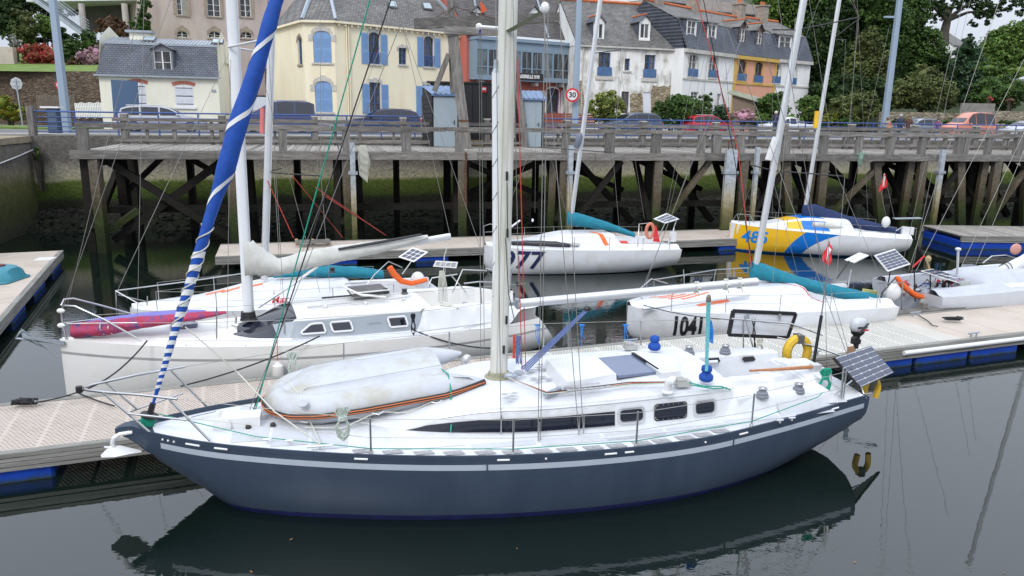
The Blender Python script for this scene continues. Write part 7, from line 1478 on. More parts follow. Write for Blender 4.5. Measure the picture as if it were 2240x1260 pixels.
for x in (302, 458):
    u, z = F.uv(x+10, 87); b = MB(); b.obox(F.P(u, zt+.55, -sb-1.2), F.d*.42, F.P(0, .18, -.5)-F.p0, (0, 0, .05)); o = b.build('roof_light', lm('darkframe', (.06, .06, .065), rough=.5), F.T); b = MB(); b.obox(F.P(u, zt+.61, -sb-1.2), F.d*.34, F.P(0, .14, -.4)-F.p0, (0, 0, .02)); b.build('pane', lm('skyglass', (.3, .36, .38), rough=.1), o)
u, z = F.uv(278, 78); F.slab(u-.5, u+.9, zt+.2, zt+1.05, -4.2, -3.3, 'chimney', cremew); F.slab(u-.75, u+1.1, zt+1.05, zt+1.2, -4.4, -3.1, 'chimney_cap', M['galv'])
u, z = F.uv(468, 199); F.slab(u-.15, u+.15, z-.1, z+.1, 0, .03, 'wall_plaque', M['galv'])
pn = [PY(x, y, 52.6) for x, y in ((242, 174), (299, 177), (305, 262), (249, 262))]; b = MB(); b.add(pn+[p+Vector((0, .12, 0)) for p in pn], [(3, 2, 1, 0), (4, 5, 6, 7), (0, 1, 5, 4), (1, 2, 6, 5), (2, 3, 7, 6), (3, 0, 4, 7)]); b.build('panel', lm('panel_slate', (.055, .10, .18), rough=.5, var=.04), label='tall plain slate blue board standing before the small cream house', cat='board')
# --- the yellow house with blue shutters
YB_, YC_, YA_, YD_ = 60.0, 60.0, 66, 68.5
T = house('pale yellow two storey house with blue shutters and white stone window surrounds', 780, 62, ang=Fac(736, YC_, 1020, YD_).ang()); facs = []
FA, FB, FC = Fac(612, YA_, 671, YB_, T), Fac(671, YB_, 737, YC_, T), Fac(737, YC_, 1020, YD_, T); ze = FB.uv(700, 45)[1]
ra = FA.rect(650, 80, 662, 141); FA.wall(QZ, ze, [ra], yellw); FA.window(ra, bluef, 1, 3, arch=.25, wm=yellw); FA.surround(ra, stoneb, w=.16, arch=.25)
ops = [FB.rect(684, 68, 726, 137), FB.rect(688, 178, 728, 245)]; FB.wall(QZ, ze, ops, yellw)
for r in ops: FB.arch(r, .38, yellw, .28); FB.shutter(r[0]+.02, r[1]-.02, r[2], r[3], shutb, arch=.38, out=-.04, leaves=2); FB.surround(r, stonew, w=.32, arch=.38)
ops = [FC.rect(806, 71, 832, 140), FC.rect(872, 105, 890, 141), FC.rect(927, 80, 949, 146), FC.rect(808, 181, 834, 248), FC.rect(925, 186, 948, 252)]; FC.wall(QZ, ze, ops, yellw)
for i, r in enumerate(ops):
    ar = .3 if i in (0, 2) else 0; FC.window(r, bluef, 2, 3 if i != 1 else 3, arch=ar, wm=yellw); FC.surround(r, stonew, w=.26 if i != 1 else .2, arch=ar, ears=(i == 1), sill=True)
    if i in (0, 2, 3, 4):
        w = (r[1]-r[0])*.62; FC.shutter(r[0]-w-.05, r[0]-.04, r[2]-.02, r[3]-.1, shutb, name='shutter'); FC.shutter(r[1]+.04, r[1]+w+.05, r[2]-.02, r[3]-.1, shutb)
    if i in (0, 2): b = MB(); [b.tube([FC.P(r[0]+(r[1]-r[0])*k/9, r[2]+.05, .06), FC.P(r[0]+(r[1]-r[0])*k/9, r[2]+.85, .06)], .015, 4) for k in range(10)]; b.tube([FC.P(r[0], r[2]+.85, .06), FC.P(r[1], r[2]+.85, .06)], .02, 4); b.build('balcony_grille', bluef, T)
for F_ in (FA, FB, FC): F_.slab(-.1, F_.W+.1, ze-.16, ze+.0, 0, .28, 'gutter', yellw); F_.slab(0, F_.W, QZ, QZ+1.15, 0, .06, 'plinth', lm('plinth', (.5, .48, .43), rough=.9, var=.2, vs=3))
n = 24
b = MB()
for k in range(24): b.obox(FC.P(.3+k*.55, ze-.26, .12), FC.d*.05, FC.n*.1, (0, 0, .08))
b.build('rafter_ends', yellw, T, kind='stuff')
for x in (757, 762): u, z = FC.uv(x, 100); b = MB(); b.tube([FC.P(u, QZ, .1), FC.P(u, ze-.1, .1)], .05, 6); b.build('downpipe', yellw, T)
pk1, pk2 = PY(706, -80, 66), PY(900, -60, 72)
A0, B0, C0, D0_ = FA.P(0, ze, .25), FB.P(0, ze, .28), FC.P(0, ze, .28), FC.P(FC.W, ze, .3)
poly_slab(T, [B0, C0, pk1], 'roof', SL2); poly_slab(T, [A0, B0, pk1], 'roof', SL2); poly_slab(T, [C0, D0_, pk2, pk1], 'roof', SL2); E0 = FC.P(FC.W, ze, -12); poly_slab(T, [D0_, E0, pk2], 'roof', SL3); G0 = FA.P(0, ze, -10); poly_slab(T, [A0, G0, pk1], 'roof', SL2); poly_slab(T, [G0, E0, pk2, pk1], 'roof', SL2)
for p in (B0, C0, D0_): q = pk2 if p is D0_ else pk1; b = MB(); b.tube([p+Vector((0, 0, .06)), q+Vector((0, 0, .06))], .16, 5); b.build('hip_flashing', M['galv'], T)
body(FC, ze, 11, yellw)
for x0, x1, y0, y1 in ((850, 872, 3, 20), (925, 948, 7, 24)):
    nn = (D0_-C0).cross(pk2-C0).normalized(); nn = -nn if nn.y > 0 else nn; q = [PPL(x, y, C0, nn)+nn*.1 for x, y in ((x0, y1-2), (x1, y1), (x1-7, y0), (x0-5, y0))]; b = MB(); b.poly(q); o = b.build('roof_light', M['darkframe'], T); b = MB(); c = sum(q, Vector())/4; b.poly([c.lerp(p, .72)+nn*.03 for p in q]); b.build('pane', M['skyglass'], o)
# --- the salmon restaurant
F = Fac(1020, 67, 1258, 73.5); F.T = T = house('salmon red house with a blue grey glazed bay and a name board', 1150, 70, ang=F.ang(), cat='restaurant', name='restaurant'); ze = F.uv(1140, 81)[1]
ops = [F.rect(1195, 193, 1221, 250), F.rect(1060, 195, 1100, 250)]; F.wall(QZ, ze, ops, redw)
for r in ops: F.window(r, bluef, 2, 3, arch=.3, wm=redw); F.surround(r, whf, w=.14, arch=.3, jamb=True, sill=False, key=False, ears=False)
r = F.rect(1227, 198, 1241, 250); F.shutter(*r, lm('shutter_white', (.66, .67, .72))); r = F.rect(1180, 198, 1190, 250); F.shutter(*r, M['shutter_white'])
b0 = F.rect(1043, 90, 1253, 180, 1.2); bu0, bu1 = b0[0], min(b0[1], F.W-.05); bz0, bz1 = F.uv(1150, 178, 1.2)[1], F.uv(1150, 87, 1.2)[1]
F.slab(bu0, bu1, bz0, bz0+.32, 0, 1.2, 'bay_base', bayb); F.slab(bu0-.1, bu1+.1, bz1-.25, bz1, 0, 1.35, 'bay_roof', bayb); F.slab(bu0, bu1, bz1-.95, bz1-.25, 0, 1.18, 'bay_fascia', bayb)
zb1, zb2 = bz0+.32, bz1-.95
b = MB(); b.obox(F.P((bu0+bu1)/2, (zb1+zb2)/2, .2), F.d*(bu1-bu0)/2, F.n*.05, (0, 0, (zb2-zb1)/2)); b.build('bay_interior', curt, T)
nb_ = 9
for k in range(nb_):
    a, c = bu0+(bu1-bu0)*k/nb_, bu0+(bu1-bu0)*(k+1)/nb_; b = MB(); zm = zb1+(zb2-zb1)*.34
    for u in (a+.04, c-.04): b.obox(F.P(u, (zb1+zb2)/2, 1.15), F.d*.04, F.n*.04, (0, 0, (zb2-zb1)/2))
    for z in (zb1+.03, zm, zb2-.03): b.obox(F.P((a+c)/2, z, 1.15), F.d*((c-a)/2-.08), F.n*.03, (0, 0, .035))
    b.obox(F.P((a+c)/2, (zm+zb2)/2, 1.15), F.d*.02, F.n*.03, (0, 0, (zb2-zm)/2)); o = b.build('window', bayb, T)
    b = MB(); b.quad(F.P(a, zb1, 1.12), F.P(c, zb1, 1.12), F.P(c, zb2, 1.12), F.P(a, zb2, 1.12)); b.build('pane', M['wglass'] if k % 3 else lm('dim_glass', (.12, .15, .16), rough=.15, var=.5, vs=1), o)
    F.arch((a+.08, c-.08, zm, zb2), .22, bayb, -1.1, out=1.16) if False else None
for u in (bu0, bu1): b = MB(); b.obox(F.P(u, (bz0+bz1)/2, .6), F.d*.04, F.n*.6, (0, 0, (bz1-bz0)/2-.01)); b.build('bay_side', bayb, T)
sg = F.rect(1120, 161, 1190, 175, 1.24); F.slab(sg[0], sg[1], sg[2]-.02, sg[3]+.02, 1.21, 1.26, 'name_board', M['black'])
letters('PASSERELLE XVII', .40, lm('sign_white', (.8, .8, .78), rough=.5, var=0), T, F.P((sg[0]+sg[1])/2, (sg[2]+sg[3])/2, 1.275), F.d, (0, 0, 1), bold=.012, sx=(sg[1]-sg[0]-.25)/3.85)
for k in range(4): u = bu0+.6+k*(bu1-bu0)/3.6; F.slab(u, u+.35, bz0-.35, bz0-.05, .1, .9, 'bay_bracket', stonew)
poly_slab(T, [F.P(-.1, ze-.05, .3), F.P(F.W+.1, ze-.05, .3), F.P(F.W+.1, ze+5.6, -5.2), F.P(-.1, ze+5.6, -5.2)], 'roof', SL3); F.slab(-.1, F.W+.1, ze-.2, ze-.02, 0, .35, 'gutter', whf); body(F, ze, 10, redw)
for u in (0, F.W): b = MB(); b.poly([F.P(u, ze-.1, 0), F.P(u, ze-.1, -10), F.P(u, ze+5.5, -5.2)]); b.build('gable', redw, T)
for x in (1186, 1060): r = F.rect(x-8, 32, x+16, 52); dormer(F, (r[0], r[1], r[2]+.1, r[3]), 4.5, SL3, whf, nx=3, ny=1, setb=1.6)
for k in range(3): b = MB(); b.tube([F.P(1.2+k*3.6, ze+.1, .2), F.P(3.2+k*3.4, ze+5.6, -5.0)], .09, 4); b.build('roof_flashing', M['galv'], T)
# --- scarred white house
F = Fac(1258, 69.6, 1487, 72.8); F.T = T = house('white house with flaking render and exposed stone, two small roof dormers', 1370, 71, ang=F.ang()); ze = F.uv(1370, 103)[1]
dr1, dr2, dr3 = F.rect(1310, 115, 1334, 166), F.rect(1411, 120, 1431, 170), F.rect(1367, 128, 1377, 154); d4, d5 = F.rect(1360, 200, 1374, 248), F.rect(1408, 202, 1423, 250)
F.wall(QZ, ze, [dr1, dr2, dr3, d4, d5], scarw)
for r in (dr1, dr2): F.window(r, bluef, 2, 3); F.slab(r[0]-.1, r[1]+.15, r[2]+.0, r[2]+.75, .04, .08, 'balcony_panel', lm('balc_blue', (.06, .13, .27), rough=.5, var=.2)); F.slab(r[0]-.25, r[1]+.3, r[2]-.35, r[2]-.02, -.05, .1, 'sill', stonew)
F.window(dr3, bluef, 1, 2); F.slab(dr3[0]-.15, dr3[1]+.15, dr3[2]-.18, dr3[2]-.02, -.05, .1, 'sill', stonew); F.slab(*d4, -.15, -.1, 'door', lm('old_door', (.07, .06, .07), rough=.7, var=.4)); F.slab(*d5, -.12, -.07, 'door', M['shutter_white'])
def patch(F, pts, m, out=.01, name='bare_stone'): b = MB(); b.poly([F.P(*F.uv(x, y), out) for x, y in pts]); b.build(name, m, F.T)
patch(F, [(1378, 254), (1378, 208), (1384, 203), (1392, 206), (1402, 202), (1406, 212), (1407, 254)], rub); patch(F, [(1424, 254), (1424, 200), (1428, 186), (1440, 190), (1452, 187), (1462, 190), (1470, 180), (1482, 184), (1484, 254)], rub); patch(F, [(1262, 214), (1262, 178), (1272, 176), (1274, 190), (1278, 212), (1276, 254), (1262, 254)], rub)
b = MB(); u, z = F.uv(1274, 150); b.tube([F.P(u, QZ, .08), F.P(u, ze, .08)], .05, 6); u, z = F.uv(1484, 150); b.tube([F.P(u, QZ, .08), F.P(u, ze, .08)], .06, 6); b.build('downpipe', stonew, T)
body(F, ze, 9, scarw); zr = F.uv(1420, 9)[1]+.25; gable_roof(F, ze, ze+4.3, 9, SL2, side=.05); F.slab(-.1, F.W+.1, ze-.14, ze, 0, .25, 'cornice', stonew)
for x in (1305, 1406): r = F.rect(x+2, 48, x+19, 84); dormer(F, (r[0], r[1], r[2]+.05, r[3]-.1), 3.6, SL1, whf, ridge_m=ridgem, setb=.55, nx=2, ny=1)
# --- mansard terrace: white, orange, white
def terrace(x0, Y0, x1, Y1, lab, wm, wins, py_e, dorms, hm=2.6, trimm=None, low=()):
    F = Fac(x0, Y0, x1, Y1); F.T = house(lab, (x0+x1)/2, (Y0+Y1)/2, ang=F.ang()); ze = F.uv((x0+x1)/2, py_e)[1]; rs = [F.rect(a-w/2, y0, a+w/2, y1) for a, w, y0, y1 in wins]; ls = [F.rect(*q) for q in low]
    F.wall(QZ, ze, rs+ls, wm)
    for r in rs: F.window(r, whf if wm is not orw else lm('dark_frame_brown', (.08, .05, .04), rough=.6), 2, 3, arch=.3, wm=wm); F.surround(r, trimm or stonew, w=.2, arch=.3, jamb=True); F.slab(r[0]-.12, r[1]+.12, r[2]+.0, r[2]+.7, .06, .1, 'balcony_rail', lm('balc_blue', (.06, .13, .27)))
    for r in ls: F.window(r, whf, 2, 2)
    F.slab(-.05, F.W+.05, ze-.35, ze-.02, 0, .3, 'cornice', trimm or stonew); zz = F.uv((x0+x1)/2, wins[0][3]+4)[1]; F.slab(0, F.W, zz-.22, zz-.05, 0, .08, 'string_course', trimm or stonew)
    if trimm:
        for u in (.2, F.W-.2): F.slab(u-.2, u+.2, QZ, ze-.35, 0, .06, 'quoin_strip', trimm)
    poly_slab(F.T, [F.P(0, ze, .3), F.P(F.W, ze, .3), F.P(F.W, ze+hm, -.9), F.P(0, ze+hm, -.9)], 'mansard_slope', SL1); poly_slab(F.T, [F.P(0, ze+hm, -.85), F.P(F.W, ze+hm, -.85), F.P(F.W, ze+hm+1.9, -4.8), F.P(0, ze+hm+1.9, -4.8)], 'roof', SL2)
    poly_slab(F.T, [F.P(0, ze+hm+1.85, -4.8), F.P(F.W, ze+hm+1.85, -4.8), F.P(F.W, ze, -9.2), F.P(0, ze, -9.2)], 'roof', SL2)
    b = MB(); b.tube([F.P(0, ze+hm+1.95, -4.8), F.P(F.W, ze+hm+1.95, -4.8)], .16, 6); b.build('ridge_tiles', ridgem, F.T); body(F, ze, 9, wm)
    for u in (0, F.W): b = MB(); b.poly([F.P(u, ze, 0), F.P(u, ze+hm, -.9), F.P(u, ze+hm+1.85, -4.8), F.P(u, ze, -9.1)]); b.build('gable', SL1, F.T)
    for a, w, y0, y1, fl in dorms: r = F.rect(a-w/2, y0, a+w/2, y1); dormer(F, r, 3.2, SL1, whf if wm is not orw else lm('dark_frame_brown', (.08, .05, .04)), ridge_m=None if fl else ridgem, flat=fl, setb=.25, roofm=SL2)
    return F, ze
F4, z4 = terrace(1488, 71.6, 1597, 78, 'white terrace house with two arched windows and a wide slate dormer', whw, [(1516, 15, 119, 168), (1560, 14, 124, 170)], 111, [(1518, 15, 45, 88, True), (1563, 13, 53, 93, True)], low=[(1512, 201, 1528, 215), (1569, 205, 1575, 240)])
F5, z5 = terrace(1597, 78, 1689, 83.5, 'orange terrace house with ochre trim and two dark arched windows', orw, [(1623, 13, 131, 177), (1659, 13, 136, 181)], 124, [(1628, 9, 62, 103, False), (1665, 9, 70, 108, False)], trimm=ochre)
F6, z6 = terrace(1689, 83.5, 1762, 87, 'last white terrace house with a large latticed dormer at the row end', whw, [(1698, 12, 140, 182), (1734, 10, 146, 185)], 131, [(1722, 21, 79, 116, True)])
for Fx, u, zt in ((F4, 2.0, 5.6), (F4, F4.W-.6, 5.4), (F5, F5.W-.5, 5.4), (F6, 3.0, 5.5)):
    zz = z4 if Fx is F4 else (z5 if Fx is F5 else z6); Fx.slab(u-.45, u+.45, zz+3, zz+zt+.4, -5.3, -4.2, 'chimney', rubm); Fx.slab(u-.55, u+.55, zz+zt+.4, zz+zt+.55, -5.4, -4.1, 'chimney_cap', rubm)
    for k in (-.22, .22): b = MB(); b.lathe(Fx.P(u+k, zz+zt+.55, -4.75), [(.14, 0), (.11, .35)], 8); b.build('chimney_pot', ridgem, Fx.T)
# --- lean-to
lt = thing('lean_to_shed', 'weathered lean to shed with a mossy corrugated roof before the orange house', 'shed', tuple(PY(1635, 235, 74.5)))
q = [PY(x, y, Y) for x, y, Y in ((1598, 196, 75.5), (1667, 214, 74), (1658, 222, 72.5), (1590, 203, 74))]; poly_slab(lt, q, 'roof', lm('mossroof', (.22, .23, .17), rough=.9, var=.25, vs=2), .06)
b = MB(); b.quad(PY(1602, 280, 74), PY(1655, 280, 73), PY(1652, 220, 73), PY(1602, 205, 74)); b.build('wall', lm('leanwood', (.2, .15, .11), rough=.9, var=.3, vs=4, stretch=(8, 8, 1)), lt)
# --- beige building
F = Fac(330, 82, 660, 92); F.T = T = house('tall beige weathered building with stone framed windows behind the small cream house', 460, 84, ang=F.ang(), name='building', cat='building'); z0 = QZ+3; z1 = F.uv(450, -90)[1]
ops = [F.rect(*q) for q in ((385, -15, 410, 33), (452, -15, 483, 36), (524, -15, 550, 37), (386, 68, 412, 83), (456, 69, 484, 84), (525, 70, 552, 84), (592, 0, 604, 36))]; F.wall(z0, z1, ops, beigew)
for i, r in enumerate(ops):
    low = 2 < i < 6; F.window(r, whf, 2, 2 if low else 4, arch=.5 if low else 0, wm=beigew); F.surround(r, stoneb, w=.42, arch=.5 if low else 0, jamb=not low, ears=False)
    if low: F.slab(r[0]+.2, r[1]-.2, r[2], r[3]-.55, -.12, -.05, 'blocked_brickwork', stonew)
body(F, z1, 12, beigew, z0); F.slab(-.1, F.W, z1, z1+.2, -12, .3, 'roof', SL3)
r = ops[0]; F.slab((r[0]+r[1])/2+.05, r[1]+.05, r[2], r[3], -.1, -.04, 'curtain', lm('net_curtain', (.3, .28, .25), rough=.9, var=.4, vs=6, stretch=(6, 6, 1)))
# --- platform building with columns and stair, far left
pl_ = thing('pavilion', 'white concrete platform on slender columns above the garden at the upper left', 'building', tuple(PY(190, 60, 84)))
conc = lm('concrete', (.42, .38, .35), rough=.9, var=.12, vs=2)
b = MB(); c0, c1 = PY(60, 2, 82), PY(325, -2, 84); b.obox((c0+c1)/2+Vector((0, 3, .45)), (c1-c0)/2, (0, 3.2, 0), (0, 0, .55)); b.build('deck_slab', lm('slabwhite', (.62, .63, .66), rough=.8, var=.06), pl_)
for x, dx in ((178, 10), (272, 10)): b = MB(); b.tube([PY(x+5, 66, 82.5), PY(x, 8, 82.5)], .3, 10); b.build('column', conc, pl_, smooth=True)
b = MB(); c0, c1 = PY(185, 70, 86.5), PY(330, 70, 86.5); b.quad(c0, c1, c1+Vector((0, 0, 5)), c0+Vector((0, 0, 5))); b.build('rear_wall', lm('void_shade', (.10, .09, .085), rough=.9, var=.3, vs=1), pl_)  # dark sheet standing in for the shaded void behind the columns
st_ = thing('outdoor_stair', 'grey steel stair running down from the platform through the garden', 'stair', tuple(PY(125, 40, 80)))
for dy in (0, 1.3):
    b = MB(); b.beam(PY(68, -6, 80)+Vector((0, dy, 0)), PY(182, 76, 80)+Vector((0, dy, 0)), .08, .38); b.build('stringer', M['galv'], st_)
    for k in range(5): b = MB(); o_ = Vector((0, dy, .35+.28*k)); b.tube([PY(68, -6, 80)+o_, PY(182, 76, 80)+o_], .025, 4); b.build('handrail', M['galv'], st_)
for k in range(22): b = MB(); c = PY(68, -6, 80).lerp(PY(182, 76, 80), (k+.5)/22)+Vector((0, .65, .1)); b.obox(c, (.16, 0, 0), (0, .62, 0), (0, 0, .02)); b.build('tread', M['galv'], st_)
# --- houses higher up, right of centre
def backhouse(lab, x0, x1, ye, yr, Y, wm, xw=(), g=.5):
    F = Fac(x0, Y, x1, Y+4); F.T = house(lab, (x0+x1)/2, Y+2, ang=F.ang()); ze, zr = F.uv((x0+x1)/2, ye)[1], F.uv((x0+x1)/2, yr)[1]; ops = [F.rect(*q) for q in xw]; F.wall(QZ+3, ze, ops, wm); [F.window(r, whf, 2, 2) for r in ops]; body(F, ze, 9, wm, QZ+3); gable_roof(F, ze, max(zr, ze+3), 9, SL2, side=.1, ridge=False); return F
backhouse('grey slate roofed house high behind the terrace, the nearer one', 1400, 1500, 2, -40, 92, lm('bh1', (.38, .34, .3), rough=.9, var=.1), [(1492-60, 8, 1444, 20)])
backhouse('grey house with a broad slate roof above the orange terrace house', 1500, 1640, 26, -12, 98, lm('bh2', (.35, .31, .28), rough=.9, var=.12), [(1508, -2, 1516, 16)])
backhouse('small pale cottage roof glimpsed between the trees under the sky gap', 2062, 2100, 98, 84, 150, whw)
# ---------------------------------------------------------------- walls, garden, fences
def wallrun(lab, x0, Y0, x1, Y1, ytop, m, z0=QZ, th=.5, name='stone_wall', cat='wall'):
    a, c = COL(x0, Y0), COL(x1, Y1); zt = PY((x0+x1)/2, ytop, (Y0+Y1)/2).z; d = (c-a)/2; b = MB(); b.obox((a+c)/2+Vector((0, 0, (z0+zt)/2)), d, Vector((-d.y, d.x, 0)).normalized()*th/2, (0, 0, (zt-z0)/2)); return b.build(name, m, label=lab, cat=cat), zt
retw = mat_z('retaining_wall', [(4, (.10, .075, .055)), (9.5, (.14, .105, .075))], amp=.4, brick=(2.6, 2.6, 6), vs=3)
_, zt = wallrun('dark rubble retaining wall below the flower garden at the left', -60, 63.5, 236, 60.5, 156, retw)
a, c = COL(-80, 63.5), COL(236, 60.5); gt = MB(); gm_l = lm('lawn', (.11, .17, .03), rough=.95, var=.25, vs=1.5, bump=.5, bs=20)
gt.quad((a.x-30, a.y+.2, zt-.05), (c.x, c.y+.2, zt-.05), (c.x, c.y+3.4, zt+.55), (a.x-30, a.y+3.4, zt+.55)); gt.quad((a.x-30, a.y+3.4, zt+.55), (c.x, c.y+3.4, zt+.55), (c.x+2, c.y+24, zt+3.4), (a.x-30, a.y+24, zt+3.4)); gt.build('garden_terrace', [gm_l], kind='structure')
wallrun('short pale rendered wall in the garden at the far left', -20, 66, 46, 66, 103, lm('palewall', (.42, .37, .31), rough=.9, var=.15, vs=1.5), z0=zt)
wallrun('low stone wall behind the parked cars at the right', 1925, 79, 2130, 80, 246, mat_z('lowwall', [(4, (.22, .19, .14)), (9, (.30, .26, .19))], brick=(2, 2, 4), vs=3))
wallrun('slate topped stone gate wall at the right', 2100, 76.5, 2168, 77, 226, mat('gatewall', (.2, .19, .17), .9, var=.25, vs=2)); wallrun('low stone wall right of the gate wall', 2172, 79, 2320, 80, 244, bpy.data.materials['lowwall'])
wallrun('brown garden gate pillar by the low wall at the right', 2178, 81, 2190, 81, 176, lm('pillar', (.24, .2, .14), rough=.9, var=.2)) if False else None
def fence(lab, x0, Y0, x1, Y1, ytop, ybot, n, m, horizontal=False, cat='fence', rows=4):
    a, c = PY(x0, ybot, Y0), PY(x1, ybot, Y1); at, ct = PY(x0, ytop, Y0), PY(x1, ytop, Y1); h = at.z-a.z; t = thing('fence', lab, cat, tuple(a)); d = c-a; d.z = 0
    if horizontal:
        for k in range(rows): b = MB(); z = Vector((0, 0, h*(k+.5)/rows)); b.beam(a+z, c+z, .03, h/rows*.78); b.build('slat', m, t)
        for k in range(n+1): b = MB(); p = a.lerp(c, k/n); b.beam(p+Vector((0, .05, -.4)), p+Vector((0, .05, h+.1)), .09, .09); b.build('post', m, t)
    else:
        for k in range(n): p = a+(c-a)*((k+.5)/n); b = MB(); b.obox(p+Vector((0, 0, h*(.5+.03*math.sin(k*5)))), d/n*.3, Vector((-d.y, d.x, 0)).normalized()*.015, (0, 0, h/2)); b.build('picket', m, t)
        for z in (.25, .75): b = MB(); o_ = Vector((0, .04, h*z)); b.beam(a+o_, c+o_, .03, .07); b.build('rail', m, t)
    return t
fence('white picket fence beside the small cream house', 166, 56.5, 229, 54.8, 225, 258, 17, whf)
fence('weathered grey paling fence before the dark rubble wall', 82, 59, 166, 58.5, 208, 240, 26, lm('paling', (.16, .13, .1), rough=.9, var=.3))
fence('red brown slatted terrace fence in front of the restaurant', 1190, 63.5, 1255, 65, 247, 270, 3, lm('redwood', (.22, .06, .04), rough=.7, var=.2, vs=3, stretch=(.5, 5, 5)), horizontal=True, rows=5)
fence('red brown slatted fence right of the lamp post', 1263, 65, 1301, 65.5, 250, 270, 2, M['redwood'], horizontal=True, rows=4)
fence('pale wooden slat screen with two round vents near the lamp post', 1264, 66.5, 1300, 67, 230, 248, 2, lm('palewood', (.42, .38, .33), rough=.8), horizontal=True, rows=4)
# ---------------------------------------------------------------- blue quay railing
qr = thing('quay_railing', 'long blue steel railing along the edge of the quay', 'railing', tuple(WL(0, .3, QZ)), WANG); blr = lm('rail_blue', (.03, .08, .26), rough=.45, var=.15, vs=3)
for z in (1.28, 1.0, .76, .52, .28):
    for i in range(12): b = MB(); b.tube([WL(i*6-.0, .35, QZ+z), WL(i*6+5.95, .35, QZ+z)], .042 if z > 1.2 else .025, 5); b.build('rail', blr, qr)
for i in range(37): b = MB(); b.beam(WL(i*1.98+.1, .35, QZ), WL(i*1.98+.1, .35, QZ+1.3), .07, .05); b.build('post', blr, qr)
b = MB(); c = WL(.1, .35, QZ); b.beam(c-Vector((0, 0, .5)), c+Vector((0, 0, 1.55)), .3, .3); b.build('railing_end_post', M['timberz'], label='weathered timber post at the left end of the blue quay railing', cat='post')
# ---------------------------------------------------------------- lamp posts, signs
postm = mat('post_blue_grey', (.27, .34, .42), .5, .2, var=.06, vs=2, stretch=(1, 1, .2))
def lamppost(lab, x0, y0, x1, y1, Y, w):
    a, c = PY(x0, y0, Y), PY(x1, y1, Y); a.z = QZ; c = Vector((a.x, a.y, c.z+6)); t = thing('lamp_post', lab, 'lamp post', tuple(a), .3, group='tall blue grey lamp posts on the quay')
    b = MB(); b.loft([[a+Vector((w*k*i, w*k*j, z)) for i, j in ((-1, -1), (-.35, -1.1), (.35, -1.1), (1, -1), (1, 1), (-1, 1))] for z, k in ((0, 1.15), (6, 1), (c.z-a.z, .8))]); b.build('pole', postm, t)
    b = MB(); b.beam(c, c+Vector((1.6, -.6, .2)), .1, .08); b.obox(c+Vector((2.0, -.7, .2)), (.45, -.15, 0), (.05, .14, 0), (0, 0, .06)); b.build('lamp_head', postm, t); b = MB(); b.obox(a+Vector((0, 0, .02)), (w*1.7, 0, 0), (0, w*1.7, 0), (0, 0, .02)); b.build('base_plate', postm, t); return t, a
lamppost('tall blue grey lamp post at the left by the stop sign', 149, 298, 118, 0, 46.5, .17); lp2, la = lamppost('tall blue grey lamp post carrying the round 30 speed sign', 1257, 290, 1267, 0, 57, .2); lp3, lc = lamppost('tall blue grey lamp post before the dark trees at the right', 1932, 290, 1965, 0, 62, .19)
b = MB(); c = PY(1947, 38, 62); b.beam(c+Vector((.3, 0, 0)), c+Vector((-.1, -.3, 0)), .06, .06); b.obox(c+Vector((-.25, -.35, -.02)), (.35, 0, 0), (0, .14, 0), (0, 0, .07)); b.build('flood_light', postm, lp3)
def disc(c, r, m, name, parent=None, n=24, th=.02, **k): b = MB(); b.lathe(c, [(r, 0), (r, th)], n, axis=(0, -1, 0)); return b.build(name, m, parent, **k)
c = PY(1252, 208, 56.4); sg_ = thing('speed_sign', 'round white and red 30 speed limit sign on the middle lamp post', 'road sign', tuple(c)); rr = 17/FPX*56.4
disc(c, rr*.85, M['red'], 'red_rim', sg_); disc(c-Vector((0, .022, 0)), rr*.62, M['whitep'], 'white_disc', sg_); letters('30', rr*.9, M['black'], sg_, c-Vector((0, .05, 0)), (1, 0, 0), (0, 0, 1), bold=.012)
b = MB(); b.beam(c+Vector((0, .04, 0)), c+Vector((.3, .5, 0)), .04, .3); b.build('bracket', M['galv'], sg_)
c = PY(36, 183, 54); ss = thing('stop_sign', 'grey back of an octagonal sign on a thin pole at the far left', 'road sign', (c.x, c.y, QZ)); b = MB(); b.lathe(c, [(.43, 0), (.43, .02)], 8, axis=(0, -1, 0)); b.build('sign_plate', lm('signback', (.4, .41, .42), rough=.5), ss); b = MB(); b.tube([c+Vector((.0, -.05, .3)), c+Vector((.1, -.05, -c.z+QZ))], .045, 8); b.build('pole', M['galv'], ss)
for dz in (-.15, .15): b = MB(); b.beam(c+Vector((-.25, -.04, dz)), c+Vector((.25, -.04, dz)), .02, .05); b.build('clamp', M['galv'], ss)
c = PY(131, 186, 52); ns = thing('road_sign', 'small round red ringed sign half hidden behind the left lamp post', 'road sign', (c.x, c.y, QZ)); disc(c, .3, M['red'], 'red_rim', ns); disc(c-Vector((0, .022, 0)), .2, M['whitep'], 'white_disc', ns); b = MB(); b.tube([c+Vector((0, .03, 0)), Vector((c.x, c.y+.03, QZ))], .03, 6); b.build('pole', M['galv'], ns)
c = PY(133, 296, 45); c.z = QZ; kk = thing('kiosk', 'dark blue cabinet with a flat white top at the foot of the left lamp post', 'cabinet', tuple(c)); b = MB(); b.obox(c+Vector((-.1, -.3, .72)), (.3, 0, 0), (0, .2, 0), (0, 0, .7)); b.build('cabinet', lm('cab', (.03, .05, .09), rough=.4), kk); b = MB(); b.obox(c+Vector((-.15, -.3, 1.47)), (.52, 0, 0), (0, .3, 0), (0, 0, .05)); b.build('top', M['whitep'], kk)
for k in range(3): b = MB(); b.obox(c+Vector((-.1, -.505, .35+.38*k)), (.24, 0, 0), (0, .006, 0), (0, 0, .13)); b.build('front_panel', lm('cabp', (.07, .1, .15), rough=.4), kk)
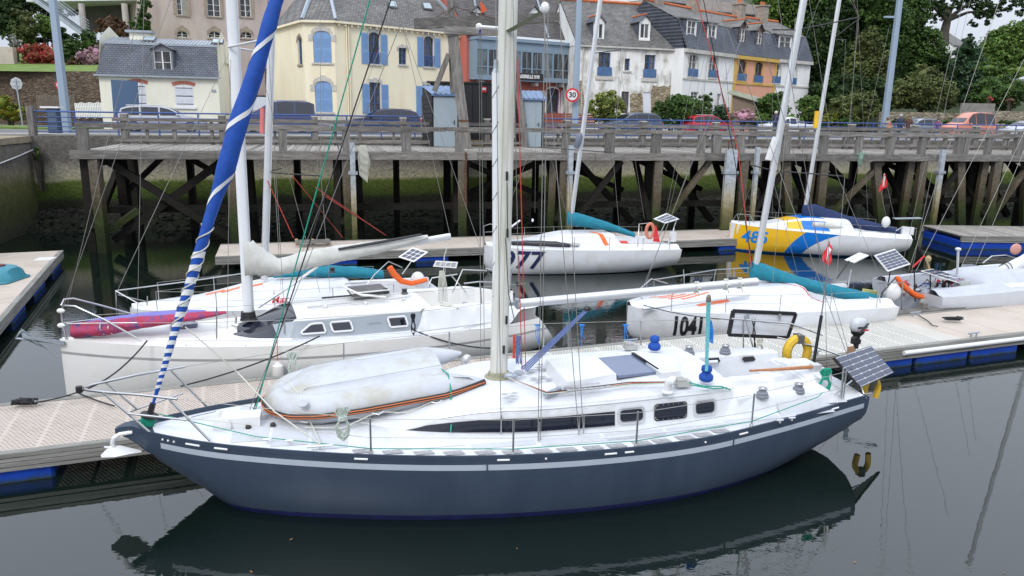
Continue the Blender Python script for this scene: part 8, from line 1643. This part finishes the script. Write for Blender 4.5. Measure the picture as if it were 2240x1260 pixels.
# ---------------------------------------------------------------- cars
tyre = lm('tyre', (.02, .02, .02), rough=.8); rimm = lm('rim', (.4, .4, .41), rough=.3, metal=.8)
def car(lab, x0, x1, Y, paint, L=4.9, H=1.62, face=1, kind='hatch', yaw=None, name='parked_car', cat='car', coat=.6):
    c = COL((x0+x1)/2, Y); t = thing(name, lab, cat, (c.x, c.y, QZ), (WANG if yaw is None else yaw)+(0 if face > 0 else math.pi), group='cars parked along the quay road')
    pm = mat('car_paint', paint, .3, var=.02, coat=coat); w = .93
    prof = {'hatch': [(-.5, .62, .75), (-.485, .95, .98), (-.44, 1.0, 1.42), (-.36, 1.0, 1.56), (-.2, 1, 1.62), (0, 1, 1.6), (.1, 1, 1.48), (.2, 1.0, 1.2), (.27, 1, 1.02), (.4, .96, .93), (.48, .85, .8), (.5, .7, .62)],
            'van': [(-.5, .7, .8), (-.49, 1.0, 1.7), (-.4, 1, 1.85), (-.1, 1, 1.9), (.08, 1, 1.82), (.2, 1, 1.45), (.3, 1, 1.15), (.42, .97, 1.0), (.49, .9, .8), (.5, .7, .6)],
            'pickup': [(-.5, .9, .85), (-.49, 1, 1.0), (-.2, 1, 1.0), (-.18, 1, 1.1), (-.12, 1, 1.55), (0, 1, 1.6), (.1, 1, 1.5), (.2, 1, 1.2), (.26, 1, 1.05), (.42, .96, .95), (.49, .88, .8), (.5, .7, .6)]}[kind]
    k = H/1.62; rings = []
    for (a, ww, zt) in prof:
        zt *= k; belt = min(zt, .98*k); tw = w*ww*(1-.20*max(0, (zt-belt))/.62); x = a*L
        rings.append([Vector((x, -w*ww*.92, .28)), Vector((x, -w*ww, .5)), Vector((x, -w*ww, belt*.82)), Vector((x, -w*ww*.97, belt)), Vector((x, -tw, zt-.05)), Vector((x, -tw*.82, zt)), Vector((x, tw*.82, zt)), Vector((x, tw, zt-.05)), Vector((x, w*ww*.97, belt)), Vector((x, w*ww, belt*.82)), Vector((x, w*ww, .5)), Vector((x, w*ww*.92, .28))])
    b = MB(); b.loft(rings); b.build('body', pm, t, world=False, smooth=True, auto=35)
    def topz(a):
        for i in range(len(prof)-1):
            if prof[i][0] <= a <= prof[i+1][0]: f = (a-prof[i][0])/(prof[i+1][0]-prof[i][0]); return (prof[i][2]*(1-f)+prof[i+1][2]*f)*k
    belt = .99*k
    def sp(a, f, s): zt = topz(a); z = belt+.03+(zt-.13-belt)*f; tw = w*(.97-.17*max(0, z-belt)/.6); return Vector((a*L, s*(tw+.012), z))
    wins = {'hatch': [(-.43, -.24), (-.22, -.03), (-.01, .19)], 'van': [(-.47, -.24), (-.22, 0), (.02, .2)], 'pickup': [(-.11, .02), (.04, .19)]}[kind]
    for s in (-1, 1):
        for a, e in wins:
            pts = [sp(a, 0, s), sp(e, 0, s)]+[sp(e-(e-a)*q/4, 1, s) for q in range(5)]; b = MB(); b.poly(pts if s < 0 else pts[::-1]); b.build('window', M['glassd'], t, world=False)
        for a in (-.31, .32):
            b = MB(); b.lathe((a*L, s*(w-.18), .36), [(.2, .0), (.36, .02), (.36, .2), (.2, .22)], 16, axis=(0, s, 0)); o = b.build('wheel', tyre, t, world=False); b = MB()
            b.lathe((a*L, s*(w+.035), .36), [(.02, 0), (.06, .01), (.24, .0), (.24, .01)], 12, axis=(0, s, 0)); 
            for q in range(5): an = 2*math.pi*q/5; b.beam((a*L, s*(w+.05), .36), (a*L+.23*math.cos(an), s*(w+.05), .36+.23*math.sin(an)), .05, .02)
            b.build('rim', rimm, o, world=False); 
        b = MB(); b.blob((.185*L, s*(w+.1), belt+.08), .1, .1, .08, n=8, k=5); b.build('wing_mirror', pm, t, world=False)
        b = MB(); b.obox((-.492*L, s*w*.78, .85*k), (.05, 0, 0), (0, .14, 0), (0, 0, .1)); b.build('tail_light', M['red'], t, world=False); b = MB(); b.obox((.455*L, s*w*.68, .72*k), (.12, 0, 0), (0, .18, 0), (0, 0, .07)); b.build('headlight', M['skyglass'], t, world=False)
    za = [(a, zt*k) for a, _, zt in prof]
    i1 = next(i for i, p in enumerate(prof) if p[0] >= .1); fa, fb = prof[i1], prof[i1+1]; b = MB(); b.quad((fb[0]*L+.05, -w*.8, fb[2]*k+.02), (fb[0]*L+.05, w*.8, fb[2]*k+.02), (fa[0]*L+.02, w*.68, fa[2]*k+.015), (fa[0]*L+.02, -w*.68, fa[2]*k+.015)); b.build('windscreen', M['glassd'], t, world=False)
    if kind != 'pickup': b = MB(); b.quad((prof[1][0]*L-.02, -w*.78, prof[1][2]*k+.08), (prof[2][0]*L-.03, -w*.68, prof[2][2]*k-.06), (prof[2][0]*L-.03, w*.68, prof[2][2]*k-.06), (prof[1][0]*L-.02, w*.78, prof[1][2]*k+.08)); b.build('rear_window', M['glassd'], t, world=False)
    b = MB(); b.tube([(-.38*L, -.62, topz(-.3)+.03), (.0, -.62, topz(0)+.04)], .02, 5); b.tube([(-.38*L, .62, topz(-.3)+.03), (.0, .62, topz(0)+.04)], .02, 5); b.build('roof_rail', M['steel'], t, world=False)
    return t
car('silver estate car parked before the small cream house', 262, 446, 50.5, (.42, .43, .46), L=5.3, H=1.68, face=1)
car('dark blue people carrier left of the yellow house front', 520, 690, 54, (.02, .03, .11), L=5.1, H=1.85, face=-1, kind='van')
car('navy estate car parked before the yellow house', 752, 922, 58, (.012, .018, .055), L=5.5, H=1.72, face=-1)
car('slate blue off road car beside the variegated bush', 1318, 1445, 62.5, (.05, .07, .11), L=4.9, H=1.75, face=-1)
car('red hatchback parked behind the timber railing', 1500, 1602, 66, (.4, .015, .03), L=4.3, H=1.68, face=1)
car('white pickup truck right of the red hatchback', 1662, 1775, 69, (.66, .67, .68), L=4.9, H=1.65, face=-1, kind='pickup')
car('grey estate car behind the walkers on the quay', 1955, 2058, 73, (.22, .24, .27), L=4.7, H=1.72, face=-1)
car('orange van parked at the right', 2070, 2170, 70, (.5, .17, .10), L=4.6, H=2.0, face=-1, kind='van')
car('pale grey car cut by the right edge of the view', 2185, 2300, 70, (.45, .47, .5), L=4.6, H=1.62, face=-1)
# ---------------------------------------------------------------- people
skinm = lm('skin', (.45, .26, .18), rough=.6); 
def person(lab, x, Y, h, top, legs, hair, face=1, lean=0, stride=.15, armout=.1, headcol=None):
    c = COL(x, Y); base = Vector((c.x, c.y, QZ)); t = thing('person', lab, 'person', tuple(base), 0 if face > 0 else math.pi); s = h/1.75
    J_ = {'pel': (0, 0, .95), 'chest': (0, lean*.5, 1.28), 'neck': (0, lean, 1.46), 'head': (0, lean*1.1+.02, 1.60), 'top': (0, lean*1.1+.02, 1.70)}
    for sd, n_ in ((-1, 'l'), (1, 'r')):
        J_['hip'+n_] = (.09*sd, 0, .9); J_['kn'+n_] = (.1*sd, .08+stride*sd*.5, .5); J_['an'+n_] = (.1*sd, stride*sd-.02, .09); J_['to'+n_] = (.11*sd, stride*sd+.15, .04)
        J_['sh'+n_] = (.18*sd, lean*.9, 1.41); J_['el'+n_] = (.25*sd, lean*.7-.03+stride*sd*-.3, 1.14); J_['wr'+n_] = (.22*sd+armout*sd*.3, lean*.7+.14-stride*sd*.4, .93); J_['ha'+n_] = (.22*sd+armout*sd*.3, lean*.7+.2-stride*sd*.4, .86)
    ed = [('pel', 'chest'), ('chest', 'neck'), ('neck', 'head'), ('head', 'top')]+[e for n_ in 'lr' for e in (('pel', 'hip'+n_), ('hip'+n_, 'kn'+n_), ('kn'+n_, 'an'+n_), ('an'+n_, 'to'+n_), ('chest', 'sh'+n_), ('sh'+n_, 'el'+n_), ('el'+n_, 'wr'+n_), ('wr'+n_, 'ha'+n_))]
    R_ = {'pel': .15, 'chest': .17, 'neck': .06, 'head': .1, 'top': .08, 'hip': .1, 'kn': .065, 'an': .045, 'to': .04, 'sh': .075, 'el': .05, 'wr': .035, 'ha': .04}
    names = list(J_); me = bpy.data.meshes.new('body'); me.from_pydata([tuple(v*s for v in J_[k]) for k in names], [(names.index(a), names.index(c_)) for a, c_ in ed], []); o = bpy.data.objects.new('body', me); sc.collection.objects.link(o)
    md = o.modifiers.new('skin', 'SKIN'); 
    for k, v in zip(names, me.skin_vertices[0].data): r = (R_.get(k) or R_[k[:-1]])*s; v.radius = (r, r*.8 if k in ('chest', 'pel') else r); v.use_root = k == 'pel'
    ms = o.modifiers.new('sub', 'SUBSURF'); ms.levels = ms.render_levels = 1; bpy.context.view_layer.update(); dg = bpy.context.evaluated_depsgraph_get(); m2 = bpy.data.meshes.new_from_object(o.evaluated_get(dg)); bpy.data.objects.remove(o)
    m2.materials.clear(); [m2.materials.append(q) for q in (lm('cloth_%d' % int(1e3*sum(top)), top, rough=.85), lm('legs_%d' % int(1e3*sum(legs)), legs, rough=.85), skinm, M['black'])]
    for p in m2.polygons:
        z = p.center.z/s; xx = abs(p.center.x)/s; p.material_index = 3 if z < .08 else (1 if z < .88 and not (xx > .19 and z > .8) else (2 if z > 1.48 or (xx > .19 and z < .93) else 0)); p.use_smooth = True
    o = bpy.data.objects.new('body', m2); finish(o, t); hc = Vector(J_['head'])*s
    b = MB(); b.blob(hc+Vector((0, -.025*s, .035*s)), .115*s, .12*s, .115*s, n=12, k=8); b.build('hair', lm('hair_%d' % int(1e3*sum(hair)), hair, rough=.9), t, world=False, smooth=True)
    b = MB(); b.blob(hc+Vector((0, .11*s, -.01*s)), .012*s, .02*s, .02*s, n=6, k=4); b.build('nose', skinm, t, world=False)
    for e in (-1, 1): b = MB(); b.blob(hc+Vector((.035*e*s, .095*s, .02*s)), .012*s, .008*s, .008*s, n=6, k=4); b.build('eye', M['black'], t, world=False)
    return t
person('grey haired walker in a dark blue jacket on the quay', 1970, 58, 2.0, (.03, .04, .075), (.05, .07, .13), (.35, .35, .35), face=1)
person('walker in a brown jacket beside the dark blue one', 1988, 57.5, 1.95, (.10, .05, .035), (.15, .17, .22), (.12, .08, .05), face=-1, lean=.06)
person('stooping walker in a beige coat left of the pair', 1944, 58, 1.75, (.25, .22, .16), (.08, .12, .2), (.16, .09, .05), face=1, lean=.12)
person('small child with a red hat beside the beige coat', 1948, 56.5, 1.35, (.4, .2, .12), (.05, .1, .2), (.6, .05, .05), face=-1)
person('person with dark hair in a purple top near the orange van', 2053, 62, 1.75, (.16, .05, .12), (.1, .1, .12), (.07, .035, .03), face=-1)
person('cyclist like figure in a red and dark top before the white pickup', 1697, 63, 2.1, (.03, .03, .06), (.04, .04, .05), (.5, .45, .4), face=1)
# ---------------------------------------------------------------- plants
bush('variegated yellow green shrub between the lamp post and the scarred house', [(1290, 1365, 195, 275), (1275, 1300, 205, 260)], 66, 3000, .13, 'varieg')
bush('large dark green laurel bush before the scarred white house', [(1428, 1560, 210, 285), (1455, 1520, 203, 245), (1530, 1560, 200, 230)], 68, 6500, .15, 'mid')
bush('rounded blue green bush in front of the white terrace house', [(1535, 1600, 228, 285)], 69, 2200, .13, 'blue')
bush('low bush with pink hydrangea heads by the lean to shed', [(1595, 1655, 238, 270)], 70, 1500, .13, 'pink')
bush('green shrub covering the foot of the last white house', [(1648, 1730, 205, 262), (1690, 1730, 196, 240)], 73, 4000, .15, 'mid'); bush('bright low hedge behind the white pickup', [(1620, 1700, 248, 280), (1690, 1760, 245, 275)], 72, 2600, .13, 'light')
bush('yellow green bush at the corner of the last white house', [(1745, 1800, 205, 265)], 76, 2200, .16, 'light')
bush('pale leafed shrub mass left of the right lamp post', [(1805, 1925, 205, 275), (1850, 1925, 195, 240), (1800, 1850, 215, 280)], 75, 6500, .17, 'olive'); bush('small golden bush below the pale shrub mass', [(1802, 1832, 246, 275)], 71, 900, .12, 'yellow'); bush('low green bush behind the railing, right of the golden one', [(1832, 1880, 255, 280)], 71, 900, .13, 'mid')
bush('feathery olive tree with drooping branches right of the lamp post', [(1950, 2085, 165, 245), (1990, 2060, 140, 190), (1945, 1985, 190, 245), (2060, 2100, 190, 240)], 82, 9000, .17, 'olive', cat='tree', name='tree', trunk=True)
hedge = [(1940, 2240, 262, 272)]; bush('low clipped hedge along the foot of the stone wall at the right', [(1940, 2020, 258, 275), (2020, 2100, 258, 275), (2100, 2180, 260, 276), (2180, 2250, 260, 276)], 77, 3000, .12, 'mid', cat='hedge', name='hedge', dy=.5)
def tree(label, rects, Y, n, size, leaf, tx=None, group='trees on the wooded hillside', name='tree', ncl=None):
    t = bush(label, rects, Y, n, size, leaf, group=group, cat='tree', name=name, trunk=True, ncl=ncl); bl = pxblob(*rects[0], Y); x = tx or bl[0]; b = MB(); z0 = hillz(x, Y)-1
    b.tube([(x, Y, z0), (x+.2, Y, (z0+bl[2])/2), (x, Y, bl[2])], [.45, .38, .2], 8); b.build('trunk', bark, t); return t
tree('dark tree rising right behind the last white house', [(1740, 1830, 30, 200), (1760, 1840, 120, 240)], 92, 9000, .22, 'dark')
tree('bright green tree crown behind the terrace chimneys', [(1640, 1740, -30, 60), (1690, 1770, -10, 90)], 104, 9000, .24, 'light'); tree('mid green tree above the terrace at the top of the view', [(1720, 1850, -60, 60), (1780, 1850, 10, 110)], 104, 9000, .24, 'mid')
tree('tall dark tree between the two leaning masts', [(1820, 1920, -40, 120), (1810, 1900, 90, 230)], 96, 13000, .22, 'dark'); tree('dark tree behind the right lamp post', [(1890, 1990, 0, 160), (1870, 1960, -60, 60)], 94, 12000, .22, 'mid')
tree('tree with yellow green branches low between the masts', [(1850, 1945, 100, 200), (1870, 1930, 60, 140)], 88, 6000, .2, 'olive'); tree('shadowy bush filling the wood floor above the pale shrubs', [(1770, 1900, 160, 240), (1860, 1990, 170, 250)], 86, 7000, .2, 'dark')
tree('dense green tree right of the lamp post below the sky gap', [(1965, 2060, 60, 200), (1940, 2030, -20, 90)], 100, 11000, .23, 'mid'); tree('pointed dark evergreen under the sky gap', [(2070, 2150, 95, 250), (2095, 2135, 68, 130)], 96, 7000, .2, 'blue')
tree('second dark evergreen left of the pointed one', [(2020, 2085, 110, 230), (2035, 2075, 92, 140)], 100, 5000, .2, 'dark'); tree('light green tree at the right edge of the sky gap', [(2150, 2250, 60, 150), (2130, 2200, 90, 170), (2190, 2260, 45, 120)], 98, 8500, .23, 'light')
bush('tall clipped hedge with rounded top at the right edge', [(2130, 2200, 135, 165), (2190, 2260, 138, 170)], 90, 3500, .18, 'light', cat='hedge', name='hedge'); bush('dark rambling shrub below the tall clipped hedge', [(2150, 2250, 165, 240), (2120, 2180, 160, 235)], 86, 5000, .17, 'mid'); bush('bright green shrub beside the evergreen with a red bloom', [(2130, 2185, 170, 250)], 84, 2600, .16, 'mid')
bush('small red flowering plant by the gate wall', [(2158, 2172, 210, 222)], 82, 160, .12, 'red'); bush('rust coloured flowering plant right of the gate wall', [(2195, 2225, 212, 226)], 82, 300, .12, 'brown')
for k, (x0, x1, y0, y1) in enumerate(((1660, 1760, 60, 210), (2090, 2240, 100, 180), (1700, 1850, 100, 230), (1900, 2060, 120, 240))): tree('dim green tree deep in the wood, %s from the left' % ('first', 'fourth', 'second', 'third')[k], [(x0, x1, y0, y1)], 108 if k != 1 else 106, 5000, .26, 'dark')
# the big spreading tree against the sky
Yt = 112; bt = thing('tree', 'large dark spreading tree with a bare trunk against the sky', 'tree', tuple(PY(2063, 95, Yt)))
b = MB(); b.tube([PY(2063, 100, Yt), PY(2066, 70, Yt), PY(2072, 45, Yt), PY(2076, 15, Yt)], [.75, .6, .5, .3], 10)
for x, y in ((2020, 5), (2035, -10), (2110, 20), (2140, 0), (2100, -20), (2055, -15), (2160, 22)): b.tube([PY(2072, 45, Yt), PY((2072+x)/2, (45+y)/2-6, Yt), PY(x, y, Yt)], [.32, .2, .08], 6)
b.build('trunk', bark, bt, smooth=True)
foliage('crown', [pxblob(*r, Yt, 3.5) for r in ((1990, 2060, -30, 20), (2010, 2080, -10, 38), (2060, 2130, -20, 22), (2100, 2170, -10, 42), (2140, 2210, -15, 35), (2180, 2250, 0, 38), (2020, 2200, -60, 0), (2030, 2065, 25, 50), (2130, 2165, 30, 58))], 7500, .24, LF['dark'], bt, ncl=22, core=False)
# garden at the left
tree('dark tree behind the white platform at the upper left', [(-40, 80, -60, 50), (60, 180, -50, 40)], 96, 8000, .22, 'dark'); tree('dense tree behind the platform columns', [(180, 340, -50, 60)], 97, 7000, .22, 'mid')
bush('red flowering azalea mass below the garden bushes at the left', [(45, 110, 95, 150), (85, 128, 92, 145)], 66.5, 3600, .11, 'red'); bush('pink flowering shrub near the small cream house', [(170, 228, 108, 152), (195, 225, 98, 130)], 66, 2600, .11, 'pink'); bush('low brownish shrub left of the pink one', [(145, 180, 126, 152)], 65.5, 700, .1, 'brown')
bush('bright round green bush in the middle of the garden', [(168, 212, 68, 118), (135, 175, 85, 130)], 69, 3400, .13, 'mid'); bush('dark red leaved shrub under the platform', [(210, 275, 38, 88), (225, 285, 50, 90)], 73, 3200, .13, 'brown')
bush('yellow green shrub beside the left lamp post', [(75, 118, 32, 85), (100, 130, 40, 75)], 73, 2300, .13, 'light'); bush('dark green shrub at the upper left edge', [(-10, 50, 0, 100), (0, 35, -20, 60)], 72, 4200, .15, 'dark'); bush('olive green rounded shrub in the upper left garden', [(20, 80, 18, 95)], 72, 3000, .14, 'olive'); bush('white hydrangea at the far left of the garden', [(18, 46, 78, 110)], 68, 700, .1, 'white')
bush('green climbing foliage beside the beige building', [(288, 330, 15, 90), (300, 330, -20, 40)], 79, 2600, .14, 'mid'); bush('low green ground shrubs between the azaleas and the round bush', [(105, 170, 105, 152), (215, 240, 85, 130), (25, 60, 130, 150)], 68, 2400, .12, 'mid'); bush('dark shrubs below the steel stair', [(100, 170, 60, 105), (40, 100, 70, 110), (180, 230, 85, 125)], 75, 3000, .14, 'dark')
bush('yellow flowering bush at the far left behind the road', [(-20, 60, 225, 265), (-20, 30, 205, 245)], 56, 2600, .1, 'yellow'); bush('grass tuft and weeds at the foot of the left lamp post', [(125, 150, 292, 302)], 46, 150, .07, 'light')
bush('small green weed on the corner of the quay wall', [(72, 92, 322, 350)], 39.0, 260, .09, 'mid'); bush('green and yellow shrub in the gap left of the yellow house', [(594, 622, 120, 165), (600, 622, 205, 232)], 70, 900, .13, 'light')
wallrun('grey stone wall in the gap left of the yellow house', 585, 71, 640, 71, 150, retw)
b = MB(); c = COL(-20, 52); b.obox((c.x-1, c.y+1.5, QZ+.05), (6.5, 0, 0), (0, 2.2, 0), (0, 0, .06)); b.build('grass_verge', gm_l, kind='structure')

b = MB()
for k in range(34):
    x, y = random.uniform(-7, 14), random.uniform(7.2, 10.5) if k % 2 else random.uniform(18, 30); a = random.uniform(0, 6.3); r = random.uniform(.01, .025)
    b.poly([(x+r*math.cos(a+q)*(1.6 if i % 2 else .7), y+r*math.sin(a+q)*(1.6 if i % 2 else .7), .006) for i, q in enumerate((0, 1.57, 3.14, 4.71))])
b.build('floating_leaves', lm('dead_leaf', (.2, .1, .04), rough=.8, var=.4), label='tiny brown leaves floating scattered on the harbour water', cat='leaves', kind='stuff')
